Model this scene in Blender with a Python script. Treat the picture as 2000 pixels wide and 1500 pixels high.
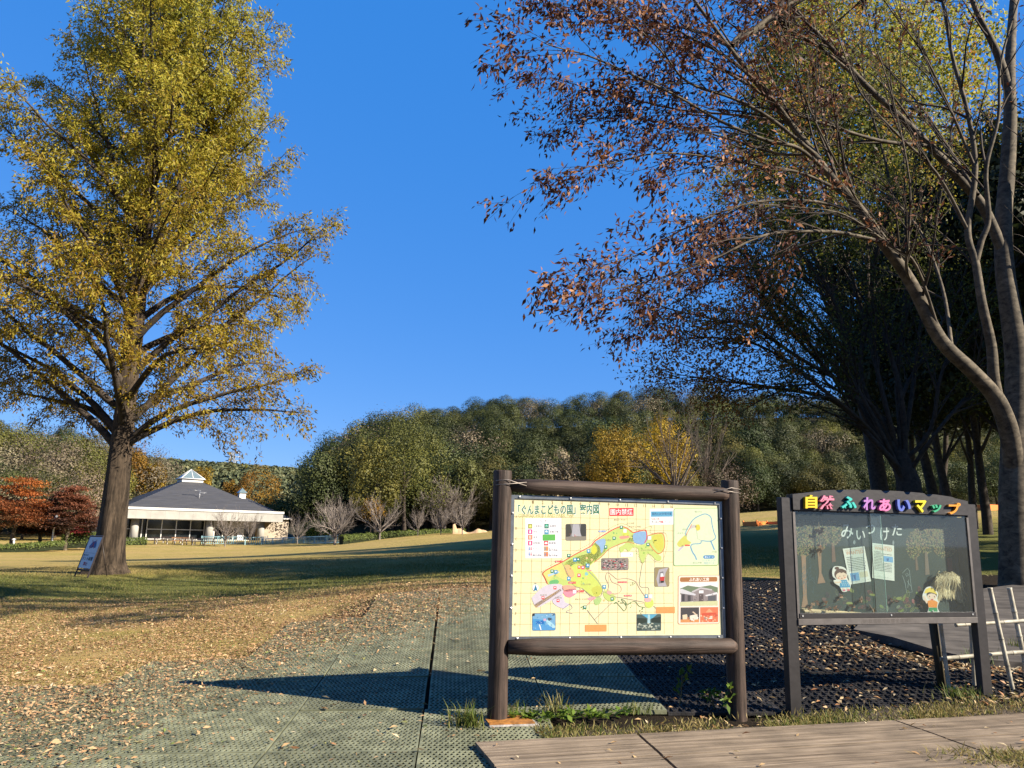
import bpy, math, random
import numpy as np
from mathutils import Vector, Matrix, Quaternion
from math import radians, sin, cos, pi, atan2, sqrt, tan

for o in list(bpy.data.objects):
    bpy.data.objects.remove(o)
SC = bpy.context.scene
COL = SC.collection

# ------------------------------------------------------------------ camera, sky, sun
F_PX, PITCH, ROLL, CAM_H = 1510.0, radians(10.98), radians(1.2), 1.5
R0 = np.array([1, 0, 0.]); U0 = np.array([0, -sin(PITCH), cos(PITCH)]); FW = np.array([0, cos(PITCH), sin(PITCH)])
RT = R0 * cos(ROLL) + U0 * sin(ROLL)
UP = U0 * cos(ROLL) - R0 * sin(ROLL)
cam_d = bpy.data.cameras.new('camera')
cam_d.sensor_width = 36.0
cam_d.lens = 36.0 * F_PX / 2000.0
cam_d.clip_start = 0.05
cam_d.clip_end = 5000
cam = bpy.data.objects.new('camera', cam_d)
COL.objects.link(cam)
cam.matrix_world = Matrix(((RT[0], UP[0], -FW[0], 0), (RT[1], UP[1], -FW[1], 0), (RT[2], UP[2], -FW[2], CAM_H), (0, 0, 0, 1)))
SC.camera = cam

SUN_EL = radians(31.0)
SUN_H = Vector((0.919, -0.394, 0)).normalized()          # horizontal direction towards the sun
SUN_DIR = Vector((SUN_H.x * cos(SUN_EL), SUN_H.y * cos(SUN_EL), sin(SUN_EL)))
W = bpy.data.worlds.new('World')
SC.world = W
W.use_nodes = True
wn = W.node_tree.nodes; wl = W.node_tree.links
wn.clear()
sky = wn.new('ShaderNodeTexSky'); sky.sky_type = 'NISHITA'; sky.sun_disc = False
sky.sun_elevation = SUN_EL
sky.sun_rotation = atan2(SUN_H.x, SUN_H.y)
sky.air_density = 1.0; sky.dust_density = 0.0; sky.ozone_density = 2.0; sky.altitude = 800
hsv = wn.new('ShaderNodeMixRGB'); hsv.inputs[0].default_value = .70; hsv.inputs[2].default_value = (.02, 1.42, 5.0, 1)
bg = wn.new('ShaderNodeBackground'); bg.inputs[1].default_value = 0.060
wo = wn.new('ShaderNodeOutputWorld')
wl.new(sky.outputs[0], hsv.inputs[1]); wl.new(hsv.outputs[0], bg.inputs[0]); wl.new(bg.outputs[0], wo.inputs[0])

sun_d = bpy.data.lights.new('sun', 'SUN'); sun_d.energy = 5.0; sun_d.angle = radians(0.53); sun_d.color = (1.0, 0.90, 0.74)
sun = bpy.data.objects.new('sun', sun_d); COL.objects.link(sun)
sun.rotation_mode = 'QUATERNION'
sun.rotation_quaternion = (-SUN_DIR).to_track_quat('-Z', 'Y')
sun.location = (30, -15, 40)
vs = SC.view_settings
vs.view_transform = 'Standard'; vs.look = 'None'; vs.gamma = 1.0; vs.use_curve_mapping = False
vs.exposure = 1.6
SC.render.film_transparent = False
SC.cycles.max_bounces = 6; SC.cycles.diffuse_bounces = 3; SC.cycles.transmission_bounces = 6; SC.cycles.transparent_max_bounces = 12

# ------------------------------------------------------------------ pixel <-> world helpers (photograph pixels, 2000 x 1500)
CAMP = np.array([0, 0, CAM_H])
def ray(px, py):
    return FW + RT * (px - 1000) / F_PX + UP * (750 - py) / F_PX
def at(px, py, D):
    d = ray(px, py); return CAMP + d * D / d[1]

# ------------------------------------------------------------------ terrain
_cp = []
def _w(x, y, z): _cp.append((x, y, z))
def _p(px, py, D): _cp.append(tuple(at(px, py, D)))
for q in [(-.05, 6.5, 0), (1.96, 6.95, 0), (2.5, 7.0, .01), (4.45, 7.55, .09), (-.2, 5.5, 0), (5, 5.5, 0.02), (2.5, 5.3, 0), (0, 3, 0), (8, 5, .08),
          (-3, 5.5, -.04), (-7, 5.5, -.1), (-4, 8, -.02), (-7, 9, -.08), (-12, 6, -.2), (-.8, 8, .08), (1, 8, .09), (-.9, 10, .23), (1, 10, .25),
          (-1.2, 13.5, .5), (1.5, 13.5, .56), (-3.5, 10, .06), (-4.6, 12.5, .1), (-8, 14, -.1), (-10, 18.6, -.06), (-6, 17, .06),
          (6.5, 8.3, .17), (5.0, 8.6, .22), (4.4, 9.9, .45), (7.7, 12.3, .72), (3.0, 12, .5),
          (5, 80, 2.2), (30, 80, 4.6), (60, 60, 5), (40, 20, 2.2), (25, 10, 1.2), (-60, 84, -1.5), (-60, 125, -.65), (-44, 138, -.5), (-30, 128, .5),
          (-10, 122, 1.6), (15, 116, 3), (-120, 90, -1.8), (-150, 150, -1), (60, 115, 6), (120, 100, 8), (-40, 20, -.5), (-100, 30, -1.2), (100, 0, 1),
          (-80, 0, -.5), (0, -20, 0), (60, -20, .5), (-60, -20, -.3)]:
    _w(*q)
for q in [(3.0, 6.8, 0), (4.2, 6.95, .01), (5.2, 7.0, .02), (6.6, 7.3, .03), (8, 7.2, .05), (6, 6, .01), (5.4, 7.6, .08)]: _w(*q)
for q in [(900, 1100, 24), (900, 1060, 45), (890, 1047, 100), (700, 1110, 24), (700, 1075, 50), (660, 1060, 115), (500, 1068, 112), (350, 1070, 100),
          (0, 1133, 21), (0, 1076, 85), (0, 1100, 45), (205, 1122, 23), (300, 1134, 21.5), (1985, 1148, 13), (1470, 1032, 58), (1930, 1000, 60), (745, 1053, 108)]:
    _p(*q)
_cp = np.array(_cp)
def _tps(r2):
    return np.where(r2 > 1e-12, 0.5 * r2 * np.log(np.maximum(r2, 1e-12)), 0.0)
def _warp(x, y):                                # compress distance so near detail stays smooth
    return np.stack([np.arcsinh(np.asarray(x) / 8.0) * 8, np.arcsinh(np.asarray(y) / 10.0) * 10], -1)
_c2 = _warp(_cp[:, 0], _cp[:, 1])
_n = len(_cp)
_K = _tps(((_c2[:, None] - _c2[None]) ** 2).sum(-1)) + np.eye(_n) * 0.6
_A = np.zeros((_n + 3, _n + 3)); _A[:_n, :_n] = _K; _A[:_n, _n] = 1; _A[:_n, _n + 1:] = _c2; _A[_n, :_n] = 1; _A[_n + 1:, :_n] = _c2.T
_s = np.linalg.solve(_A, np.concatenate([_cp[:, 2], [0, 0, 0]]))
def _ss(a, b, x):
    t = np.clip((x - a) / (b - a), 0, 1); return t * t * (3 - 2 * t)
def H(x, y):
    x = np.asarray(x, float); y = np.asarray(y, float)
    xc = np.clip(x, -150, 130); yc = np.clip(y, -25, 135)
    q = _warp(xc, yc)
    sh = q.shape[:-1]; q = q.reshape(-1, 2)
    z = np.empty(len(q))
    for i in range(0, len(q), 20000):
        k = _tps(((q[i:i + 20000, None] - _c2[None]) ** 2).sum(-1))
        z[i:i + 20000] = k @ _s[:_n] + _s[_n] + q[i:i + 20000] @ _s[_n + 1:]
    z = z.reshape(sh)
    t = (x + 0.238 * y)                         # 0 on the left end of the wooded hill
    z = z + 25 * _ss(122, 195, y) * _ss(-9, 38, t) * (1 - _ss(300, 420, y))
    z = z + 13 * _ss(128, 195, y) * _ss(-30, -75, x + 0.12 * y) * (1 - _ss(300, 420, y))
    z = z + (40 - 0.05 * (x + 130)) * _ss(330, 620, y)
    return z
def hz(x, y):
    return float(H(np.array([x]), np.array([y]))[0])
def gp(px, py, lo=3.0, hi=400.0):               # where the view ray through a pixel first meets the terrain
    d = ray(px, py); ts = np.linspace(lo, hi, 6000) if hi > 100 else np.linspace(lo, hi, 3000)
    P = CAMP[None] + d[None] * (ts / d[1])[:, None]
    k = np.argmax(P[:, 2] < H(P[:, 0], P[:, 1]))
    return P[k]

# ------------------------------------------------------------------ object helpers
def tag(o, label=None, cat=None, group=None, kind=None):
    if label: o['label'] = label
    if cat: o['category'] = cat
    if group: o['group'] = group
    if kind: o['kind'] = kind
    return o
def thing(name, label, cat, loc=(0, 0, 0), rz=0.0, group=None):
    o = bpy.data.objects.new(name, None); COL.objects.link(o)
    o.empty_display_size = 0.2
    o.location = loc; o.rotation_euler = (0, 0, rz)
    return tag(o, label, cat, group)
def link_mesh(name, me, parent=None):
    o = bpy.data.objects.new(name, me); COL.objects.link(o)
    if parent is not None: o.parent = parent
    return o
def dup(root, loc, rz=0.0, scale=None, label=None, group=None):
    r = root.copy(); COL.objects.link(r); r.location = loc; r.rotation_euler = (0, 0, rz)
    if scale is not None: r.scale = scale
    if label: r['label'] = label
    if group: r['group'] = group
    for ch in list(root.children):
        c = ch.copy(); COL.objects.link(c); c.parent = r
        for g in list(ch.children):
            d = g.copy(); COL.objects.link(d); d.parent = c
    return r

class MB:
    """collects shapes into one mesh; faces carry a material"""
    def __init__(s): s.v = []; s.f = []; s.m = []; s.sm = []; s.mats = []
    def mi(s, m):
        if m not in s.mats: s.mats.append(m)
        return s.mats.index(m)
    def add(s, vs, fs, m, smooth=False):
        b = len(s.v); k = s.mi(m)
        s.v += [tuple(map(float, p)) for p in vs]
        for f in fs:
            s.f.append(tuple(i + b for i in f)); s.m.append(k); s.sm.append(smooth)
    def box(s, c, size, m, M=None, bev=0.0):
        x, y, z = [q / 2 for q in size]
        if bev <= 0:
            vs = [(-x, -y, -z), (x, -y, -z), (x, y, -z), (-x, y, -z), (-x, -y, z), (x, -y, z), (x, y, z), (-x, y, z)]
            fs = [(0, 3, 2, 1), (4, 5, 6, 7), (0, 1, 5, 4), (1, 2, 6, 5), (2, 3, 7, 6), (3, 0, 4, 7)]
        else:
            b = bev; vs = []; idx = {}
            for sx in (-1, 1):
                for sy in (-1, 1):
                    for sz in (-1, 1):
                        for ax in range(3):
                            p = [sx * x, sy * y, sz * z]
                            for k in range(3):
                                if k != ax: p[k] -= (sx, sy, sz)[k] * b
                            idx[(sx, sy, sz, ax)] = len(vs); vs.append(tuple(p))
            fs = []
            def q(*a):
                a = list(a)
                n = (Vector(vs[a[1]]) - Vector(vs[a[0]])).cross(Vector(vs[a[2]]) - Vector(vs[a[0]]))
                cc = sum((Vector(vs[i]) for i in a), Vector()) / len(a)
                if n.dot(cc) < 0: a.reverse()
                fs.append(tuple(a))
            for ax in range(3):
                u, w = [k for k in range(3) if k != ax]
                for sg in (-1, 1):
                    ring = []
                    for su, sw in ((-1, -1), (1, -1), (1, 1), (-1, 1)):
                        t = [0, 0, 0]; t[ax] = sg; t[u] = su; t[w] = sw
                        ring.append(idx[(t[0], t[1], t[2], ax)])
                    q(*ring)
            for ax in range(3):                      # edges along ax
                u, w = [k for k in range(3) if k != ax]
                for su in (-1, 1):
                    for sw in (-1, 1):
                        a = [0, 0, 0]; a[u] = su; a[w] = sw
                        lo = a[:]; lo[ax] = -1; hi = a[:]; hi[ax] = 1
                        q(idx[(*lo, u)], idx[(*lo, w)], idx[(*hi, w)], idx[(*hi, u)])
            for sx in (-1, 1):
                for sy in (-1, 1):
                    for sz in (-1, 1):
                        q(*[idx[(sx, sy, sz, k)] for k in range(3)])
        c = Vector(c)
        if M is not None: vs = [M @ (c + Vector(p)) for p in vs]
        else: vs = [c + Vector(p) for p in vs]
        s.add(vs, fs, m)
    def tube(s, pts, rad, m, n=8, cap=True, smooth=True, round_end=False):
        pts = np.asarray(pts, float); k = len(pts)
        rad = np.full(k, rad, float) if np.isscalar(rad) else np.asarray(rad, float)
        V, Fc = tube_arrays(pts, rad, n)
        s.add(V, [tuple(q) for q in Fc], m, smooth)
        if cap:
            b = len(s.v) - n * k
            kk = s.mi(m)
            s.f.append(tuple(b + i for i in reversed(range(n)))); s.m.append(kk); s.sm.append(False)
            s.f.append(tuple(b + n * (k - 1) + i for i in range(n))); s.m.append(kk); s.sm.append(False)
    def poly(s, pts3, m):
        s.add(pts3, [tuple(range(len(pts3)))], m)
    def prism(s, pts3, ext, m):
        """closed outline extruded by vector ext"""
        n = len(pts3); e = Vector(ext)
        a = [Vector(p) for p in pts3]; vs = a + [p + e for p in a]
        nrm = Vector((0, 0, 0))
        for i in range(n): nrm += a[i].cross(a[(i + 1) % n])
        fl = nrm.dot(e) > 0
        f0 = tuple(range(n)); f1 = tuple(range(n, 2 * n))
        fs = [f0[::-1] if fl else f0, f1 if fl else f1[::-1]]
        for i in range(n):
            j = (i + 1) % n
            fs.append((i, j, j + n, i + n) if fl else (j, i, i + n, j + n))
        s.add(vs, fs, m)
    def mesh(s, name):
        me = bpy.data.meshes.new(name)
        me.from_pydata(s.v, [], s.f)
        for m in s.mats: me.materials.append(m)
        me.polygons.foreach_set('material_index', s.m)
        me.polygons.foreach_set('use_smooth', s.sm)
        me.update(); return me
    def build(s, name, parent=None):
        return link_mesh(name, s.mesh(name), parent)

def tube_arrays(pts, rad, n):
    k = len(pts)
    T = np.gradient(pts, axis=0); T /= np.linalg.norm(T, axis=1, keepdims=True) + 1e-12
    ref = np.array([0.31, 0.17, 0.94]) if abs(T[:, 2]).mean() < 0.8 else np.array([0.94, 0.31, 0.17])
    A = np.cross(T, ref); A /= np.linalg.norm(A, axis=1, keepdims=True) + 1e-12
    B = np.cross(T, A)
    th = np.arange(n) * 2 * pi / n
    V = pts[:, None] + rad[:, None, None] * (A[:, None] * np.cos(th)[None, :, None] + B[:, None] * np.sin(th)[None, :, None])
    i = np.arange(k - 1)[:, None] * n; j = np.arange(n)[None]; j2 = (j + 1) % n
    Fc = np.stack([i + j, i + j2, i + n + j2, i + n + j], -1).reshape(-1, 4)
    return V.reshape(-1, 3), Fc

def np_mesh(name, V, Fc, mat, tint=None, smooth=False, extra=None):
    V = np.ascontiguousarray(V, np.float32); Fc = np.ascontiguousarray(Fc, np.int32)
    me = bpy.data.meshes.new(name)
    k = Fc.shape[1]
    me.vertices.add(len(V)); me.vertices.foreach_set('co', V.ravel())
    me.loops.add(Fc.size); me.loops.foreach_set('vertex_index', Fc.ravel())
    me.polygons.add(len(Fc)); me.polygons.foreach_set('loop_start', np.arange(len(Fc), dtype=np.int32) * k)
    if smooth: me.polygons.foreach_set('use_smooth', np.ones(len(Fc), bool))
    for nm, arr in ([('tint', tint)] if tint is not None else []) + (extra or []):
        a = me.attributes.new(nm, 'FLOAT', 'POINT'); a.data.foreach_set('value', np.ascontiguousarray(arr, np.float32))
    for m in (mat if isinstance(mat, (list, tuple)) else [mat]): me.materials.append(m)
    me.update(calc_edges=True)
    return me

def nrmz(a):
    return a / (np.linalg.norm(a, axis=-1, keepdims=True) + 1e-9)
def leaf_mesh(name, P, D, L, Wd, tint, mat, rng, up=None, fold=0.15, nj=.35):
    """one bent diamond per leaf"""
    n = len(P); D = nrmz(np.asarray(D, float))
    ref = rng.normal(size=(n, 3)) if up is None else np.asarray(up) + rng.normal(size=(n, 3)) * nj
    S = nrmz(np.cross(D, ref)); N = np.cross(S, D)
    L = np.broadcast_to(L, n)[:, None]; Wd = np.broadcast_to(Wd, n)[:, None]
    mid = P + D * L * 0.45
    V = np.stack([P, mid + S * Wd * .5 + N * Wd * fold, P + D * L - N * L * .08, mid - S * Wd * .5 + N * Wd * fold], 1).reshape(-1, 3)
    Fc = np.arange(n * 4).reshape(n, 4)
    return np_mesh(name, V, Fc, mat, np.repeat(np.broadcast_to(tint, n), 4))

# ------------------------------------------------------------------ materials
def lin(c):
    return tuple(((q / 255 / 12.92) if q / 255 <= .04045 else ((q / 255 + .055) / 1.055) ** 2.4) for q in c)
_mc = {}
G = .69                                           # overall reflectance level that suits the exposure
def new_mat(name):
    m = bpy.data.materials.new(name); m.use_nodes = True
    nt = m.node_tree; nt.nodes.clear()
    out = nt.nodes.new('ShaderNodeOutputMaterial')
    return m, nt, out
def mat(name, col, rough=0.7, var=0.18, scale=6.0, bump=0.0, bscale=30.0, stretch=(1, 1, 1), metal=0.0, spec=0.3, col2=None, obj_random=0.0, detail=6.0, dirt=None):
    if name in _mc: return _mc[name]
    m, nt, out = new_mat(name); N = nt.nodes; Lk = nt.links
    col = tuple(G * q for q in col); col2 = tuple(G * q for q in col2) if col2 else None
    p = N.new('ShaderNodeBsdfPrincipled')
    p.inputs['Roughness'].default_value = rough; p.inputs['Metallic'].default_value = metal
    p.inputs['Specular IOR Level'].default_value = spec
    tc = N.new('ShaderNodeTexCoord'); mp = N.new('ShaderNodeMapping'); mp.inputs['Scale'].default_value = stretch
    Lk.new(tc.outputs['Object'], mp.inputs['Vector'])
    nz = N.new('ShaderNodeTexNoise'); nz.inputs['Scale'].default_value = scale; nz.inputs['Detail'].default_value = detail; nz.inputs['Roughness'].default_value = .65
    Lk.new(mp.outputs[0], nz.inputs['Vector'])
    rmp = N.new('ShaderNodeValToRGB')
    c1 = tuple(max(0, q * (1 - var * 2)) for q in col); c2 = col2 or tuple(min(1, q * (1 + var * 2)) for q in col)
    rmp.color_ramp.elements[0].position = .3; rmp.color_ramp.elements[0].color = (*c1, 1)
    rmp.color_ramp.elements[1].position = .7; rmp.color_ramp.elements[1].color = (*c2, 1)
    Lk.new(nz.outputs['Fac'], rmp.inputs[0])
    last = rmp.outputs[0]
    if obj_random:
        oi = N.new('ShaderNodeObjectInfo'); h = N.new('ShaderNodeHueSaturation')
        mr = N.new('ShaderNodeMapRange'); mr.inputs[3].default_value = 1 - obj_random; mr.inputs[4].default_value = 1 + obj_random
        Lk.new(oi.outputs['Random'], mr.inputs[0]); Lk.new(mr.outputs[0], h.inputs['Value']); Lk.new(last, h.inputs['Color']); last = h.outputs[0]
    Lk.new(last, p.inputs['Base Color'])
    if bump:
        nb = N.new('ShaderNodeTexNoise'); nb.inputs['Scale'].default_value = bscale; nb.inputs['Detail'].default_value = 5
        Lk.new(mp.outputs[0], nb.inputs['Vector'])
        b = N.new('ShaderNodeBump'); b.inputs['Strength'].default_value = bump; b.inputs['Distance'].default_value = .02
        Lk.new(nb.outputs['Fac'], b.inputs['Height']); Lk.new(b.outputs[0], p.inputs['Normal'])
    Lk.new(p.outputs[0], out.inputs[0])
    _mc[name] = m; return m
def leaf_mat(name, stops, trans=0.35, obj_random=0.0, hue_random=0.0, rough=.6):
    """colour picked along a ramp by each leaf's own tint"""
    if name in _mc: return _mc[name]
    m, nt, out = new_mat(name); N = nt.nodes; Lk = nt.links
    stops = [(q, tuple(G * v for v in c)) for q, c in stops]
    a = N.new('ShaderNodeAttribute'); a.attribute_name = 'tint'
    r = N.new('ShaderNodeValToRGB'); el = r.color_ramp.elements
    el[0].position = stops[0][0]; el[0].color = (*stops[0][1], 1)
    el[1].position = stops[-1][0]; el[1].color = (*stops[-1][1], 1)
    for pos, c in stops[1:-1]:
        e = el.new(pos); e.color = (*c, 1)
    Lk.new(a.outputs['Fac'], r.inputs[0]); last = r.outputs[0]
    if obj_random or hue_random:
        oi = N.new('ShaderNodeObjectInfo'); h = N.new('ShaderNodeHueSaturation')
        mr = N.new('ShaderNodeMapRange'); mr.inputs[3].default_value = 1 - obj_random; mr.inputs[4].default_value = 1 + obj_random
        Lk.new(oi.outputs['Random'], mr.inputs[0]); Lk.new(mr.outputs[0], h.inputs['Value'])
        if hue_random:
            ml = N.new('ShaderNodeMath'); ml.operation = 'MULTIPLY'; ml.inputs[1].default_value = 7.31
            fr = N.new('ShaderNodeMath'); fr.operation = 'FRACT'
            m2 = N.new('ShaderNodeMapRange'); m2.inputs[3].default_value = .5 - hue_random; m2.inputs[4].default_value = .5 + hue_random
            Lk.new(oi.outputs['Random'], ml.inputs[0]); Lk.new(ml.outputs[0], fr.inputs[0]); Lk.new(fr.outputs[0], m2.inputs[0]); Lk.new(m2.outputs[0], h.inputs['Hue'])
        Lk.new(last, h.inputs['Color']); last = h.outputs[0]
    d = N.new('ShaderNodeBsdfPrincipled'); d.inputs['Roughness'].default_value = rough; d.inputs['Specular IOR Level'].default_value = .25
    t = N.new('ShaderNodeBsdfTranslucent'); mx = N.new('ShaderNodeMixShader'); mx.inputs[0].default_value = trans
    Lk.new(last, d.inputs['Base Color']); Lk.new(last, t.inputs['Color'])
    Lk.new(d.outputs[0], mx.inputs[1]); Lk.new(t.outputs[0], mx.inputs[2]); Lk.new(mx.outputs[0], out.inputs[0])
    _mc[name] = m; return m
def flat(rgb, rough=.55):
    """a printed or painted colour given as sRGB 0-255"""
    return mat('paint_%d_%d_%d' % tuple(rgb), tuple(.78 * q for q in lin(rgb)), rough=rough, var=.03, scale=40, spec=.3)

def wood_mat(name, dark, light, axis_scale, rough=.75, bump=.5, cracks=True):
    if name in _mc: return _mc[name]
    dark = tuple(G * q for q in dark); light = tuple(G * q for q in light)
    m, nt, out = new_mat(name); N = nt.nodes; Lk = nt.links
    tc = N.new('ShaderNodeTexCoord'); mp = N.new('ShaderNodeMapping'); mp.inputs['Scale'].default_value = axis_scale
    Lk.new(tc.outputs['Object'], mp.inputs['Vector'])
    n1 = N.new('ShaderNodeTexNoise'); n1.inputs['Scale'].default_value = 1.0; n1.inputs['Detail'].default_value = 9; n1.inputs['Roughness'].default_value = .7; n1.inputs['Distortion'].default_value = .6
    Lk.new(mp.outputs[0], n1.inputs['Vector'])
    n2 = N.new('ShaderNodeTexNoise'); n2.inputs['Scale'].default_value = 3.5; n2.inputs['Detail'].default_value = 4
    Lk.new(tc.outputs['Object'], n2.inputs['Vector'])
    r = N.new('ShaderNodeValToRGB'); r.color_ramp.elements[0].position = .32; r.color_ramp.elements[0].color = (*dark, 1)
    r.color_ramp.elements[1].position = .68; r.color_ramp.elements[1].color = (*light, 1)
    Lk.new(n1.outputs['Fac'], r.inputs[0])
    mx = N.new('ShaderNodeMixRGB'); mx.blend_type = 'MULTIPLY'; mx.inputs[0].default_value = .55
    r2 = N.new('ShaderNodeValToRGB'); r2.color_ramp.elements[0].position = .35; r2.color_ramp.elements[0].color = (.45, .42, .4, 1); r2.color_ramp.elements[1].position = .65; r2.color_ramp.elements[1].color = (1.15, 1.1, 1.05, 1)
    Lk.new(n2.outputs['Fac'], r2.inputs[0]); Lk.new(r.outputs[0], mx.inputs[1]); Lk.new(r2.outputs[0], mx.inputs[2])
    p = N.new('ShaderNodeBsdfPrincipled'); p.inputs['Roughness'].default_value = rough; p.inputs['Specular IOR Level'].default_value = .2
    Lk.new(mx.outputs[0], p.inputs['Base Color'])
    b = N.new('ShaderNodeBump'); b.inputs['Strength'].default_value = bump; b.inputs['Distance'].default_value = .012
    Lk.new(n1.outputs['Fac'], b.inputs['Height']); Lk.new(b.outputs[0], p.inputs['Normal'])
    Lk.new(p.outputs[0], out.inputs[0]); _mc[name] = m; return m

# ------------------------------------------------------------------ ground
def ground_material():
    m, nt, out = new_mat('ground'); N = nt.nodes; Lk = nt.links
    tc = N.new('ShaderNodeTexCoord')
    def noise(s, d=6, r=.6, st=None):
        n = N.new('ShaderNodeTexNoise'); n.inputs['Scale'].default_value = s; n.inputs['Detail'].default_value = d; n.inputs['Roughness'].default_value = r
        if st:
            mp = N.new('ShaderNodeMapping'); mp.inputs['Scale'].default_value = st; Lk.new(tc.outputs['Object'], mp.inputs[0]); Lk.new(mp.outputs[0], n.inputs['Vector'])
        else: Lk.new(tc.outputs['Object'], n.inputs['Vector'])
        return n.outputs['Fac']
    def ramp(f, stops):
        r = N.new('ShaderNodeValToRGB'); e = r.color_ramp.elements
        stops = [(q, tuple((G if max(v) < 1 else 1) * k for k in v)) for q, v in stops for v in (v,)]
        e[0].position = stops[0][0]; e[0].color = (*stops[0][1], 1); e[1].position = stops[-1][0]; e[1].color = (*stops[-1][1], 1)
        for p, c in stops[1:-1]:
            q = e.new(p); q.color = (*c, 1)
        Lk.new(f, r.inputs[0]); return r.outputs[0]
    def mix(f, a, b, mode='MIX'):
        x = N.new('ShaderNodeMixRGB'); x.blend_type = mode
        if isinstance(f, float): x.inputs[0].default_value = f
        else: Lk.new(f, x.inputs[0])
        for k, v in ((1, a), (2, b)):
            if isinstance(v, tuple): x.inputs[k].default_value = (*v, 1)
            else: Lk.new(v, x.inputs[k])
        return x.outputs[0]
    def att(nm):
        a = N.new('ShaderNodeAttribute'); a.attribute_name = nm; return a.outputs['Fac']
    def thr(f, n, lo, hi):                       # zone weight broken up by noise
        ad = N.new('ShaderNodeMath'); ad.operation = 'ADD'; Lk.new(f, ad.inputs[0]); Lk.new(n, ad.inputs[1])
        mr = N.new('ShaderNodeMapRange'); mr.inputs[1].default_value = lo; mr.inputs[2].default_value = hi
        Lk.new(ad.outputs[0], mr.inputs[0]); return mr.outputs[0]
    fine = noise(55, 8, .75); mid = noise(2.2, 6, .65); big = noise(.16, 5, .6); str_ = noise(1, 4, .6, (.12, 1.2, 1))
    straw = ramp(fine, [(.25, (.24, .165, .06)), (.5, (.47, .335, .13)), (.75, (.62, .46, .20))])
    straw = mix(.5, straw, ramp(mid, [(.3, (.70, .66, .52)), (.7, (1.2, 1.12, 1.0))]), 'MULTIPLY')
    straw = mix(thr(big, str_, .85, 1.25), straw, mix(1.0, straw, (.72, .86, .55), 'MULTIPLY'))
    green = ramp(fine, [(.25, (.05, .06, .013)), (.5, (.145, .15, .038)), (.75, (.28, .25, .085))])
    col = mix(thr(att('green'), mid, .75, 1.15), straw, green)
    soil_shade = ramp(fine, [(.3, (.010, .008, .006)), (.55, (.028, .021, .014)), (.75, (.075, .055, .036))])  # soil colour, darkened so lit ground in the mat holes reads as shade
    col = mix(thr(att('soil_shade'), mid, .8, 1.1), col, soil_shade)
    forest = ramp(mid, [(.3, (.016, .017, .008)), (.7, (.05, .045, .02))])
    col = mix(att('forest'), col, forest)
    p = N.new('ShaderNodeBsdfPrincipled'); p.inputs['Roughness'].default_value = .95; p.inputs['Specular IOR Level'].default_value = .08
    Lk.new(col, p.inputs['Base Color'])
    b = N.new('ShaderNodeBump'); b.inputs['Strength'].default_value = .8; b.inputs['Distance'].default_value = .04
    Lk.new(fine, b.inputs['Height']); Lk.new(b.outputs[0], p.inputs['Normal'])
    Lk.new(p.outputs[0], out.inputs[0]); return m

def axis(parts):
    return np.unique(np.concatenate([np.arange(a, b, s) for a, b, s in parts]))
gx = axis([(-900, -300, 60), (-300, -60, 8), (-60, -14, 1.5), (-14, 11, .22), (11, 60, 1.5), (60, 300, 10), (300, 901, 60)])
gy = axis([(-60, 2, 6), (2, 4.4, .4), (4.4, 17, .2), (17, 30, .4), (30, 140, 2.5), (140, 420, 10), (420, 1501, 60)])
X, Y = np.meshgrid(gx, gy)
Z = H(X, Y)
rg = np.random.default_rng(5)
near = _ss(40, 25, Y)
Z = Z + near * (np.sin(X * 2.3 + Y * .7) * .008 + np.sin(Y * 2.9 - X * 1.1) * .007)
# the far lawn dips behind the big tree; a small bank runs along its front
V = np.stack([X, Y, Z], -1).reshape(-1, 3)
ny, nx = X.shape
ii = (np.arange(ny - 1)[:, None] * nx + np.arange(nx - 1)[None])
Fc = np.stack([ii, ii + 1, ii + nx + 1, ii + nx], -1).reshape(-1, 4)
bankline = 19.0 + 0.12 * (X + 10)
green_w = .8 * _ss(15.2, 17.5, Y) * _ss(26, 20, Y) * _ss(-2.0, -5, X) + .55 * _ss(13.5, 16, Y) * _ss(60, 26, Y) * _ss(-6, -1, X) + .6 * _ss(4, 9, X) * _ss(70, 20, Y)
soil_shade_w = _ss(15.5, 14.0, Y) * _ss(-4.2, -2.4, X - .12 * (Y - 6.5))
soil_shade_w = np.maximum(soil_shade_w, _ss(.5, 2, X) * _ss(14, 11, Y))
forest_w = np.maximum(_ss(122, 132, Y) * _ss(-9, 10, X + .238 * Y + 3), _ss(126, 140, Y) * _ss(-50, -70, X)); forest_w = np.maximum(forest_w, _ss(150, 170, Y))
forest_w = np.maximum(forest_w, .0 * X)
me = np_mesh('ground', V, Fc, ground_material(), smooth=True, extra=[('green', green_w.ravel()), ('soil_shade', soil_shade_w.ravel()), ('forest', forest_w.ravel())])
ground = link_mesh('ground', me)
tag(ground, kind='structure')

# ------------------------------------------------------------------ walkway of imitation wood slabs, dark path on the right
m_walk = wood_mat('walkway_wood', (.10, .072, .048), (.42, .335, .245), (.9, 24, 24), rough=.85, bump=1.0)
def gzp(px, py, z):                               # where the view ray through a pixel meets a level plane
    d = ray(px, py); return (CAMP + d * (z - CAM_H) / d[2])[:2]
ZW = .075
W0 = gzp(925, 1449, ZW); W1 = gzp(2000, 1393, ZW); wd = (W1 - W0) / np.linalg.norm(W1 - W0); wnrm = np.array([wd[1], -wd[0]])
def wpt(a, b): q = W0 + wd * a + wnrm * b; return q
b = MB()
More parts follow.
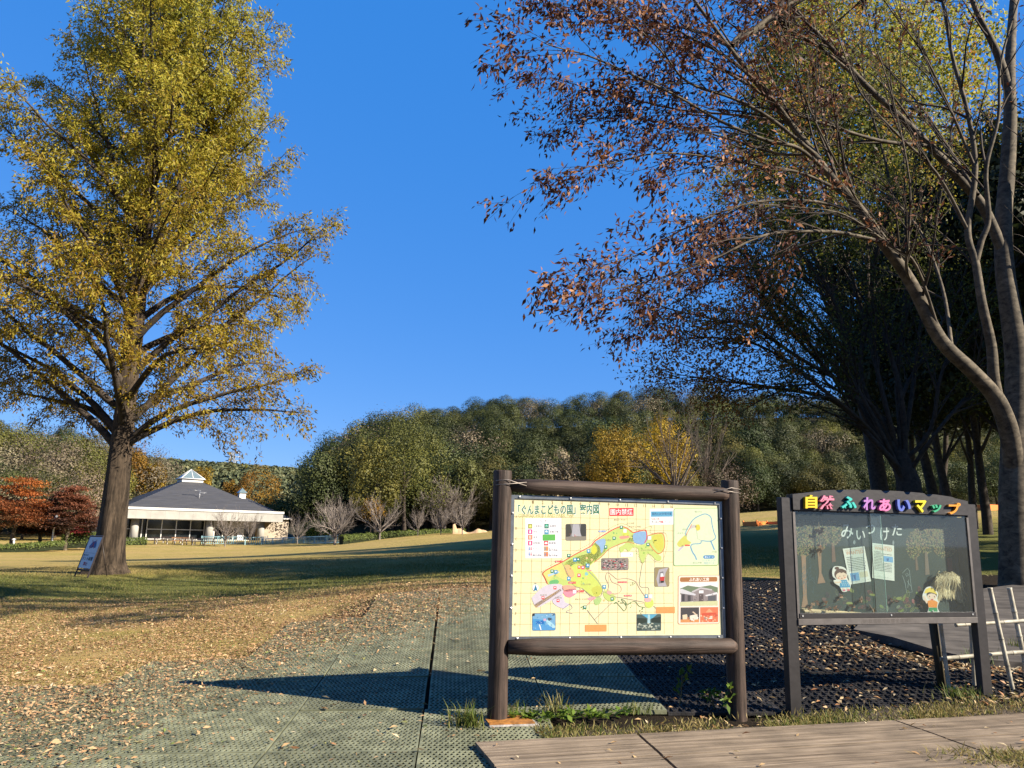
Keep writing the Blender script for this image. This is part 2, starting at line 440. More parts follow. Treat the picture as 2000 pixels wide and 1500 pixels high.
# joints measured along the far edge and the near side: the slabs are skewed a little
jf = [gzp(1250, 1437, ZW), gzp(1755, 1409, ZW)]; jn = [gzp(1320, 1500, ZW), gzp(1960, 1482, ZW)]
def _joint(p, q):                                 # skewed joint: where it starts at the far edge and where it is 1.6 m nearer
    ap, bp = (p - W0) @ wd, (p - W0) @ wnrm; aq, bq = (q - W0) @ wd, (q - W0) @ wnrm; k = (aq - ap) / (bq - bp); return ap - k * bp, ap + k * (1.6 - bp)
ja = [_joint(p, q) for p, q in zip(jf, jn)]
joints_far = [0.0, ja[0][0], ja[1][0], 9.5]; joints_near = [-.02, ja[0][1], ja[1][1], 9.6]
print('joints', joints_far, joints_near)
walk_root = None
for k in range(3):
    g = .012
    a0, a1 = joints_far[k] + g, joints_far[k + 1] - g
    c0, c1 = joints_near[k] + g, joints_near[k + 1] - g
    rows = [0, .30, .57, .86, 1.2, 1.5, 1.8, 2.6]
    for j in range(len(rows) - 1):                      # boards: shallow grooves between
        r0, r1 = rows[j] + .005, rows[j + 1] - .005
        def edge(r): t = r / 1.6; return (a0 + (c0 - a0) * t, a1 + (c1 - a1) * t)
        (s0, e0), (s1, e1) = edge(r0), edge(r1)
        ring = [wpt(s0, r0), wpt(e0, r0), wpt(e1, r1), wpt(s1, r1)]
        zt = [ZW + (.002 if j % 2 else 0) for q in ring]
        top = [(q[0], q[1], z) for q, z in zip(ring, zt)]
        bot = [(q[0], q[1], z - .12) for q, z in zip(ring, zt)]
        b.add(top + bot, [(3, 2, 1, 0), (4, 5, 6, 7), (0, 1, 5, 4), (1, 2, 6, 5), (2, 3, 7, 6), (3, 0, 4, 7)], m_walk)
walk = b.mesh('walkway')
# put the mesh into the frame of the boards so the grain runs along them
ang = atan2(wd[1], wd[0])
walk.transform(Matrix.Rotation(-ang, 4, 'Z') @ Matrix.Translation((-W0[0], -W0[1], 0)))
o = link_mesh('walkway', walk); o.location = (W0[0], W0[1], 0); o.rotation_euler = (0, 0, ang); tag(o, kind='structure')

# earth verge between the walkway and the mats
vb = MB(); vs = []; fs = []; rv = random.Random(4)
m_verge = mat('verge_earth', (.075, .055, .035), rough=.95, var=.35, scale=30, bump=.8, bscale=60)
aa = np.arange(.62, 9.4, .12)
for a in aa:
    wv = .20 + .06 * sin(a * 2.1) + rv.uniform(0, .07) + (.10 if a > 3.2 else 0)
    for k, (bq, zq) in enumerate(((.02, .045), (-.05, .062), (-wv * .6, .060), (-wv, .04), (-wv - .05, -.02))):
        q = wpt(a, bq); vs.append((q[0], q[1], hz(*q) + zq + rv.uniform(-.006, .006)))
for i in range(len(aa) - 1):
    for k in range(4): fs.append((i * 5 + k, i * 5 + k + 1, i * 5 + k + 6, i * 5 + k + 5))
vb.add(vs, fs, m_verge, True); o = vb.build('verge'); tag(o, kind='structure')

m_path = wood_mat('path_dark', (.045, .04, .037), (.16, .145, .13), (1.0, 9, 9), rough=.8, bump=.35)
pth = [gp(1668, 1246), gp(1700, 1212), gp(1765, 1190), gp(1850, 1170), gp(2000, 1150), gp(2250, 1150), gp(2300, 1330), gp(2000, 1312), gp(1915, 1305), gp(1830, 1286), gp(1745, 1262)]
b = MB()
cx = sum(p[0] for p in pth) / len(pth); cy = sum(p[1] for p in pth) / len(pth)
prs = []
for s_ in np.linspace(0.0, 1.0, 7):
    prs.append([(cx + (p[0] - cx) * s_, cy + (p[1] - cy) * s_) for p in pth])
vs = []; fs = []
n = len(pth)
for rr in prs:
    for q in rr: vs.append((q[0], q[1], hz(*q) + .085))
for i in range(6):
    for j in range(n):
        fs.append((i * n + j, i * n + (j + 1) % n, (i + 1) * n + (j + 1) % n, (i + 1) * n + j))
for j in range(n):
    q = prs[6][j]; vs.append((q[0], q[1], hz(*q) - .05))
for j in range(n): fs.append((6 * n + j, 6 * n + (j + 1) % n, 7 * n + (j + 1) % n, 7 * n + j))
b.add(vs, fs, m_path)
o = b.build('path'); tag(o, kind='structure')

# ------------------------------------------------------------------ perforated mats
def mat_mesh(name, m, w, l, nxh, nyh, hole=.5, rim=.012, th=.022, ribs=0.0):
    """one plastic grid mat: every cell is a ring round a hole with inner walls"""
    bb = MB(); cw = (w - 2 * rim) / nxh; cl = (l - 2 * rim) / nyh
    V = []; Fq = []
    hexa = [(cos(a), sin(a)) for a in [radians(30 + 60 * k) for k in range(6)]]
    for j in range(nyh):
        for i in range(nxh):
            off = .25 if j % 2 else -.25
            cx = -w / 2 + rim + (i + .5) * cw; cy = -l / 2 + rim + (j + .5) * cl
            hx = cx + off * cw * .9
            b0 = len(V)
            x0, x1, y0, y1 = cx - cw / 2, cx + cw / 2, cy - cl / 2, cy + cl / 2
            outer = [(x1, y0 + cl * .75), (cx, y1), (x0, y0 + cl * .75), (x0, y0 + cl * .25), (cx, y0), (x1, y0 + cl * .25)]
            outer = [(x1, y1), (cx, y1), (x0, y1), (x0, y0), (cx, y0), (x1, y0)]
            rib = ribs if (i % 2 == 0) else 0
            for (px, py) in outer: V.append((px, py, th))
            for (c, s) in hexa: V.append((min(x1 - .002, max(x0 + .002, hx + c * cw * hole * .5)), cy + s * cl * hole * .5, th))
            for (c, s) in hexa: V.append((min(x1 - .002, max(x0 + .002, hx + c * cw * hole * .5)), cy + s * cl * hole * .5, th - .005))
            for k in range(6):
                k2 = (k + 1) % 6
                Fq.append((b0 + k, b0 + k2, b0 + 6 + k2, b0 + 6 + k)); Fq.append((b0 + 6 + k, b0 + 6 + k2, b0 + 12 + k2, b0 + 12 + k))
    bb.add(V, Fq, m)
    for (c, s) in (((0, -l / 2 + rim / 2, th / 2), (w, rim, th)), ((0, l / 2 - rim / 2, th / 2), (w, rim, th)), ((-w / 2 + rim / 2, 0, th / 2), (rim, l - 2 * rim, th)), ((w / 2 - rim / 2, 0, th / 2), (rim, l - 2 * rim, th))):
        bb.box(c, s, m)
    if ribs:
        for i in range(nxh // 2):
            bb.box((-w / 2 + rim + (2 * i + 1) * cw, 0, th + ribs / 2), (cw * .22, l - 2 * rim, ribs), m)
        for j in range(nyh):
            for i in range(nxh // 2):
                bb.box((-w / 2 + rim + (2 * i + (0 if j % 2 else 1) ) * cw + cw * .5, -l / 2 + rim + (j + .5) * cl, th + ribs * .45), (cw * .5, cl * .3, ribs * .9), m)
    return bb.mesh(name)
m_green = mat('mat_green_plastic', (.135, .146, .085), rough=.65, var=.22, scale=5, bump=.2, spec=.2, col2=(.28, .285, .175), obj_random=.16)
m_black = mat('mat_black_rubber', (.022, .021, .024), rough=.7, var=.3, scale=8, bump=.3, spec=.2, col2=(.05, .046, .045), obj_random=.2)
MW, ML = 1.0, 1.14
green_me = mat_mesh('green_mat', m_green, MW, ML, 25, 22, .80, th=.034)
black_me = mat_mesh('black_mat', m_black, MW, ML, 25, 20, .74, th=.026, ribs=.012)
mo = np.array([-0.67, 6.78]); mdir = np.array([-0.0715, 0.9974]); mrt = np.array([mdir[1], -mdir[0]])
rmat = random.Random(3)
cell = {}
for r_ in range(-2, 6):
    for c in range(-6, 6):
        ctr = mo + mrt * ((c + .5) * (MW + .012)) + mdir * ((r_ + .5) * (ML + .012))
        x, y = ctr
        if c >= 0 and r_ >= 0: x += .022
        if y < 4.1: continue
        # keep clear of the walkway and its grass verge
        sgn = (np.array([x, y]) - W0) @ wnrm
        along = (np.array([x, y]) - W0) @ wd
        if sgn > -.36 and along > .30: continue
        if c <= -4 and r_ > 0: continue
        if c <= -3 and r_ > 1: continue
        if c <= -2 and r_ > 3: continue
        if c <= -6 and r_ > -1: continue
        if c == 5 and r_ > 0 and r_ < 4: continue
        black = c >= 3 or (c == 2 and r_ <= 1) or (c >= 2 and r_ <= 2)
        e = .25
        uu, vv = np.meshgrid(np.linspace(-.5, .5, 6), np.linspace(-.57, .57, 6)); SX = (x + mrt[0] * uu + mdir[0] * vv).ravel(); SY = (y + mrt[1] * uu + mdir[1] * vv).ravel(); SZ = H(SX, SY)
        (gxs, gys, z), *_ = np.linalg.lstsq(np.stack([SX - x, SY - y, np.ones(36)], 1), SZ, rcond=None)
        z += min(.05, max(0, float((SZ - (gxs * (SX - x) + gys * (SY - y) + z)).max()) - .002))
        nrm = Vector((-gxs, -gys, 1)).normalized()
        q = Vector((0, 0, 1)).rotation_difference(nrm)
        rz = atan2(mrt[1], mrt[0]) + rmat.uniform(-.006, .006)
        M = q.to_matrix() @ Matrix.Rotation(rz, 3, 'Z') @ Matrix.Rotation(rmat.uniform(-.008, .008), 3, 'X')
        o = link_mesh('rubber_mat' if black else 'plastic_mat', black_me if black else green_me)
        o.rotation_euler = M.to_euler(); o.location = (x, y, z + .010 + rmat.uniform(0, .006))
        if black: tag(o, 'black ribbed rubber mat laid edge to edge under fallen leaves behind the sign boards', 'ground mat', 'black rubber mats behind the boards')
        elif c < -1: tag(o, 'green perforated mat half buried in dry clippings left of the bare mats', 'ground mat', 'green mats sunk in dry clippings')
        else: tag(o, 'bare green perforated plastic mat laid in a row behind and left of the map sign', 'ground mat', 'bare green perforated mats')
        cell[(c, r_)] = o

# ------------------------------------------------------------------ map sign of round logs
m_log = wood_mat('log_wood', (.012, .009, .007), (.125, .087, .07), (26, 26, 1.3), rough=.62, bump=.7)
m_logx = wood_mat('rail_wood', (.012, .009, .007), (.125, .087, .07), (1.3, 26, 26), rough=.62, bump=.7)
m_alu = mat('grey_metal_strip', (.26, .28, .30), rough=.38, metal=.75, var=.12, scale=12)
m_bolt = mat('bolt_steel', (.75, .75, .73), rough=.3, metal=.6, var=.05)
m_rust = mat('rusty_plate', (.36, .15, .03), rough=.7, var=.25, scale=14, bump=.3)
m_conc = mat('concrete', (.30, .275, .25), rough=.9, var=.2, scale=14, bump=.5)
m_wire = mat('tie_wire', (.35, .30, .26), rough=.5, metal=.5)
PL = np.array([-.062, 6.5]); PR = np.array([1.965, 6.95])
sd = (PR - PL); slen = np.linalg.norm(sd); sd = sd / slen; sang = atan2(sd[1], sd[0])
sign = thing('map_sign', 'wooden park map sign with a pale yellow printed board between two round log posts', 'sign', (PL[0], PL[1], 0), sang)
HPOST = 2.02
def log_post(x, h, r, lean=0.0):
    bb = MB(); zs = np.array([-.3, 0, .3, .7, 1.1, 1.5, 1.8, h - .012, h]); rs = np.array([r, r * 1.03, r, r * 1.0, r * .99, r * .985, r * .985, r * .975, r * .93])
    pts = np.stack([np.full(9, 0.) + lean * zs, np.zeros(9), zs], 1)
    bb.tube(pts, rs, m_log, n=28)
    o = bb.build('post', sign); o.location = (x, 0, 0); return o
log_post(0, HPOST, .079); log_post(slen, HPOST - .01, .079)
def log_rail(z0, z1, r, x0, x1, yoff, rl):
    bb = MB(); xs = np.linspace(x0, x1, 9)
    rr = np.full(9, r); rr[0] = r * .8; rr[1] = r
    if rl: rr[-1] = r * .55; rr[-2] = r * .96
    xs[-2] = x1 - .05
    if rl: xs[-1] = x1
    z = z0 + (z1 - z0) * (xs - x0) / (x1 - x0)
    bb.tube(np.stack([xs, np.full(9, yoff), z], 1), rr, m_logx, n=24)
    return bb.build('rail', sign)
ztop_l, ztop_r = 1.905, 1.905
log_rail(1.898, 1.885, .062, .06, slen - .045, -.01, False)
log_rail(.612, .60, .068, .06, slen - .015, -.045, True)
# printed board: corners found in the photograph
def on_sign(px, py, off=0.0):                     # a photo pixel on the vertical plane of the sign, in sign coordinates (x, z)
    d = ray(px, py); nrm = np.array([sd[1], -sd[0], 0]); p0 = np.array([PL[0], PL[1], 0]) + nrm * off
    t = ((p0 - CAMP) @ nrm) / (d @ nrm); P = CAMP + d * t
    return float((P[:2] - PL) @ sd), float(P[2])
ZS = lambda X_, Y_: (960 + X_ / 3.948, 920 + Y_ / 3.948)
bc = [on_sign(*ZS(*q)) for q in ((150, 176), (1772, 243), (1800, 1300), (128, 1290))]
bx0 = (bc[0][0] + bc[3][0]) / 2; bx1 = (bc[1][0] + bc[2][0]) / 2; bz1 = (bc[0][1] + bc[1][1]) / 2; bz0 = (bc[2][1] + bc[3][1]) / 2
FR = .028
yp0 = -.004                                       # front face of the board, in sign y
bb = MB(); bb.box(((bx0 + bx1) / 2, yp0 + .016, (bz0 + bz1) / 2), (bx1 - bx0 - .01, .03, bz1 - bz0 - .01), flat((247, 238, 190), .4))
board = bb.build('board', sign)
def homog(src, dst):
    A = []; bvec = []
    for (x, y), (u, v) in zip(src, dst):
        A.append([x, y, 1, 0, 0, 0, -u * x, -u * y]); bvec.append(u); A.append([0, 0, 0, x, y, 1, -v * x, -v * y]); bvec.append(v)
    h = np.linalg.solve(np.array(A, float), np.array(bvec, float)); h = np.append(h, 1).reshape(3, 3)
    return lambda x, y: ((h[0] @ (x, y, 1)) / (h[2] @ (x, y, 1)), (h[1] @ (x, y, 1)) / (h[2] @ (x, y, 1)))
HB = homog([(178, 207), (1749, 270), (1786, 1268), (155, 1260)], [(bx0 + FR, bz1 - FR), (bx1 - FR, bz1 - FR), (bx1 - FR, bz0 + FR), (bx0 + FR, bz0 + FR)])
bb = MB()
for c, s in ((((bx0 + bx1) / 2, yp0 - .004, bz1 - FR / 2), (bx1 - bx0, .012, FR)), (((bx0 + bx1) / 2, yp0 - .004, bz0 + FR / 2), (bx1 - bx0, .012, FR)),
             ((bx0 + FR / 2, yp0 - .004, (bz0 + bz1) / 2), (FR, .012, bz1 - bz0 - 2 * FR)), ((bx1 - FR / 2, yp0 - .004, (bz0 + bz1) / 2), (FR, .012, bz1 - bz0 - 2 * FR))):
    bb.box(c, s, m_alu)
bb.build('metal_frame', sign)
bolts = [(x, z) for z in (bz0 + FR / 2, bz1 - FR / 2) for x in np.linspace(bx0 + .07, bx1 - .07, 5)] + [(x, z) for x in (bx0 + FR / 2, bx1 - FR / 2) for z in np.linspace(bz0 + .25, bz1 - .15, 4)]
for (x, z) in bolts:
    bb = MB(); bb.tube([(x, yp0 - .010, z), (x, yp0 - .016, z), (x, yp0 - .0185, z)], [.0085, .0085, .004], m_bolt, n=8, smooth=False); bb.build('bolt', sign)
for sx, sgn in ((.0, 1), (slen, -1)):
    for dz in (.0, .035):
        bb = MB(); bb.tube([(sx - sgn * .07, -.06, 1.895 + dz), (sx + sgn * .03, -.085, 1.905 + dz), (sx + sgn * .19, -.072, 1.895 + (0.03 if dz == 0 else 0))], .004, m_wire, n=5); bb.build('wire_tie', sign)
bb = MB(); bb.box((.09, -.06, -.03), (.40, .30, .19), m_conc, bev=.01); bb.build('footing', sign)
bb = MB(); bb.box((.08, -.06, .070), (.36, .27, .008), m_rust); bb.build('base_plate', sign)

# ------------------------------------------------------------------ text as flat mesh
_tc = {}
def text_geom(txt, bold=0.0):
    key = (txt, bold)
    if key in _tc: return _tc[key]
    cu = bpy.data.curves.new('t', 'FONT'); cu.body = txt; cu.size = 1.0; cu.offset = bold; cu.resolution_u = 3; cu.fill_mode = 'BOTH'
    o = bpy.data.objects.new('t', cu); COL.objects.link(o)
    dg = bpy.context.evaluated_depsgraph_get()
    me = bpy.data.meshes.new_from_object(o.evaluated_get(dg))
    V = np.array([v.co[:] for v in me.vertices]); Fs = [tuple(p.vertices) for p in me.polygons]
    bpy.data.objects.remove(o); bpy.data.curves.remove(cu); bpy.data.meshes.remove(me)
    if len(V) == 0: V = np.zeros((1, 3)); Fs = []
    V[:, :2] -= V[:, :2].min(0); ext = V[:, :2].max(0); ext = np.maximum(ext, 1e-6)
    _tc[key] = (V[:, :2] / ext, Fs); return _tc[key]
class Print:
    """flat layers of print on a vertical face; coordinates are pixels of an enlarged view mapped onto the face"""
    def __init__(s, hom, y): s.b = MB(); s.h = hom; s.y = y; s.l = 0
    def layer(s): s.l += 1
    def put(s, pts, rgb, m=None):
        s.b.poly([(lambda q: (q[0], s.y - .0005 - s.l * .00003, q[1]))(s.h(*p)) for p in pts][::-1], m or flat(rgb))
    def rect(s, x0, y0, x1, y1, rgb, r=0):
        if r: 
            pts = []
            for (cx, cy, a0) in ((x1 - r, y0 + r, -90), (x1 - r, y1 - r, 0), (x0 + r, y1 - r, 90), (x0 + r, y0 + r, 180)):
                for a in (0, 30, 60, 90): pts.append((cx + r * cos(radians(a0 + a)), cy + r * sin(radians(a0 + a))))
            s.put(pts, rgb)
        else: s.put([(x0, y0), (x1, y0), (x1, y1), (x0, y1)], rgb)
    def line(s, pts, w, rgb, m=None):
        """polyline as mitred strip"""
        P = np.array(pts, float); T = np.gradient(P, axis=0); T /= np.linalg.norm(T, axis=1, keepdims=True) + 1e-9
        Nn = np.stack([-T[:, 1], T[:, 0]], 1) * w / 2
        A = P + Nn; B = P - Nn
        for i in range(len(P) - 1): s.put([A[i], A[i + 1], B[i + 1], B[i]], rgb, m)
    def disc(s, cx, cy, r, rgb, ry=None, n=14):
        ry = ry or r
        s.put([(cx + r * cos(2 * pi * k / n), cy + ry * sin(2 * pi * k / n)) for k in range(n)], rgb)
    def text(s, txt, x0, y0, x1, y1, rgb, bold=0.0, shear=0.0):
        V, Fs = text_geom(txt, bold)
        P = [s.h(x0 + (x1 - x0) * u, y1 + (y0 - y1) * v + (u * shear)) for u, v in V]
        s.b.add([(q[0], s.y - .0005 - s.l * .00003, q[1]) for q in P], [f for f in Fs], flat(rgb))
def smooth(pts, n=6, closed=False):
    P = [np.array(p, float) for p in pts]; out = []
    k = len(P)
    rng_ = range(k) if closed else range(k - 1)
    for i in rng_:
        p0 = P[i - 1] if (closed or i > 0) else P[i]; p1 = P[i]; p2 = P[(i + 1) % k]; p3 = P[(i + 2) % k] if (closed or i + 2 < k) else p2
        for t in np.linspace(0, 1, n, endpoint=False):
            out.append(.5 * ((2 * p1) + (-p0 + p2) * t + (2 * p0 - 5 * p1 + 4 * p2 - p3) * t * t + (-p0 + 3 * p1 - 3 * p2 + p3) * t ** 3))
    if not closed: out.append(P[-1])
    return [tuple(q) for q in out]

# ------------------------------------------------------------------ what is printed on the map board
rp = random.Random(11)
P = Print(HB, yp0 + .001)
GRID = (176, 160, 118)
tx = [246, 322, 396, 470, 545, 615, 688, 760, 832, 903, 974, 1045, 1115, 1185, 1254, 1322, 1392]
by = [344, 432, 514, 598, 682, 766, 848, 930, 1012, 1082, 1168]
def grid_x(k, t): return tx[k] + (tx[k] - 812) / 630 * 24 * t - 6 * t
for k in range(len(tx)):
    P.line([(tx[k], 213 + (tx[k] - 178) * .040), (grid_x(k, 1), 1258)], 2.4, GRID)
for j, yy in enumerate(by):
    P.line([(172 - j * 1.4, yy), (1400, yy + 38 - j * 3.6)], 2.4, GRID)
P.layer()
for k in range(16):
    P.text(str(k + 1), tx[k + 1] - 9 + (0 if k < 9 else -6), 226 + k * 3, tx[k + 1] + 6, 248 + k * 3, (150, 130, 90))
for j, ch in enumerate('ABCDEFGHIJK'):
    P.text(ch, 186 - j, by[j] - 8 if j else 336, 200 - j, by[j] + 12 if j else 356, (150, 130, 90))
# title
P.layer(); P.text('「ぐんまこどもの国」案内図', 202, 254, 832, 336, (255, 255, 252), .05, 0)
P.layer(); P.text('「ぐんまこどもの国」案内図', 206, 256, 828, 332, (24, 118, 98), .022, 0)
P.text('GUNMA CHILD LAND PARK MAP', 210, 326, 636, 354, (196, 190, 110))
P.rect(908, 288, 1094, 348, (226, 32, 58)); P.layer(); P.text('園内禁煙', 916, 295, 1086, 340, (255, 250, 250), .01)
# notice card
P.rect(1218, 296, 1402, 418, (252, 252, 250)); P.layer(); P.rect(1228, 316, 1396, 358, (92, 168, 208)); P.layer()
P.text('豚熱(CSF)対策作業', 1236, 324, 1388, 350, (30, 70, 120), .006); P.text('当面の間、', 1230, 364, 1300, 384, (220, 50, 60)); P.text('登山道は', 1232, 388, 1290, 408, (70, 70, 80)); P.text('封鎖', 1292, 386, 1322, 408, (220, 50, 60), .02); P.text('いたします', 1324, 390, 1388, 408, (70, 70, 80))
# legend
P.rect(262, 360, 540, 664, (250, 249, 252)); P.layer(); P.rect(274, 370, 524, 390, (196, 206, 232)); P.layer(); P.rect(277, 372, 521, 388, (248, 248, 252)); P.layer()
P.text('凡　例', 374, 372, 424, 388, (80, 80, 90))
leg = [(282, 402, (170, 172, 70), '公衆電話'), (282, 444, (214, 70, 150), '売店'), (282, 486, (240, 130, 80), '食堂'), (282, 530, (226, 70, 130), '自販機'), (282, 572, (252, 250, 252), 'トイレ'), (282, 614, (250, 250, 252), 'トイレ'),
       (408, 402, (34, 130, 100), '休憩所'), (408, 446, (66, 150, 190), '水飲み場'), (404, 532, (222, 60, 70), '駐車場'), (404, 574, (232, 190, 110), 'トイレ'), (404, 616, (236, 170, 100), 'トイレ')]
for (x, y, c, t) in leg:
    P.rect(x, y, x + 34, y + 36, (150, 150, 170)); P.layer(); P.rect(x + 1.5, y + 1.5, x + 32.5, y + 34.5, c); P.layer()
    w = (255, 255, 255) if sum(c) < 700 else (70, 90, 190)
    if t == '公衆電話': P.disc(x + 18, y + 18, 9, (236, 236, 140))
    elif t == '食堂': P.rect(x + 9, y + 6, x + 13, y + 29, w); P.rect(x + 19, y + 6, x + 23, y + 29, w)
    elif t == '休憩所': P.disc(x + 17, y + 16, 9, (120, 220, 190)); P.rect(x + 9, y + 20, x + 25, y + 25, w)
    elif t == '駐車場': P.rect(x + 6, y + 14, x + 28, y + 25, w); P.rect(x + 10, y + 9, x + 24, y + 15, w)
    elif t == '水飲み場': P.disc(x + 16, y + 16, 9, (240, 250, 255)); P.rect(x + 8, y + 20, x + 30, y + 26, (150, 210, 235))
    elif t == 'トイレ':
        P.disc(x + 10, y + 9, 4, (66, 120, 190)); P.rect(x + 6, y + 14, x + 14, y + 30, (66, 120, 190)); P.disc(x + 24, y + 9, 4, (222, 60, 90)); P.rect(x + 20, y + 14, x + 28, y + 30, (222, 60, 90))
    else: P.disc(x + 17, y + 12, 6, w); P.rect(x + 11, y + 16, x + 23, y + 29, w)
    P.text(t, x + 40, y + 10, x + 40 + 17 * len(t), y + 26, (130, 128, 140))
for (x, y) in ((320, 636), (444, 598), (444, 640)): P.text('親子休憩', x, y, x + 66, y + 12, (140, 138, 150))
P.rect(395, 484, 492, 530, (96, 184, 84)); P.layer()
# land areas of the map (traced outlines)
def area(pts, c, n=4): P.put(smooth(pts, n, True), c)
LG, LG2 = (196, 214, 122), (206, 220, 110)
area([(400, 770), (545, 700), (640, 640), (700, 618), (760, 590), (810, 540), (840, 560), (880, 600), (850, 640), (800, 680), (760, 720), (740, 760), (660, 700), (560, 800), (640, 880), (560, 880), (480, 870), (430, 860), (410, 810)], LG)
area([(560, 712), (650, 660), (720, 640), (790, 620), (830, 640), (800, 690), (750, 740), (800, 800), (850, 880), (858, 920), (820, 965), (780, 960), (700, 900), (640, 880), (600, 840), (575, 780)], LG2)
area([(780, 566), (880, 490), (960, 446), (1010, 430), (1060, 450), (1096, 480), (1100, 540), (1040, 548), (960, 570), (900, 600), (860, 650), (800, 690), (780, 650), (800, 600)], LG)
area([(1090, 490), (1100, 560), (1150, 572), (1200, 540), (1210, 500), (1280, 490), (1318, 486), (1330, 520), (1336, 580), (1316, 630), (1280, 640), (1308, 660), (1306, 690), (1270, 690), (1230, 650), (1200, 640), (1180, 690), (1164, 712), (1140, 660), (1130, 600), (1090, 590), (1060, 620), (1030, 600), (1000, 630), (985, 590), (1030, 560)], LG)
area([(862, 930), (900, 912), (930, 940), (960, 970), (940, 1000), (900, 996), (870, 970)], LG); area([(790, 985), (830, 965), (850, 985), (830, 1020), (800, 1026)], (176, 206, 132))
area([(1190, 1000), (1240, 990), (1250, 1030), (1220, 1055), (1186, 1040)], LG2)
P.layer()
area([(410, 770), (540, 706), (590, 790), (620, 830), (560, 830), (490, 800), (440, 830)], (222, 216, 128)); area([(560, 730), (600, 720), (640, 790), (610, 820), (580, 790)], (240, 190, 130))
area([(450, 840), (500, 828), (520, 850), (480, 876), (450, 866)], (110, 186, 120)); area([(770, 905), (820, 880), (850, 900), (846, 940), (800, 962)], (200, 204, 92))
area([(1010, 470), (1040, 462), (1060, 500), (1020, 520)], (206, 216, 90)); area([(780, 575), (800, 570), (815, 610), (790, 640), (770, 620)], (214, 214, 70)); area([(1240, 510), (1310, 494), (1326, 580), (1300, 620), (1260, 590)], (208, 206, 86))
for _ in range(46):
    x, y = rp.choice([(700, 840), (620, 700), (950, 490), (1270, 560), (820, 920), (900, 965), (1060, 510), (1180, 620), (480, 800), (730, 690)]); P.disc(x + rp.gauss(0, 34), y + rp.gauss(0, 22), rp.uniform(4, 9), rp.choice([(150, 190, 90), (120, 180, 110), (226, 222, 120), (236, 200, 140), (170, 206, 140)]))
P.layer()
area([(800, 545), (860, 520), (880, 540), (864, 600), (846, 630), (832, 580)], (150, 184, 222)); area([(1098, 482), (1190, 470), (1200, 530), (1172, 566), (1120, 560), (1094, 540)], (138, 178, 216))
area([(720, 780), (736, 775), (745, 795), (722, 800)], (140, 200, 200)); P.put([(432, 790), (520, 765), (524, 775), (440, 806)], (180, 210, 230))
area([(420, 872), (540, 868), (548, 940), (470, 985), (420, 1010), (350, 1040), (312, 975), (330, 945)], (214, 206, 218)); area([(470, 985), (545, 945), (566, 1000), (600, 1020), (560, 1050), (500, 1030)], (214, 206, 222))
area([(546, 880), (600, 872), (650, 890), (640, 915), (560, 920)], (244, 176, 150)); area([(556, 915), (640, 900), (660, 930), (610, 965), (570, 955)], (240, 150, 170)); area([(740, 975), (790, 960), (800, 980), (760, 990)], (244, 170, 180)); area([(1180, 985), (1220, 975), (1232, 1000), (1195, 1010)], (246, 180, 180)); area([(888, 925), (915, 918), (930, 938), (905, 948)], (244, 176, 170)); area([(986, 505), (1050, 500), (1060, 515), (1000, 525)], (244, 160, 140))
P.put([(326, 1020), (530, 900), (540, 915), (345, 1042)], (222, 186, 140))
P.layer()
RED = (214, 66, 60); GREY = (160, 150, 140)
P.line(smooth([(432, 860), (412, 815), (398, 775), (470, 730), (545, 695), (640, 640), (720, 600), (765, 575), (800, 535), (870, 490), (950, 445), (1005, 430), (1050, 446), (1090, 475), (1150, 462), (1190, 462), (1196, 520), (1180, 555)], 4), 7, RED)
P.line(smooth([(1200, 505), (1250, 488), (1320, 488), (1336, 560), (1326, 610), (1290, 640), (1250, 610), (1216, 560)], 4), 6, (216, 120, 60))
P.line(smooth([(790, 700), (850, 655), (900, 605), (960, 575), (1040, 548), (1100, 560)], 4), 6, (204, 130, 84)); P.line(smooth([(545, 705), (580, 770), (600, 820), (640, 880), (700, 900), (770, 960), (840, 960), (860, 925), (930, 960), (1010, 975), (1180, 1010)], 4), 4, GREY)
P.line(smooth([(750, 770), (810, 830), (850, 890), (858, 925)], 4), 5, (140, 150, 150))
P.line(smooth([(888, 930), (905, 880), (880, 820), (895, 780), (930, 800), (970, 830), (1040, 825), (1110, 850), (1140, 900), (1180, 960)], 4), 5, (196, 170, 150)); P.line(smooth([(910, 935), (960, 945), (1000, 920), (990, 880), (930, 850), (910, 800)], 4), 4, (216, 176, 160))
P.line(smooth([(1164, 712), (1150, 790), (1142, 870), (1160, 895), (1210, 900), (1216, 950)], 4), 3.5, GREY); P.line([(738, 1065), (795, 1140), (820, 1172)], 4, GREY); P.line([(795, 1140), (930, 1010)], 4, GREY)
P.line(smooth([(960, 1005), (1000, 1050), (1025, 1075), (1040, 1040), (1000, 985), (1030, 1000), (1045, 1030), (1075, 1010), (1110, 1005), (1140, 1040), (1185, 1050)], 4), 5, (110, 140, 96)); P.line([(735, 1030), (790, 975)], 4, (240, 140, 130)); P.line(smooth([(545, 1060), (600, 1020), (622, 1050), (575, 1075), (625, 1090)], 4), 3.5, (150, 140, 160)); P.line([(1250, 1040), (1275, 1060)], 4, GREY)
dots = smooth([(385, 768), (470, 712), (560, 670), (660, 610), (760, 555), (820, 500), (900, 450), (980, 410), (1040, 415), (1100, 450), (1160, 450), (1230, 430), (1225, 480), (1300, 478), (1345, 490), (1356, 560), (1340, 640), (1310, 700), (1250, 690), (1210, 640), (1180, 700), (1150, 700), (1120, 620), (1070, 560)], 7)
for d_ in dots[::1]: P.disc(d_[0], d_[1], 2.4, (150, 140, 100), n=6)
P.layer()
def icon(x, y, c, s=24):
    P.rect(x, y, x + s, y + s * 1.08, c); P.layer(); P.disc(x + s * .5, y + s * .45, s * .26, (240, 250, 250)); P.l -= 1
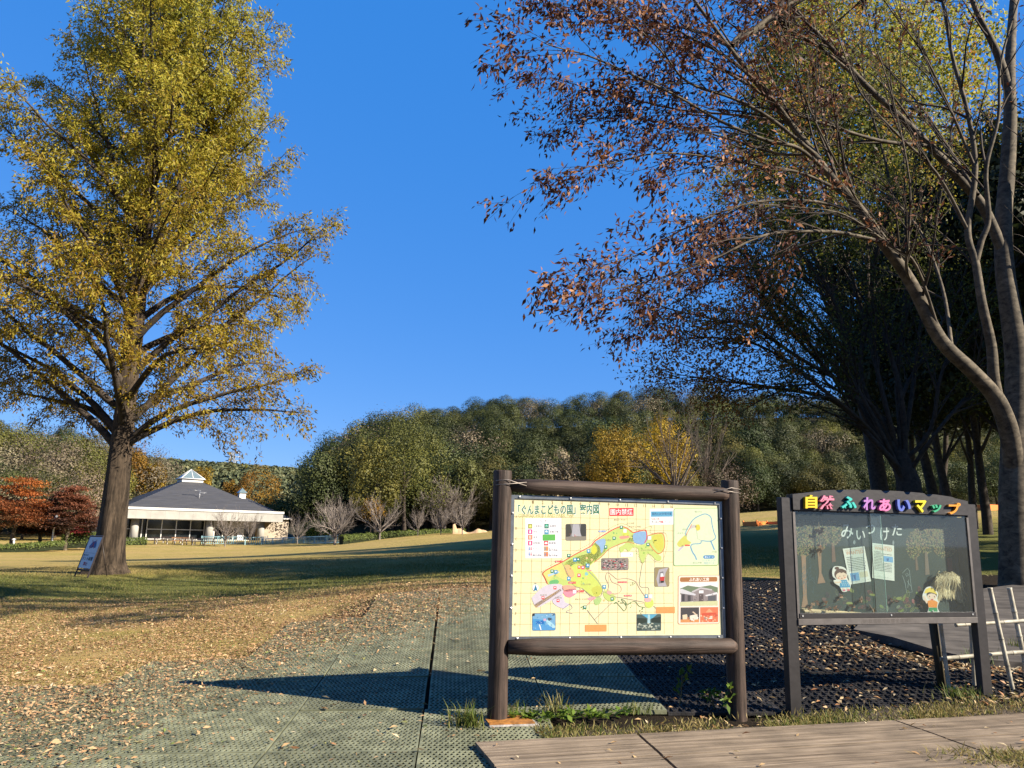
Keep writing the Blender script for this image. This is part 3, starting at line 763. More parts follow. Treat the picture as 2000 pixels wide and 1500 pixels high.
GI, BI, PI_, RI = (34, 130, 100), (70, 150, 196), (226, 60, 120), (222, 60, 70)
for x, y in ((988, 422), (932, 505), (868, 572), (584, 634), (656, 665), (455, 752), (1194, 556), (918, 970), (708, 1030)): icon(x, y, GI)
for x, y in ((734, 600), (630, 664), (728, 710), (482, 756), (582, 808), (856, 874), (1182, 950)): icon(x, y, BI, 27)
for x, y in ((692, 726), (662, 785)): icon(x, y, PI_, 25)
for x, y in ((664, 724), (478, 880), (386, 955), (502, 978)): icon(x, y, RI, 22)
for x, y in ((1016, 450), (1206, 505), (1216, 952), (628, 910)): icon(x, y, (240, 240, 250), 24)
P.layer(); P.layer()
for x0, y0, x1, y1, c, t in ((490, 684, 548, 696, RED, '東ゲート'), (592, 846, 650, 862, RED, '正面ゲート'), (664, 912, 712, 928, RED, '南ゲート'), (975, 848, 1046, 860, (220, 70, 80), 'サイクル広場'), (1022, 952, 1082, 964, (220, 70, 80), '登山道'), (735, 758, 770, 766, (240, 110, 140), '売店'), (825, 458, 880, 470, (110, 150, 220), '噴水')):
    P.rect(x0, y0, x1, y1, c); P.layer(); P.text(t, x0 + 3, y0 + 2, x1 - 3, y1 - 2, (255, 240, 240)); P.l -= 1
for x0, y0, w, t in ((646, 974, 90, '登山コース入口'), (945, 370, 86, '登山コース入口'), (1056, 424, 96, 'みはらしの丘'), (686, 862, 78, '芝生広場'), (610, 700, 72, 'こども広場'), (376, 940, 50, '駐車場'), (488, 962, 54, '駐車場'), (1150, 606, 96, 'せせらぎの道'), (870, 525, 50, '池'), (1040, 398, 60, 'つつじの丘')):
    P.text(t, x0, y0, x0 + w, y0 + 13, (150, 130, 110))
P.rect(995, 628, 1088, 660, (246, 248, 252)); P.layer(); P.text('花の広場', 1002, 634, 1080, 652, (120, 140, 190))
for _ in range(26):
    x, y = rp.choice([(1095, 870), (1010, 1000), (1080, 1030), (1165, 1070), (720, 1055), (940, 1010)]); P.disc(x + rp.gauss(0, 14), y + rp.gauss(0, 14), rp.uniform(3, 6), rp.choice([(100, 146, 90), (126, 160, 100), (80, 130, 96)]), n=7)
# compass
P.disc(340, 890, 24, (245, 248, 252), 26); P.layer(); P.put([(340, 864), (356, 916), (340, 908), (324, 916)], (40, 120, 160)); P.text('N', 334, 850, 346, 862, (90, 120, 140))
P.rect(1272, 1048, 1416, 1096, (236, 158, 92)); P.rect(722, 1178, 888, 1230, (238, 160, 94))
P.layer()
# little photographs printed on the board, as patches of their colours
def photo(x0, y0, x1, y1, base, patches, r=12, edge=(120, 120, 116)):
    l0 = P.l; P.l = max(12, l0) if x0 > 1400 else 12
    P.rect(x0 - 3, y0 - 3, x1 + 3, y1 + 3, edge, r); P.layer(); P.rect(x0, y0, x1, y1, base, r - 2); P.layer()
    for pts, c in patches:
        w, h_ = x1 - x0, y1 - y0
        P.put([(x0 + u * w, y0 + v * h_) for u, v in pts], c); P.layer()
    P.l = l0
def spk(n, u0, v0, u1, v1, cols, s=.03):
    out = []
    for _ in range(n):
        u, v = rp.uniform(u0, u1), rp.uniform(v0, v1); a = rp.uniform(.5, 1.2) * s; b_ = rp.uniform(.5, 1.4) * s
        out.append(([(u - a, v - b_), (u + a, v - b_ * .6), (u + a * .8, v + b_), (u - a * .9, v + b_ * .8)], rp.choice(cols)))
    return out
photo(574, 408, 728, 530, (130, 128, 128), [([(.0, .0), (.22, 0), (.3, .5), (.2, .75), (0, .8)], (66, 66, 58)), ([(.75, 0), (1, 0), (1, .8), (.8, .75), (.7, .5)], (58, 60, 60)), ([(.35, .0), (.65, 0), (.75, .75), (.28, .75)], (176, 176, 184)), ([(0, .78), (1, .76), (1, 1), (0, 1)], (140, 134, 122))] + spk(9, .15, .6, .6, .75, [(200, 150, 130), (190, 90, 90), (220, 210, 200)], .022))
photo(848, 672, 1054, 760, (150, 138, 132), spk(130, .03, .05, .97, .95, [(210, 180, 180), (120, 110, 110), (90, 100, 90), (206, 150, 156), (230, 226, 226), (80, 84, 100), (190, 70, 76), (150, 160, 140)], .035))
photo(1258, 746, 1370, 890, (152, 138, 100), [([(.3, .1), (.95, 0), (.75, .3), (.7, .7), (.85, 1), (.25, 1), (.12, .6)], (176, 172, 180)), ([(.35, .25), (.6, .2), (.68, .8), (.3, .85)], (120, 116, 124)), ([(.42, .3), (.58, .3), (.64, .5), (.4, .5)], (226, 226, 230)), ([(.36, .5), (.7, .48), (.66, .7), (.4, .72)], (196, 60, 56)), ([(.42, .7), (.66, .7), (.62, .8), (.44, .82)], (40, 38, 40))])
photo(316, 1088, 492, 1216, (118, 172, 212), [([(0, .3), (.6, .4), (.55, .7), (0, .75)], (70, 150, 210)), ([(0, .72), (1, .66), (1, 1), (0, 1)], (84, 156, 214)), ([(.15, .45), (.5, .42), (.5, .62), (.15, .62)], (30, 110, 190)), ([(.62, .35), (.8, .5), (1, .75), (1, .88), (.75, .75), (.6, .5)], (170, 216, 232)), ([(.66, .25), (.85, .25), (.82, .42), (.7, .42)], (50, 60, 76)), ([(.48, .3), (.6, .3), (.6, .45), (.48, .45)], (206, 170, 206)), ([(.28, .65), (.33, .65), (.4, .98), (.35, .98)], (236, 244, 250)), ([(0, 0), (.1, 0), (.1, .12), (0, .15)], (40, 44, 50)), ([(.85, .02), (.98, .02), (.98, .12), (.85, .12)], (60, 80, 100))] + spk(30, .05, .05, .95, .95, [(150, 200, 230), (90, 150, 200), (200, 224, 236)], .025))
photo(1122, 1104, 1308, 1228, (70, 92, 90), [([(.2, 0), (.85, 0), (.6, .3), (.5, .3)], (90, 170, 204)), ([(.46, 0), (.54, 0), (.56, .55), (.44, .55)], (170, 206, 216)), ([(0, .2), (.4, .25), (.42, .5), (0, .6)], (38, 54, 46)), ([(.6, .25), (1, .15), (1, .55), (.6, .5)], (30, 48, 42))] + spk(60, .05, .55, .95, .95, [(150, 160, 150), (90, 104, 100), (190, 196, 180), (60, 72, 64)], .045), 8)
# side panel: green course map
P.rect(1404, 294, 1752, 736, (150, 190, 120), 14); P.layer(); P.rect(1408, 298, 1748, 731, (216, 232, 196), 12); P.layer()
area([(1432, 560), (1490, 500), (1510, 490), (1506, 530), (1540, 560), (1500, 575), (1450, 590)], (206, 206, 104)); area([(1570, 430), (1600, 420), (1608, 455), (1584, 466)], (214, 204, 80)); area([(1520, 460), (1545, 425), (1570, 425), (1580, 440), (1545, 450)], (200, 196, 190)); P.line([(1440, 620), (1480, 580)], 14, (200, 186, 206)); P.layer()
P.line(smooth([(1500, 510), (1500, 470), (1540, 400), (1570, 370), (1610, 350), (1650, 340), (1690, 365), (1700, 420), (1715, 480), (1728, 520), (1700, 545), (1660, 548), (1620, 545), (1610, 565), (1550, 570), (1535, 590)], 5), 6, (92, 150, 196)); P.line(smooth([(1535, 590), (1550, 630), (1570, 660), (1582, 690)], 4), 9, (110, 160, 200)); P.line(smooth([(1690, 545), (1705, 580), (1720, 615)], 4), 10, (110, 160, 200)); P.line([(1500, 500), (1545, 415)], 4, (220, 80, 90))
P.line([(1580, 460), (1590, 530), (1620, 545)], 2.5, GREY); P.rect(1490, 572, 1530, 584, (230, 90, 80))
for x0, y0, w, t in ((1564, 316, 56, '登山口'), (1472, 450, 40, '展望台'), (1434, 478, 60, 'みはらし'), (1552, 706, 70, '金山方面'), (1698, 624, 40, '大島')): P.text(t, x0, y0, x0 + w, y0 + 12, (130, 130, 100))
P.rect(1634, 656, 1722, 682, (40, 130, 190), 12); P.layer(); P.text('登山コース', 1644, 661, 1714, 677, (245, 250, 255), .01); P.text('ハイキング', 1628, 688, 1728, 704, (120, 160, 190)); P.text('周回コース', 1640, 708, 1718, 724, (120, 160, 190))
# side panel: workshop
P.rect(1440, 806, 1764, 1184, (226, 178, 150), 14); P.layer(); P.rect(1445, 811, 1759, 1179, (250, 232, 214), 12); P.layer(); P.rect(1454, 822, 1744, 858, (168, 112, 62), 12); P.layer(); P.text('ふれあい工房', 1526, 826, 1680, 854, (255, 255, 250), .015); P.layer()
photo(1456, 864, 1748, 1042, (232, 230, 234), [([(0, .25), (.2, .12), (.5, .2), (.8, .12), (1, .22), (1, .5), (0, .5)], (112, 130, 104)), ([(.02, .35), (.4, .55), (.4, .8), (.02, .85)], (120, 112, 118)), ([(.32, .4), (.55, .24), (.85, .32), (.98, .5), (.98, .82), (.35, .82)], (146, 136, 138)), ([(.0, .28), (.05, .26), (.42, .5), (.4, .56), (0, .45)], (206, 206, 214)), ([(.3, .38), (.55, .2), (.85, .3), (.84, .35), (.55, .27), (.34, .43)], (190, 186, 190)), ([(.66, .55), (.98, .42), (1, .5), (.7, .6)], (222, 222, 228)), ([(.05, .5), (.12, .5), (.12, .8), (.05, .8)], (60, 58, 66)), ([(.2, .55), (.28, .55), (.28, .8), (.2, .8)], (70, 66, 74)), ([(.5, .5), (.62, .5), (.62, .82), (.5, .82)], (92, 80, 82)), ([(.5, .34), (.62, .34), (.62, .46), (.5, .46)], (236, 236, 240)), ([(.74, .58), (.95, .56), (.95, .8), (.74, .8)], (90, 92, 100)), ([(0, .83), (1, .8), (1, 1), (0, 1)], (204, 206, 160))] + spk(20, .3, .45, .95, .8, [(90, 84, 90), (170, 160, 160), (120, 110, 112)], .014), 3, (230, 220, 214))
photo(1460, 1054, 1604, 1170, (70, 66, 70), [([(0, .8), (1, .78), (1, 1), (0, 1)], (214, 146, 90)), ([(.1, .5), (.35, .45), (.4, .78), (.12, .8)], (226, 206, 176)), ([(.5, .55), (.9, .45), (.95, .8), (.5, .85)], (232, 220, 204)), ([(.62, .3), (.7, .28), (.9, .5), (.82, .52)], (220, 196, 170))] + spk(8, .4, .5, .95, .9, [(240, 236, 226), (180, 120, 90)], .05), 3, (240, 226, 214))
photo(1612, 1054, 1752, 1170, (226, 120, 84), [([(.3, .35), (.5, .08), (.72, .35)], (236, 160, 120)), ([(.1, .4), (.9, .36), (.9, .5), (.1, .54)], (206, 84, 60)), ([(.5, .6), (.68, .6), (.68, .78), (.5, .78)], (240, 226, 214)), ([(.25, .62), (.45, .66), (.4, .85), (.22, .8)], (150, 130, 120))] + spk(26, .05, .5, .95, .95, [(236, 170, 130), (200, 90, 70), (246, 200, 170)], .05), 3, (240, 226, 214))
me = P.b.mesh('map_print'); link_mesh('map_print', me, sign)

# ------------------------------------------------------------------ glazed display board
m_brown = mat('brown_aluminium', (.036, .032, .032), rough=.42, metal=.35, var=.12, scale=10, spec=.5, bump=.05)
m_frame = mat('grey_brown_frame', (.135, .12, .112), rough=.45, metal=.3, var=.12, scale=12, spec=.5)
DL = np.array([2.463, 7.0]); DR = np.array([4.44, 7.56])
dd = DR - DL; dlen = np.linalg.norm(dd); dd = dd / dlen; dang = atan2(dd[1], dd[0])
zb = hz(*DL)
disp = thing('display_board', 'dark brown glazed notice case with colourful letters along its curved header', 'notice board', (DL[0], DL[1], 0), dang)
def on_disp(px, py, off=0.0):
    d = ray(px, py); nrm = np.array([dd[1], -dd[0], 0]); p0 = np.array([DL[0], DL[1], 0]) + nrm * off
    t = ((p0 - CAMP) @ nrm) / (d @ nrm); Q = CAMP + d * t
    return float((Q[:2] - DL) @ dd), float(Q[2])
ZD = lambda X_, Y_: (1500 + X_ / 3.124, 940 + Y_ / 3.124)
pw, pdp = .125, .075
for x, zlo, lab in ((0.0, hz(*DL) - .3, 0), (dlen, hz(*DR) - .3, 1)):
    bb = MB(); zt = 1.872
    bb.box((0, 0, (zlo + zt) / 2), (pw * .92, pdp, zt - zlo), m_brown, bev=.006)
    o = bb.build('post', disp); o.location = (x, 0, 0)
hdz = [on_disp(*ZD(*q)) for q in ((155, 72), (1210, 132), (1215, 212), (160, 172))]
hx0, hx1 = pw / 2 - .01, dlen - pw / 2 + .01
ztl = (on_disp(*ZD(160, 74))[1] + on_disp(*ZD(1205, 130))[1]) / 2; zbl = (hdz[2][1] + hdz[3][1]) / 2
zpk = on_disp(*ZD(560, 52))[1]
top = []
notch = [.255, .385, .515, .64, .765]
for k in range(0, 101):
    u = k / 100.0; x = hx0 + (hx1 - hx0) * u
    if u < .155 or u > .915: 
        if k in (0, 100): top.append((x, ztl))
        elif u < .155: top.append((x, ztl + (zpk - ztl) * u / .155 * .55))
        else: top.append((x, ztl + (zpk - ztl) * (1 - u) / .085 * .35))
        continue
    z = ztl + (zpk - ztl) * (1 - abs((u - .5) / .55) ** 2.2)
    for q in notch:
        dq = abs(u - q)
        if dq < .018: z -= .028 * sqrt(max(0, 1 - (dq / .018) ** 2))
    top.append((x, z))
out = [(hx0, -.055, zbl)] + [(x, -.055, z) for x, z in top] + [(hx1, -.055, zbl)]
bb = MB(); bb.prism(out[::-1], (0, .1, 0), m_brown); header = bb.build('header', disp)
# case frame
gzb = (on_disp(*ZD(195, 862))[1] + on_disp(*ZD(1290, 874))[1]) / 2
gzt = zbl
bb = MB()
bb.box(((hx0 + hx1) / 2, .03, gzb + .028), (hx1 - hx0, .16, .056), m_frame, bev=.004)
bb.box(((hx0 + hx1) / 2, -.036, gzb + .078), (hx1 - hx0 - .03, .03, .044), m_brown, bev=.003)
for x in (hx0 + .012, hx1 - .012): bb.box((x, .03, (gzb + gzt) / 2 + .02), (.024, .15, gzt - gzb - .08), m_frame)
bb.box(((hx0 + hx1) / 2, .04, gzt - .006), (hx1 - hx0 - .05, .13, .014), m_brown)
bb.box(((hx0 + hx1) / 2, .115, (gzb + gzt) / 2), (hx1 - hx0, .01, gzt - gzb), m_brown)
bb.build('case', disp)
HD = homog([(160, 185), (1215, 215), (1285, 815), (197, 805)], [(hx0 + .024, gzt), (hx1 - .024, gzt), (hx1 - .024, gzb + .098), (hx0 + .024, gzb + .098)])
PANY = .085                                         # face of the chalkboard behind the glass
m_chalk = mat('chalkboard', lin((47, 60, 58)), rough=.8, var=.12, scale=4, detail=8)
bb = MB(); bb.box(((hx0 + hx1) / 2, PANY + .01, (gzb + gzt) / 2), (hx1 - hx0 - .05, .018, gzt - gzb - .06), m_chalk)
bb.build('chalkboard', disp)
# chalk picture: points seen through the glass, mapped on the recessed panel
def on_panel(px, py): return on_disp(px, py, -PANY)
cc = [(160, 185), (1215, 215), (1285, 815), (197, 805)]
HC = homog(cc, [on_panel(*ZD(*q)) for q in cc])
Q = Print(HC, PANY - .0005)
lim = lambda x, y: Q.h(x, y)[0] > hx0 + .03 and Q.h(x, y)[0] < hx1 - .03 and Q.h(x, y)[1] < gzt - .04
for (pts, c) in (([(203, 450), (230, 450), (236, 700), (246, 770), (204, 770), (214, 700)], (158, 124, 100)), ([(300, 420), (325, 420), (326, 560), (350, 618), (302, 625), (312, 560)], (158, 124, 100)), ([(388, 380), (404, 380), (414, 490), (390, 495)], (118, 92, 82)),
                 ([(898, 460), (908, 460), (918, 540), (902, 545)], (116, 96, 82)), ([(956, 430), (972, 430), (986, 568), (960, 572)], (120, 106, 94)), ([(1090, 470), (1120, 470), (1132, 590), (1104, 590)], (128, 72, 66))):
    Q.put(pts, c)
Q.layer()
crown_c = [(142, 146, 104), (164, 146, 106), (120, 134, 96), (176, 146, 110), (146, 126, 94), (130, 120, 94), (172, 172, 112), (156, 122, 96), (110, 120, 98)]
for (cx, cy, rx, ry, n_) in ((215, 345, 62, 118, 420), (300, 330, 70, 105, 380), (395, 310, 60, 80, 300), (890, 390, 48, 85, 240), (965, 330, 90, 110, 460), (1080, 360, 80, 110, 460), (1010, 320, 130, 60, 240)):
    for _ in range(n_):
        a = rp.uniform(0, 2 * pi); r_ = sqrt(rp.random()); x = cx + rx * r_ * cos(a); y = cy + ry * r_ * sin(a); th = rp.uniform(0, pi); L_ = rp.uniform(7, 16); w_ = rp.uniform(1.6, 3.0)
        if y < 238: continue
        if not lim(x, y): continue
        ux, uy = cos(th) * L_ / 2, sin(th) * L_ / 2; vx, vy = -sin(th) * w_, cos(th) * w_
        Q.put([(x - ux, y - uy), (x + vx, y + vy), (x + ux, y + uy), (x - vx, y - vy)], rp.choice(crown_c))
Q.layer()
for _ in range(60):                                 # blue chalk haze, small marks
    x, y = rp.gauss(220, 30), rp.gauss(560, 50); Q.line([(x, y), (x + rp.uniform(-30, 30), y + rp.uniform(10, 40))], 2, rp.choice([(66, 100, 118), (74, 104, 112), (80, 108, 120)])) if lim(x, y) and x > 205 else None
for k in range(46):
    x, y = rp.uniform(330, 960), rp.choice([rp.uniform(660, 770), rp.uniform(710, 790)]); th = rp.uniform(0, pi); L_, w_ = rp.uniform(14, 24), rp.uniform(7, 11)
    ring = [(x + L_ * cos(t) * cos(th) - w_ * sin(t) * sin(th), y + L_ * cos(t) * sin(th) + w_ * sin(t) * cos(th)) for t in np.linspace(0, 2 * pi, 11)]
    c = rp.choice([(122, 140, 70), (140, 150, 84), (110, 84, 84), (96, 76, 88), (120, 130, 110), (150, 90, 90)])
    if k % 3: Q.line(ring, 2.2, c); Q.line([ring[0], ring[5]], 2, c)
    else: Q.put(ring[:-1], c)
for pts in ([(820, 560), (835, 545), (850, 530), (862, 545), (868, 600), (876, 660), (880, 675), (845, 680), (836, 620), (820, 575)], [(845, 560), (858, 572), (845, 580), (838, 566)], [(850, 610), (870, 640)], [(858, 600), (852, 650)]): Q.line(pts, 3, (140, 158, 158))
Q.layer()
WH = (226, 232, 230)
for ch, x0, y0, x1, y1 in (('み', 446, 262, 520, 350), ('い', 538, 300, 592, 356), ('つ', 596, 264, 652, 322), ('け', 684, 282, 738, 362), ('た', 756, 262, 816, 332)): Q.text(ch, x0, y0, x1, y1, WH, .012)
Q.disc(526, 372, 8, (150, 160, 160), 13); Q.disc(764, 375, 6, (140, 150, 150), 14)
link_mesh('chalk_drawing', Q.b.mesh('chalk_drawing'), disp)
# bolts and strip print on the case
P2 = Print(homog([(195, 835), (1290, 850), (1290, 872), (195, 862)], [(hx0, gzb + .05), (hx1, gzb + .05), (hx1, gzb), (hx0, gzb)]), .03 - .08)
P2.text('(財)群馬県児童健全育成', 612, 844, 900, 864, (96, 88, 84)); link_mesh('lettering', P2.b.mesh('lettering'), disp)
for X_ in (210, 750, 1265):
    q = HD(X_, 815); bb = MB(); bb.tube([(q[0], -.051, gzb + .08), (q[0], -.056, gzb + .08)], .008, m_bolt, n=8); bb.build('lock', disp)
# header letters: thick cut-out letters, each its own colour
cols9 = [('自', (250, 214, 40), 216, 84, 288, 166), ('然', (240, 140, 170), 304, 86, 394, 172), ('ふ', (64, 206, 196), 436, 92, 528, 170), ('れ', (190, 130, 206), 568, 98, 642, 176), ('あ', (238, 130, 190), 664, 108, 736, 184),
         ('い', (96, 116, 206), 774, 112, 858, 184), ('マ', (246, 226, 40), 884, 116, 952, 192), ('ッ', (54, 178, 130), 986, 142, 1044, 190), ('プ', (246, 160, 40), 1088, 132, 1160, 202)]
for ch, c, x0, y0, x1, y1 in cols9:
    V2, Fs = text_geom(ch, .035)
    PX = []
    for u, v in V2:
        PX.append(on_disp(*ZD(x0 + (x1 - x0) * u, y1 + (y0 - y1) * v), .055))
    bb = MB(); n = len(PX); TH = .03
    front = [(q[0], -.055 - TH, q[1]) for q in PX]; back = [(q[0], -.0555, q[1]) for q in PX]
    from collections import Counter
    ed = Counter()
    for f in Fs:
        for a, b_ in zip(f, f[1:] + f[:1]): ed[(a, b_)] += 1
    sides = [(a, b_, b_ + n, a + n) for (a, b_) in ed if (b_, a) not in ed]
    bb.add(front + back, list(Fs), flat(c, .45)); bb.f += [tuple(s_) for s_ in sides]; bb.m += [0] * len(sides); bb.sm += [False] * len(sides)
    link_mesh('letter', bb.mesh('letter'), header)
# sliding panes
def glass_mat():
    m, nt, out = new_mat('pane_glass'); N = nt.nodes; Lk = nt.links
    t = N.new('ShaderNodeBsdfTransparent'); t.inputs[0].default_value = (.93, .97, .955, 1)
    g = N.new('ShaderNodeBsdfGlossy'); g.inputs['Roughness'].default_value = .03
    fr = N.new('ShaderNodeFresnel'); ge = N.new('ShaderNodeNewGeometry')
    io = N.new('ShaderNodeMapRange'); io.inputs[3].default_value = 1.5; io.inputs[4].default_value = 1 / 1.5   # same glass from both sides of the thin pane
    Lk.new(ge.outputs['Backfacing'], io.inputs[0]); Lk.new(io.outputs[0], fr.inputs[0])
    mx = N.new('ShaderNodeMixShader'); Lk.new(fr.outputs[0], mx.inputs[0]); Lk.new(t.outputs[0], mx.inputs[1]); Lk.new(g.outputs[0], mx.inputs[2])
    df = N.new('ShaderNodeBsdfDiffuse'); df.inputs[0].default_value = (.6, .66, .65, 1)
    m2 = N.new('ShaderNodeMixShader'); m2.inputs[0].default_value = .018; Lk.new(mx.outputs[0], m2.inputs[1]); Lk.new(df.outputs[0], m2.inputs[2])
    Lk.new(m2.outputs[0], out.inputs[0]); return m
m_glass = glass_mat()
m_edge = mat('glass_edge', (.30, .48, .42), rough=.2, var=.05)
xm0, xm1 = HD(640, 500)[0], HD(712, 500)[0]
for (a, b_, y) in ((hx0 + .024, xm1, -.022), (xm0, hx1 - .024, -.034)):
    bb = MB(); bb.box(((a + b_) / 2, y, (gzb + gzt) / 2 + .045), (b_ - a, .004, gzt - gzb - .11), m_glass); o = bb.build('glass_pane', disp)
    xe = b_ if a < .2 else a
    b2 = MB(); b2.box((xe, y, (gzb + gzt) / 2 + .045), (.003, .0046, gzt - gzb - .112), m_edge if a < .2 else m_brown); b2.build('pane_edge', o)

# things pinned up inside the case: their photo positions on the chalkboard
dM = Matrix.Translation((DL[0], DL[1], 0)) @ Matrix.Rotation(dang, 4, 'Z')
def hang(name, b_, label, cat, group=None):
    o = link_mesh(name, b_.mesh(name)); o.matrix_world = dM; return tag(o, label, cat, group)
def poster(corners, label, blue, pale, ybase):
    """white sheet with a headline, lines of writing and a small picture"""
    H2 = homog([(0, 0), (100, 0), (100, 150), (0, 150)], [HC(*q) for q in corners])
    S = Print(H2, PANY - ybase)
    S.b.prism([(H2(x, y)[0], PANY - ybase, H2(x, y)[1]) for x, y in ((0, 0), (100, 0), (100, 150), (0, 150))], (0, .0022, 0), flat((232, 236, 228)))
    S.text('WANTED', 10, 12, 90, 28, (222, 170, 140), .02)
    S.line([(10, 8), (90, 8)], 1.6, (222, 170, 140))
    ys = list(np.arange(38, 100, 7.0)) if pale else list(np.arange(36, 118, 6.5))
    for k, y in enumerate(ys):
        x = 8; xe = 92 if not (blue[0] < 92 and blue[1] - 4 < y < blue[3] + 2 and blue[0] > 40) else blue[0] - 4
        if k == 0: xe = min(xe, 40)
        while x < xe - 4:
            w_ = rp.uniform(1.6, 4.2); S.put([(x, y - rp.uniform(1, 2.1)), (x + w_, y - rp.uniform(1, 2.1)), (x + w_ * .9, y + rp.uniform(1, 2.0)), (x + .3, y + rp.uniform(.8, 2.0))], rp.choice([(70, 74, 78), (92, 96, 98), (110, 116, 118)])); x += w_ + rp.uniform(.5, 1.5)
    S.rect(*blue, (120, 176, 226)); S.layer()
    S.put([(blue[0] + 12, blue[1] + 10), (blue[0] + 24, blue[1] + 7), (blue[0] + 22, blue[3] - 5), (blue[0] + 16, blue[3] - 4)], (70, 110, 170))
    if pale: S.rect(*pale, (222, 216, 190))
    x = 8
    while x < 90:
        S.line([(x, 142 + rp.uniform(-3, 2)), (x + rp.uniform(1, 4), 140 + rp.uniform(-3, 5))], .9, (130, 134, 134)); x += rp.uniform(3, 7)
    return hang('poster', S.b, label, 'poster', 'wanted posters in the case')
poster([(454, 412), (586, 396), (627, 610), (498, 630)], 'tilted white WANTED sheet with a blue picture at its lower left corner', (10, 104, 50, 138), (54, 104, 92, 128), .004)
poster([(634, 376), (766, 392), (769, 608), (634, 590)], 'upright white WANTED sheet with a blue picture at its upper right', (52, 50, 94, 74), None, .006)
def cutout(name, outline, layers, label, y):
    S = Print(HC, PANY - y)
    q = [S.h(*p) for p in outline]
    S.b.prism([(a, PANY - y, c) for a, c in q], (0, .004, 0), flat((240, 238, 232)))
    for pts, c in layers: S.layer(); S.put(pts, c)
    return hang(name, S.b, label, 'cutout')
def ell(cx, cy, rx, ry, n=16, a0=0, a1=360): return [(cx + rx * cos(radians(a0 + (a1 - a0) * k / n)), cy + ry * sin(radians(a0 + (a1 - a0) * k / n))) for k in range(n + (0 if a1 - a0 == 360 else 1))]
cutout('paper_doll', smooth([(388, 580), (384, 545), (396, 520), (430, 518), (460, 528), (478, 555), (476, 590), (496, 625), (492, 655), (470, 672), (446, 672), (428, 640), (400, 622), (392, 604), (408, 598)], 5, True),
       [(ell(434, 566, 38, 34), (88, 54, 40)), (ell(412, 530, 14, 9), (88, 54, 40)), (ell(440, 578, 34, 24), (244, 214, 190)), ([(404, 560), (425, 552), (440, 560), (458, 550), (472, 566), (470, 545), (440, 532), (408, 540)], (88, 54, 40)), (ell(422, 590, 6, 4), (236, 150, 130)), (ell(460, 586, 6, 4), (236, 150, 130)), ([(425, 578), (434, 577), (434, 579.5), (425, 581)], (90, 60, 50)), ([(448, 576), (458, 575), (458, 577.5), (448, 579)], (90, 60, 50)), (ell(442, 592, 5, 3), (200, 90, 90)),
        ([(436, 602), (470, 600), (490, 632), (494, 646), (430, 648), (430, 630)], (76, 160, 206)), ([(430, 610), (436, 604), (440, 618), (404, 622), (396, 610), (412, 612)], (244, 214, 190))] + [(ell(438 + 12 * (k % 4) + 4 * (k // 4), 612 + 10 * (k // 4), 2.4, 2.4, 7), (240, 246, 250)) for k in range(12)] + [([(446, 648), (458, 648), (460, 664), (446, 664)], (244, 220, 200)), ([(470, 648), (482, 648), (486, 662), (472, 664)], (244, 220, 200)), (ell(456, 664, 9, 6), (226, 120, 140)), (ell(482, 662, 9, 6), (226, 120, 140))],
       'small paper girl with a brown bun and blue spotted dress beside the tilted sheet', .018)
cutout('paper_doll', smooth([(920, 700), (924, 680), (940, 650), (966, 640), (994, 650), (1014, 684), (1010, 715), (1018, 735), (1012, 770), (1026, 806), (992, 808), (984, 790), (970, 790), (968, 808), (948, 806), (958, 770), (948, 735), (926, 722)], 5, True),
       [(ell(976, 690, 32, 26), (44, 34, 34)), (ell(976, 702, 29, 20), (246, 216, 196)), ([(930, 680), (940, 656), (966, 645), (992, 655), (1010, 690), (984, 678), (960, 674), (940, 682)], (246, 214, 90)), (ell(978, 720, 8, 5), (206, 90, 100)), (ell(962, 700, 3, 4), (60, 40, 40)), (ell(992, 702, 3, 4), (60, 40, 40)),
        ([(946, 728), (968, 722), (994, 724), (1012, 735), (1008, 768), (956, 766), (952, 742)], (246, 150, 50)), ([(924, 702), (934, 694), (952, 735), (944, 744), (930, 722)], (246, 216, 196)), ([(960, 768), (1008, 768), (1012, 792), (990, 792), (984, 780), (976, 792), (956, 790)], (40, 150, 90)), (ell(960, 800, 9, 5), (120, 70, 50)), (ell(1008, 801, 9, 5), (120, 70, 50))],
       'small paper boy in a yellow hat and orange shirt standing in the case corner', .045)
# straw wig like bundle
m_straw = leaf_mat('straw_fibre', [(0, (.42, .31, .16)), (.5, (.74, .60, .36)), (1, (.95, .84, .58))], trans=.2)
bb_V = []; bb_F = []; tint = []
rs = np.random.default_rng(8)
xc, zc = HC(1085, 640); sx = abs(HC(1185, 640)[0] - xc) / 100; 
for k in range(760):
    a = rs.uniform(-1.4, 1.4); ax, az = HC(1070 + 55 * sin(a) + rs.normal() * 8, 610 - 38 * cos(a) + rs.normal() * 8)
    L_ = rs.uniform(.09, .24) ; out_ = sin(a) * rs.uniform(.2, 1.0)
    pts = []
    for t in np.linspace(0, 1, 6):
        pts.append((ax + out_ * .09 * t + .016 * sin(t * 5 + k) * t, PANY - .03 - .035 * sin(pi * min(1, t * 1.2)) + rs.normal() * .001, az + .03 * sin(pi * t * .7) - L_ * t * t))
    Vv, Ff = tube_arrays(np.array(pts), np.linspace(.0052, .0024, 6), 3)
    b0 = len(bb_V) * len(Vv); bb_V.append(Vv); bb_F.append(Ff + k * len(Vv)); tint.append(np.full(len(Vv), rs.random()))
o = link_mesh('straw_bundle', np_mesh('straw_bundle', np.concatenate(bb_V), np.concatenate(bb_F), m_straw, np.concatenate(tint), smooth=True)); o.matrix_world = dM
tag(o, 'shaggy bundle of pale straw hanging in the lower right of the case', 'straw bundle')
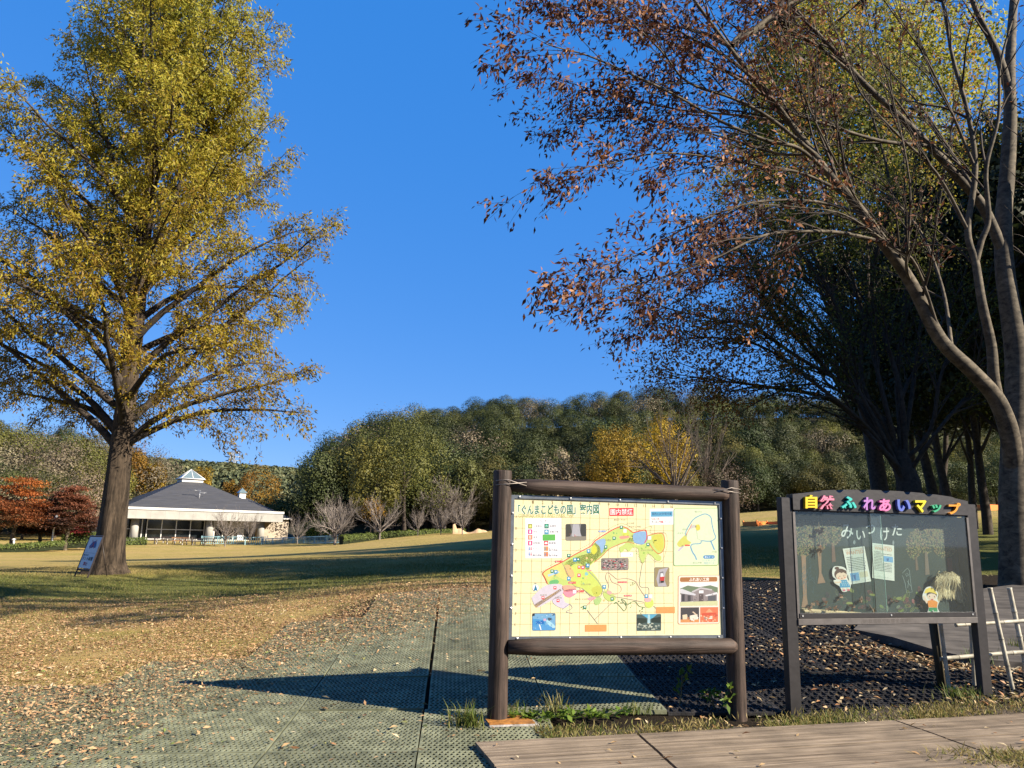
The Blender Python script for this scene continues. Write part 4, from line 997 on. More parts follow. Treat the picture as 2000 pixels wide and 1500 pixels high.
# dry curled leaves: two strung on a cord, others on the sill of the case
m_dry = leaf_mat('dry_leaf', [(0, (.07, .03, .02)), (.4, (.20, .09, .05)), (.7, (.42, .22, .14)), (1, (.55, .36, .25))], trans=.2)
def curled(name, cx, cz, y, s, label, cat='dry leaf', group=None, seed=0):
    r = np.random.default_rng(seed); Ps = []; Ds = []
    for _ in range(5): Ps.append((cx + r.normal() * s * .10, y + r.normal() * s * .08, cz + r.normal() * s * .10)); Ds.append(r.normal(size=3))
    me = leaf_mesh(name, np.array(Ps), np.array(Ds), s * r.uniform(.5, .9, 5), s * r.uniform(.35, .6, 5), .3 + .7 * r.random(5), m_dry, r, fold=.4)
    o = link_mesh(name, me); o.matrix_world = dM; return tag(o, label, cat, group)
str_top, str_a, str_b, str_c = HC(294, 236), HC(300, 300), HC(306, 405), HC(304, 455)
bb = MB(); bb.tube([(q[0], PANY - .03, q[1]) for q in (str_top, str_a, str_b, str_c)], .0035, mat('cord', (.35, .27, .18), rough=.9), n=5)
hl = thing('leaf_string', 'cord of two curled brown leaves hanging at the left of the case', 'decoration')
hl.matrix_world = dM; bb.build('cord', hl)
for i, q in enumerate((str_a, str_b)):
    r = np.random.default_rng(40 + i)
    me = leaf_mesh('dry_leaf', np.array([(q[0] + r.normal() * .012, PANY - .035 + r.normal() * .01, q[1] + r.normal() * .012) for _ in range(10)]), r.normal(size=(10, 3)), r.uniform(.03, .055, 10), r.uniform(.02, .035, 10), r.uniform(0, .8, 10), m_dry, r, fold=.4)
    link_mesh('dry_leaf', me, hl)
for i, (x, y, s_) in enumerate(((232, 778, .07), (275, 742, .06), (335, 765, .075), (420, 715, .07), (500, 765, .065), (566, 722, .065), (622, 775, .065), (754, 722, .06), (924, 745, .055), (400, 775, .05))):
    q = HC(x, y); curled('dry_leaf', q[0], q[1], PANY - (.025 if y < 750 else .04), s_, 'curled brown leaf stuck low on the chalkboard inside the case', group='curled leaves inside the case', seed=60 + i)
bb = MB(); q0, q1 = HC(200, 795), HC(560, 800); bb.prism([(q0[0], PANY - .06, q0[1] + .012), (q1[0], PANY - .05, q1[1] - .004), (q1[0], PANY - .01, q1[1] + .002), (q0[0], PANY - .01, q0[1] + .03)], (0, 0, -.012), mat('driftwood', (.55, .42, .26), rough=.8, var=.2, stretch=(1, 8, 8)))
hang('wood_strip', bb, 'pale strip of dry bark lying along the case sill', 'bark strip')
q = HC(1205, 740)
bb = MB(); bb.box((q[0], PANY - .05, q[1]), (.05, .03, .09), mat('clip_grey', (.2, .22, .23), rough=.4, metal=.5), bev=.004); bb.tube([(q[0] - .05, PANY - .05, q[1] + .10), (q[0] - .02, PANY - .06, q[1] + .05), (q[0] + .01, PANY - .055, q[1] + .02)], .006, mat('cord', (.35, .27, .18)), n=6)
hang('bracket', bb, 'small grey metal bracket beside the straw in the case corner', 'bracket')

# ------------------------------------------------------------------ trees: wood skeletons and leaves
class Wood:
    def __init__(s): s.V = []; s.F = []; s.n = 0
    def add(s, pts, rad, n):
        V, Fq = tube_arrays(np.asarray(pts, float), np.asarray(rad, float), n)
        s.V.append(V); s.F.append(Fq + s.n); s.n += len(V)
    def build(s, name, m, parent=None):
        return link_mesh(name, np_mesh(name, np.concatenate(s.V), np.concatenate(s.F), m, smooth=True), parent)
def walk_path(rng, p, d, L, nseg, wander, pull):
    pts = [np.array(p, float)]; d = np.array(d, float); d /= np.linalg.norm(d)
    for i in range(nseg):
        d = d + rng.normal(size=3) * wander + np.asarray(pull) / nseg
        d /= np.linalg.norm(d); pts.append(pts[-1] + d * L / nseg)
    return np.array(pts)
def side_dir(rng, T, ang, up=0.0, az=None):
    a = np.cross(T, [0, 0, 1.0]); 
    if np.linalg.norm(a) < .1: a = np.array([1.0, 0, 0])
    a /= np.linalg.norm(a); b = np.cross(a, T)
    th = rng.uniform(0, 2 * pi) if az is None else az
    s = a * cos(th) + b * sin(th)
    d = T * cos(ang) + s * sin(ang) + np.array([0, 0, up]); return d / np.linalg.norm(d)
def at_path(P, t):
    k = t * (len(P) - 1); i = min(int(k), len(P) - 2); f = k - i
    T = P[i + 1] - P[i]; return P[i] * (1 - f) + P[i + 1] * f, T / (np.linalg.norm(T) + 1e-9)
def spline(pts, n=5):
    P = [np.array(p, float) for p in pts]; out = []
    for i in range(len(P) - 1):
        p0 = P[max(i - 1, 0)]; p1 = P[i]; p2 = P[i + 1]; p3 = P[min(i + 2, len(P) - 1)]
        for t in np.linspace(0, 1, n, endpoint=False):
            out.append(.5 * ((2 * p1) + (-p0 + p2) * t + (2 * p0 - 5 * p1 + 4 * p2 - p3) * t * t + (-p0 + 3 * p1 - 3 * p2 + p3) * t ** 3))
    out.append(P[-1]); return np.array(out)

m_bark = wood_mat('bark_rough', (.010, .008, .006), (.135, .10, .07), (17, 17, 2.0), rough=.95, bump=1.0)
m_barkz = wood_mat('bark_smooth', (.035, .028, .020), (.215, .178, .125), (7, 7, 11), rough=.8, bump=.3)
m_twig = mat('twig', (.052, .038, .028), rough=.85, var=.25, scale=20)
m_barkd = mat('bark_dark', (.055, .042, .032), rough=.95, var=.3, scale=8, bump=.5)

# ---- the big tree on the left of the lawn
def big_tree():
    rng = np.random.default_rng(21)
    base = gp(207, 1121); bx, by = base[0] - .02, base[1]; bz = hz(bx, by)
    t = thing('tall_tree', 'tall autumn tree with narrow yellow leaves and a thick dark trunk left of the lawn', 'tree', (bx, by, bz))
    w = Wood(); Ht = 22.5
    zs = np.array([-.3, 0, .15, .35, .7, 1.2, 2.0, 3.0, 4.2, 5.5, 7.5, 9.5, 12, 14.5, 17, 19.5, 21.3, Ht])
    rs = np.array([.70, .58, .50, .445, .405, .375, .35, .325, .30, .275, .275, .23, .18, .135, .095, .06, .035, .012])
    tr = np.stack([.05 * np.sin(zs * .5), .05 * np.cos(zs * .7), zs], 1)
    # fluted trunk
    nn = 36; V, Fq = tube_arrays(tr, rs, nn); th = np.tile(np.arange(nn) * 2 * pi / nn, len(zs)); zz = np.repeat(zs, nn)
    fl = 1 + .05 * np.sin(th * 5 + zz * .35) + .03 * np.sin(th * 9 - zz * .8 + 1) + np.exp(-np.maximum(zz, 0) * 2.2) * .22 * np.maximum(0, np.sin(th * 4 + 1))
    ctr = np.repeat(tr, nn, axis=0); V = ctr + (V - ctr) * fl[:, None]
    link_mesh('trunk', np_mesh('trunk', V, Fq, m_bark, smooth=True), t)
    env_z = np.array([3.5, 5.0, 6.2, 7.6, 9.2, 11, 13, 15, 17, 19, 20.5, 22, 23.3]); env_r = np.array([3.2, 4.8, 5.45, 5.7, 5.5, 5.1, 4.35, 3.45, 2.8, 2.3, 1.8, 1.1, .3])
    lp = []; ld = []; ll = []; lt = []
    prim = []
    z = 3.7; i = 0
    while z < 21.8:
        prim.append((z, i * 2.39996 + rng.uniform(-.35, .35))); z += .16 + .13 * max(0, (9 - z) / 9) + rng.uniform(0, .08); i += 1
    fixed = [(3.55, pi + .08), (3.75, -.25), (4.1, pi - .35), (4.35, .30)]
    for z0, az in fixed + prim:
        f = z0 / Ht
        el = radians(38 + 26 * f + rng.uniform(-7, 7)); rad = np.interp(z0 + 2.2, env_z, env_r) * rng.uniform(.75, 1.03) if z0 > 4.5 else np.interp(z0 + 2.6, env_z, env_r) * rng.uniform(.85, 1.05)
        L = max(.6, rad / cos(el))
        r0 = min(.42 * np.interp(z0, zs, rs), .022 + .016 * L)
        if (z0, az) in fixed: r0 *= 1.0
        o = at_path(tr, np.interp(z0, zs, np.arange(len(zs))) / (len(zs) - 1))[0]
        d = np.array([cos(az) * cos(el), sin(az) * cos(el), sin(el)])
        P = walk_path(rng, o, d, L, 10, .085, (0, 0, -.50 + .4 * f))
        w.add(P, np.linspace(r0, .008, 11) ** 1.0, 7 if r0 > .05 else 5)
        nt = int(5 + L * 2.3)
        for k in range(nt):
            tt = .16 + .84 * (k + rng.random()) / nt
            q, T = at_path(P, min(tt, .999))
            l2 = (.55 + .34 * L * (1 - tt)) * rng.uniform(.6, 1.15)
            d2 = side_dir(rng, T, radians(rng.uniform(28, 62)), up=rng.uniform(-.1, .3))
            P2 = walk_path(rng, q, d2, l2, 4, .10, (0, 0, -.35))
            w.add(P2, np.linspace(.011 + .004 * l2, .003, 5), 3)
            n3 = int(3 + l2 * 3.2)
            for j in range(n3):
                t3 = (j + rng.random()) / n3
                q3, T3 = at_path(P2, min(t3 * .8 + .2, .999))
                d3 = side_dir(rng, T3, radians(rng.uniform(25, 70)), up=-.1)
                l3 = rng.uniform(.22, .5)
                P3 = q3 + np.outer(np.linspace(0, 1, 3), d3 * l3) + np.outer(np.linspace(0, 1, 3) ** 2, [0, 0, -.14])
                if rng.random() < .55: w.add(P3, [.004, .003, .002], 3)
                nl = int(rng.integers(18, 31) * (.55 + .45 * min(1, (z0 + 1.5) / 11)))
                s = rng.random(nl)
                lp.append(q3 + s[:, None] * (P3[2] - q3) + rng.normal(size=(nl, 3)) * .085)
                dd_ = d3 * .6 + rng.normal(size=(nl, 3)) * .55 + np.array([0, 0, -.45]); ld.append(dd_)
                ll.append(rng.uniform(.09, .175, nl))
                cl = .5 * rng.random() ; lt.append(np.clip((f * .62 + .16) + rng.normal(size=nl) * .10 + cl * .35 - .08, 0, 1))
    w.build('branches', m_barkd, t)
    P_ = np.concatenate(lp); n = len(P_)
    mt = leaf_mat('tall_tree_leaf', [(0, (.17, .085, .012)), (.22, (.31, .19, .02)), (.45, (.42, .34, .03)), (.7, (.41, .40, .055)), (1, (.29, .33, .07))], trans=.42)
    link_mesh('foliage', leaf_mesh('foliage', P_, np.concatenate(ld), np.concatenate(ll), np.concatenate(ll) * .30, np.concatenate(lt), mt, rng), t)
    return n
print('tall tree leaves', big_tree())

# ---- generic sub-branching for the traced trees
def ramify(w, rng, P, rp_, n, t0, l_rng, ang, bias, depth, anchors, wander=.07, droop=-.1, leaf_from=0.0, sides=(5, 4, 3), dens=3):
    """children along path P; anchors collects (pos, dir) of the finest twigs"""
    for k in range(n):
        t = t0 + (1 - t0) * (k + rng.random()) / n
        t = min(t, .995)
        q, T = at_path(P, t)
        d = side_dir(rng, T, radians(rng.uniform(*ang)))
        d = d + np.asarray(bias); d /= np.linalg.norm(d)
        L = rng.uniform(*l_rng) * (1.12 - .55 * t)
        r = max(.0035, min(rp_(t) * .6, .008 + .010 * L))
        P2 = walk_path(rng, q, d, L, 6 if L > 1 else 4, wander, (0, 0, droop))
        m_ = len(P2)
        w.add(P2, np.linspace(r, max(.0018, r * .25), m_), sides[0] if r > .02 else sides[1] if r > .008 else sides[2])
        if depth > 0:
            ramify(w, rng, P2, (lambda r_: (lambda tt: r_ * (1 - .75 * tt)))(r), max(3, int(L * dens)), .15, (l_rng[0] * .42, l_rng[1] * .45), (22, 55), np.asarray(bias) * .6, depth - 1, anchors, wander * 1.2, droop * .6, leaf_from, sides, dens)
        else:
            anchors.append((P2[-1], P2[-1] - P2[-2], q)); anchors.append((P2[m_ // 2], P2[-1] - P2[-2], q))
def leaves_at(rng, anchors, per, spread, Lr, wr, tintf, hang=-.5, keep=None):
    P = []; D = []; S = []; T = []
    for (p, d, q) in anchors:
        if keep is not None and rng.random() > keep(p): continue
        n = rng.integers(per[0], per[1] + 1); d = d / (np.linalg.norm(d) + 1e-9)
        back = rng.random(n)[:, None] * (q - p)[None] * .55
        P.append(p[None] + back + rng.normal(size=(n, 3)) * spread)
        D.append(d[None] * .5 + rng.normal(size=(n, 3)) * .6 + np.array([0, 0, hang])); S.append(rng.uniform(*Lr, n)); T.append(tintf(p, n))
    P = np.concatenate(P); D = np.concatenate(D); S = np.concatenate(S); T = np.clip(np.concatenate(T), 0, 1)
    return P, D, S, S * wr, T

# ---- bare limbed zelkova beside the display board, its limbs traced from the photograph
def zelkova():
    rng = np.random.default_rng(77)
    base = at(1990, 1148, 13.0); bz = hz(base[0], base[1])
    t = thing('zelkova_tree', 'zelkova with pale smooth forked limbs and sparse reddish brown leaves at the right edge', 'tree', (0, 0, 0))
    w = Wood(); tw = Wood(); anchors = []
    def limb(px, r0, r1, n=9, sp=5):
        P = spline([at(x, y, D) for x, y, D in px], sp)
        R_ = r0 + (r1 - r0) * np.linspace(0, 1, len(P)) ** .85
        w.add(P, R_, n); return P, (lambda tt: r0 + (r1 - r0) * tt)
    # trunk and the heavy limbs
    tr = [(1992, 1180, 13.0), (1990, 1150, 13.0), (1986, 1080, 13.0), (1983, 980, 13.0), (1984, 890, 13.0), (1988, 800, 13.05), (1987, 700, 13.1), (1974, 610, 13.1), (1962, 520, 13.1), (1960, 430, 13.15), (1968, 330, 13.2), (1973, 230, 13.2), (1972, 150, 13.2), (1976, 60, 13.3), (1985, -60, 13.4), (2000, -220, 13.6), (2005, -420, 13.9)]
    P = spline([at(*q) for q in tr], 4)
    k = np.linspace(0, 1, len(P)); R_ = np.interp(k, [0, .06, .12, .3, .45, .7, 1], [.37, .30, .26, .22, .165, .11, .03])
    w.add(P, R_, 16)
    big = {}
    big['stem'] = limb([(1982, 930, 13.0), (1972, 850, 12.75), (1956, 800, 12.6), (1936, 765, 12.5), (1895, 722, 12.3), (1835, 661, 12.1), (1780, 554, 11.9), (1725, 474, 11.7), (1684, 416, 11.6), (1655, 380, 11.5), (1615, 335, 11.4), (1560, 262, 11.3), (1500, 190, 11.2), (1430, 100, 11.1), (1370, 20, 11.0), (1300, -80, 10.9)], .165, .018, 14)
    big['mid'] = limb([(1952, 795, 12.6), (1941, 740, 12.45), (1936, 675, 12.4), (1918, 592, 12.3), (1905, 510, 12.3), (1890, 450, 12.3), (1905, 330, 12.3), (1890, 220, 12.3), (1860, 110, 12.3), (1840, 0, 12.3), (1800, -150, 12.3)], .10, .015, 10)
    big['midb'] = limb([(1906, 510, 12.3), (1917, 470, 12.25), (1931, 427, 12.2), (1926, 330, 12.1), (1950, 230, 12.0), (1955, 120, 12.0), (1990, 0, 12.0)], .06, .015, 7)
    big['cross'] = limb([(1962, 500, 13.1), (1920, 405, 13.0), (1870, 345, 12.8), (1816, 285, 12.6), (1750, 222, 12.4), (1684, 160, 12.2), (1635, 105, 12.1), (1587, 55, 12.0), (1540, 0, 11.9), (1480, -90, 11.8)], .10, .018, 10)
    big['fork'] = limb([(1972, 180, 13.2), (1950, 110, 13.1), (1931, 69, 13.0), (1904, 14, 12.9), (1870, -80, 12.8), (1830, -200, 12.8)], .09, .02, 8)
    big['right'] = limb([(1986, 740, 13.1), (2010, 640, 13.0), (2040, 480, 12.8), (2070, 300, 12.7), (2090, 100, 12.6)], .12, .03, 8)
    # long sprays to the left, roughly parallel, each ending at the outline seen in the photograph
    sprays = [([(1725, 474, 11.7), (1645, 455, 11.4), (1560, 452, 11.0), (1485, 462, 10.7), (1402, 502, 10.4), (1320, 532, 10.2), (1265, 549, 10.0), (1190, 566, 9.8)], .045),
              ([(1690, 420, 11.6), (1600, 395, 11.3), (1500, 392, 11.0), (1420, 410, 10.7), (1330, 450, 10.5), (1240, 500, 10.3), (1150, 520, 10.1)], .035),
              ([(1655, 380, 11.5), (1570, 340, 11.3), (1480, 322, 11.1), (1380, 305, 10.8), (1280, 300, 10.5), (1180, 320, 10.3), (1060, 332, 10.1)], .04),
              ([(1620, 340, 11.4), (1560, 290, 11.1), (1500, 275, 10.9), (1410, 238, 10.6), (1321, 187, 10.3), (1211, 135, 10.0), (1115, 107, 9.8), (1024, 91, 9.6), (985, 80, 9.5)], .045),
              ([(1590, 300, 11.3), (1500, 228, 11.0), (1431, 192, 10.8), (1343, 160, 10.5), (1288, 96, 10.2), (1197, 8, 9.9), (1120, -60, 9.7)], .045),
              ([(1560, 262, 11.3), (1497, 179, 11.1), (1417, 110, 10.9), (1335, 66, 10.7), (1247, 8, 10.5), (1180, -60, 10.3)], .05),
              ([(1600, 300, 11.4), (1520, 300, 11.8), (1420, 270, 12.2), (1300, 240, 12.6), (1180, 230, 12.9), (1060, 240, 13.2)], .035),
              ([(1540, 240, 11.3), (1440, 225, 11.9), (1330, 215, 12.5), (1220, 190, 13.1), (1110, 170, 13.6), (1010, 150, 14.0)], .035),
              ([(1700, 440, 11.7), (1600, 470, 12.1), (1500, 500, 12.6), (1400, 545, 13.1), (1320, 590, 13.4), (1250, 622, 13.7)], .03),
              ([(1500, 190, 11.2), (1400, 130, 11.7), (1280, 70, 12.2), (1150, 30, 12.6), (1040, 10, 12.9)], .035),
              ([(1840, 668, 12.1), (1790, 520, 11.6), (1740, 480, 11.3), (1650, 420, 11.0), (1560, 405, 10.7), (1470, 398, 10.4)], .04),
              ([(1816, 285, 12.6), (1720, 275, 12.2), (1620, 245, 11.8), (1530, 212, 11.4), (1450, 150, 11.0), (1380, 60, 10.7)], .05),
              ([(1684, 160, 12.2), (1600, 92, 12.0), (1545, 60, 11.8), (1460, 20, 11.6), (1380, -40, 11.4)], .045),
              ([(1890, 450, 12.3), (1830, 340, 12.0), (1750, 260, 11.6), (1680, 180, 11.2), (1640, 80, 10.9), (1600, -20, 10.6)], .045),
              ([(1905, 330, 12.3), (1850, 200, 12.0), (1800, 100, 11.7), (1740, 20, 11.4), (1690, -60, 11.1)], .04),
              ([(1780, 554, 11.9), (1770, 520, 11.6), (1774, 470, 11.3), (1776, 350, 11.0), (1740, 180, 10.7), (1700, 60, 10.5), (1680, -40, 10.4)], .035),
              ([(1860, 690, 12.2), (1840, 560, 12.9), (1790, 440, 13.5), (1700, 360, 14.0), (1600, 320, 14.5), (1500, 300, 15.0)], .045),
              ([(1910, 380, 12.3), (1860, 300, 12.9), (1800, 210, 13.5), (1720, 120, 14.0), (1640, 40, 14.5)], .045),
              ([(1690, 420, 11.6), (1640, 330, 11.0), (1575, 200, 10.5), (1545, 90, 10.2), (1540, -20, 10.0)], .03),
              ([(1640, 370, 11.4), (1610, 250, 11.8), (1600, 150, 12.1), (1590, 30, 12.4)], .03)]
    lv = lambda p: 1.0
    for px, r0 in sprays:
        px = [(x + max(0, 1200 - x) * .33, y, D) for x, y, D in px]
        P, rf = limb(px, r0 * .78, .005, 6)
        Tm = nrmz(P[-1] - P[0])
        ramify(tw, rng, P, rf, 15, .15, (.9, 2.1), (12, 42), Tm * .55 + np.array([0, 0, .02]), 1, anchors, .06, -.22, dens=3.6)
    for nme, (P, rf) in big.items():
        Tm = nrmz(P[-1] - P[len(P) // 2])
        ramify(tw, rng, P, rf, 14 if nme in ('stem', 'cross', 'mid') else 8, .35, (1.0, 2.4), (25, 60), Tm * .3 + np.array([-.25, -.05, .05]), 1, anchors, .07, -.1, dens=2.4)
    # a handful of long, steeply rising limbs above the picture close the crown and give its shade
    for k in range(16):
        q = at(*[(1430, 90, 11.1), (1540, 0, 11.9), (1840, 0, 12.3), (1985, -60, 13.4)][k % 4]); az = rng.uniform(0, 2 * pi)
        P = walk_path(rng, q, (cos(az), sin(az), 1.0), rng.uniform(2.5, 4.5), 6, .08, (0, 0, -.1)); w.add(P, np.linspace(.05, .01, 7), 5)
        ramify(tw, rng, P, (lambda tt: .05 - .04 * tt), 8, .2, (.9, 1.8), (20, 55), np.zeros(3), 1, anchors, .07, -.1, dens=2.4)
    w.build('trunk', m_barkz, t); tw.build('twigs', m_twig, t)
    def keep(p):
        v = p - CAMP; px = 1000 + F_PX * (v @ RT) / (v @ FW)
        return float(np.clip(1.05 - (px - 1080) / 620.0, .10, .95))
    def tf(p, n):
        return .38 + .3 * rng.normal() * .6 + rng.normal(size=n) * .16
    Pl, Dl, Sl, Wl, Tl = leaves_at(rng, anchors, (7, 17), .075, (.075, .135), .37, tf, -.6, keep)
    mt = leaf_mat('zelkova_leaf', [(0, (.05, .02, .015)), (.35, (.12, .045, .027)), (.6, (.27, .11, .045)), (.82, (.44, .19, .065)), (1, (.52, .34, .24))], trans=.25)
    link_mesh('foliage', leaf_mesh('foliage', Pl, Dl, Sl, Wl, Tl, mt, rng), t)
    return len(Pl), len(anchors)
print('zelkova', zelkova())

# ---- second zelkova behind, leaning its limbs out to the left
def zelkova_behind():
    rng = np.random.default_rng(31)
    D0 = 23.0
    t = thing('zelkova_tree', 'dark leaning zelkova whose fan of limbs turns rusty at its left fringe', 'tree', (0, 0, 0))
    w = Wood(); tw = Wood(); anchors = []
    b = at(1778, 985, D0); b[2] = hz(b[0], b[1]) - .2
    root = [b] + [at(x, y, D0) for x, y in ((1776, 960), (1770, 930), (1760, 905), (1752, 880))]
    P = spline(root, 4); w.add(P, np.linspace(.40, .24, len(P)), 12)
    hub = root[-1]
    tips = [((1700, 850), (1610, 778), (1490, 739), (1395, 730), (1302, 724), 21, .17), ((1700, 830), (1600, 745), (1500, 690), (1400, 665), (1312, 662), 20, .13), ((1690, 815), (1580, 700), (1480, 640), (1400, 612), (1325, 600), 19.5, .14),
            ((1690, 800), (1590, 670), (1500, 600), (1440, 560), (1400, 545), 22, .13), ((1690, 790), (1610, 650), (1530, 560), (1450, 500), (1398, 470), 20.5, .13), ((1700, 790), (1630, 640), (1560, 530), (1490, 450), (1432, 405), 24, .13),
            ((1700, 780), (1650, 620), (1590, 490), (1530, 400), (1462, 330), 22, .14), ((1710, 770), (1670, 580), (1630, 430), (1570, 300), (1500, 190), 23.5, .15), ((1720, 770), (1700, 570), (1670, 400), (1630, 230), (1580, 90), 25, .16),
            ((1740, 760), (1735, 560), (1720, 380), (1690, 180), (1655, 0), 23, .16), ((1752, 760), (1765, 560), (1770, 370), (1770, 160), (1760, -60), 25, .15), ((1770, 780), (1800, 600), (1830, 420), (1850, 220), (1870, 0), 24, .14),
            ((1780, 790), (1830, 650), (1880, 520), (1920, 380), (1950, 180), 26, .13), ((1790, 810), (1860, 700), (1930, 600), (1980, 480), (2020, 330), 24, .13), ((1720, 840), (1650, 760), (1600, 700), (1560, 640), (1500, 590), 26, .11), ((1800, 830), (1880, 760), (1950, 720), (2020, 640), (2080, 560), 22, .12)]
    for a, b_, c, d, e, De, r0 in tips:
        pts = [root[-1 - int(rng.integers(0, 4))]] + [at(q[0] + rng.normal() * 20, q[1] + rng.normal() * 14, D0 + (De - D0) * f + rng.normal() * .35) for q, f in ((a, .2), (b_, .45), (c, .65), (d, .85), (e, 1.0))]
        P = spline(pts, 4); n = len(P)
        w.add(P, np.linspace(r0 * .58, .010, n), 7)
        Tm = nrmz(P[-1] - P[n // 2])
        ramify(tw, rng, P, (lambda r_: (lambda tt: r_ * (1 - .9 * tt)))(r0), 24, .22, (1.3, 3.1), (15, 48), Tm * .45 + np.array([0, 0, .03]), 1, anchors, .06, -.12, dens=2.7)
    w.build('trunk', m_barkd, t); tw.build('twigs', m_barkd, t)
    def pxy(p):
        v = p - CAMP; k = v @ FW; return 1000 + F_PX * (v @ RT) / k, 750 - F_PX * (v @ UP) / k
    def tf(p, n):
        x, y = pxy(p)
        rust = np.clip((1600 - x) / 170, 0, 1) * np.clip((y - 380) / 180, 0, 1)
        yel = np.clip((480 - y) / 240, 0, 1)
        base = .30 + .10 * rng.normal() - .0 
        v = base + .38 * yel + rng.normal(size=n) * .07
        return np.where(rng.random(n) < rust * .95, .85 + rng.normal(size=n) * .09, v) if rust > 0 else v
    def kp(p):
        x, y = pxy(p); return 1.0 if (x < 1560) else .42 if y > 520 else .8
    Pl, Dl, Sl, Wl, Tl = leaves_at(rng, anchors, (13, 24), .20, (.08, .135), .48, tf, -.2, kp)
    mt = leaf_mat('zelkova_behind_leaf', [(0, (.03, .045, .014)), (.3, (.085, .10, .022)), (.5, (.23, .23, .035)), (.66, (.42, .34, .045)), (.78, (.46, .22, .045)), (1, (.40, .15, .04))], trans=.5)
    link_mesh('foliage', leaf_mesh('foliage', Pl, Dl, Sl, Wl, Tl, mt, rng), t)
    return len(Pl)
print('zelkova behind', zelkova_behind())

# ---- crowns made of leaf clumps, used for every other tree
def crown_cloud(rng, R, Hc, nl, per, size, low=-.35, lobe=(.26, .42), flatten=1.0, tint=(.5, .2), drop=0.25, jitter=.16):
    P = []; D = []; U = []; T = []; S = []
    for k in range(nl):
        while True:
            d = rng.normal(size=3); d /= np.linalg.norm(d)
            if d[2] > low: break
        rad = rng.uniform(.5, .82) if rng.random() < .8 else rng.uniform(.1, .5)
        c = d * rad; lr = rng.uniform(*lobe)
        n = int(per * (lr / .34) ** 2)
        q = rng.normal(size=(n, 3)); q /= np.linalg.norm(q, axis=1, keepdims=True)
        q = np.where((q @ d < -.25)[:, None], -q, q)
        pts = c + q * lr * (1 + rng.normal(size=(n, 1)) * jitter) * np.array([1, 1, flatten])
        P.append(pts * np.array([R, R, Hc / 2])); tang = np.cross(q, rng.normal(size=(n, 3)))
        D.append(nrmz(tang) + q * .35 + np.array([0, 0, -drop])); U.append(q + np.array([0, 0, .35]))
        T.append(np.clip(tint[0] + rng.normal() * tint[1] + rng.normal(size=n) * .07, 0, 1)); S.append(rng.uniform(.7, 1.3, n) * size)
    P = np.concatenate(P); return P, np.concatenate(D), np.concatenate(U), np.concatenate(T), np.concatenate(S)
def crown_obj(name, rng, cz, m, parent, **k):
    P, D, U, T, S = crown_cloud(rng, **k); P = P + np.array([0, 0, cz])
    return link_mesh(name, leaf_mesh(name, P, D, S, S * .62, T, m, rng, up=U, nj=.2), parent)
def trunk_obj(rng, h, r, parent, m, forks=4, R=3.0, lean=.0):
    w = Wood(); P = walk_path(rng, (0, 0, -.4), (lean, 0, 1), h, 6, .04, (0, 0, .1)); w.add(P, np.linspace(r, r * .45, 7), 8)
    for k in range(forks):
        q, T = at_path(P, rng.uniform(.45, .98)); P2 = walk_path(rng, q, side_dir(rng, T, radians(rng.uniform(25, 50))), R * rng.uniform(.6, 1.0), 5, .08, (0, 0, .35)); w.add(P2, np.linspace(r * .42, r * .08, 6), 5)
    return w.build('trunk', m, parent)
m_ever = leaf_mat('evergreen_leaf', [(0, (.020, .029, .008)), (.5, (.056, .070, .018)), (1, (.125, .135, .036))], trans=.2, obj_random=.30, hue_random=.02)
m_oliv = leaf_mat('olive_leaf', [(0, (.04, .046, .011)), (.5, (.112, .113, .024)), (1, (.24, .205, .04))], trans=.25, obj_random=.25, hue_random=.02)
m_brown_l = leaf_mat('brown_leaf', [(0, (.10, .075, .045)), (.5, (.22, .17, .105)), (1, (.34, .28, .18))], trans=.2, obj_random=.25, hue_random=.02)
m_yel = leaf_mat('yellow_leaf', [(0, (.20, .10, .012)), (.5, (.42, .26, .02)), (1, (.55, .40, .03))], trans=.35, obj_random=.15, hue_random=.015)
m_org = leaf_mat('orange_leaf', [(0, (.12, .06, .012)), (.5, (.30, .15, .02)), (1, (.40, .24, .03))], trans=.35, obj_random=.15, hue_random=.015)
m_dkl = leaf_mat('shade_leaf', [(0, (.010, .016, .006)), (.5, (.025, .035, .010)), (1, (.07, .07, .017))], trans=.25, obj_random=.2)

# dark woodland at the right edge (and the part of it just outside the picture, whose shade falls across the lawn)
def wood_tree(seed, name='woodland_tree'):
    rng = np.random.default_rng(seed)
    t = thing(name, 'dark tall tree of the shady grove behind the display board', 'tree', (0, 0, 0), 0, 'trees of the shady grove')
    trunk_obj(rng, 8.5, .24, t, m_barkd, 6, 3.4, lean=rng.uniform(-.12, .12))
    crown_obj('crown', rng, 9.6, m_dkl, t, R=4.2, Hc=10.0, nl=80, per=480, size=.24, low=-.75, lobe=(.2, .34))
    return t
protos = [wood_tree(900), wood_tree(901), wood_tree(902)]
spots = [at(1868, 1000, 31), at(1926, 1000, 35), at(1962, 1000, 29), at(1838, 1000, 37), at(1900, 1000, 41), at(1990, 1000, 40), at(2060, 1000, 28), at(2140, 1000, 36), at(1790, 1000, 45), at(1832, 1000, 52)]
behind = [(-34, -14), (-26, -19), (-17, -22), (-8, -24), (1, -25), (9, -27), (-38, -4), (15, -33)]  # unseen trees added to dim the sky fill and darken the glass reflection
outside = [(19.5, 15.0), (22.5, 19.5), (25.5, 24), (28.5, 29), (24.5, 13.0), (31.5, 35), (35, 42)]
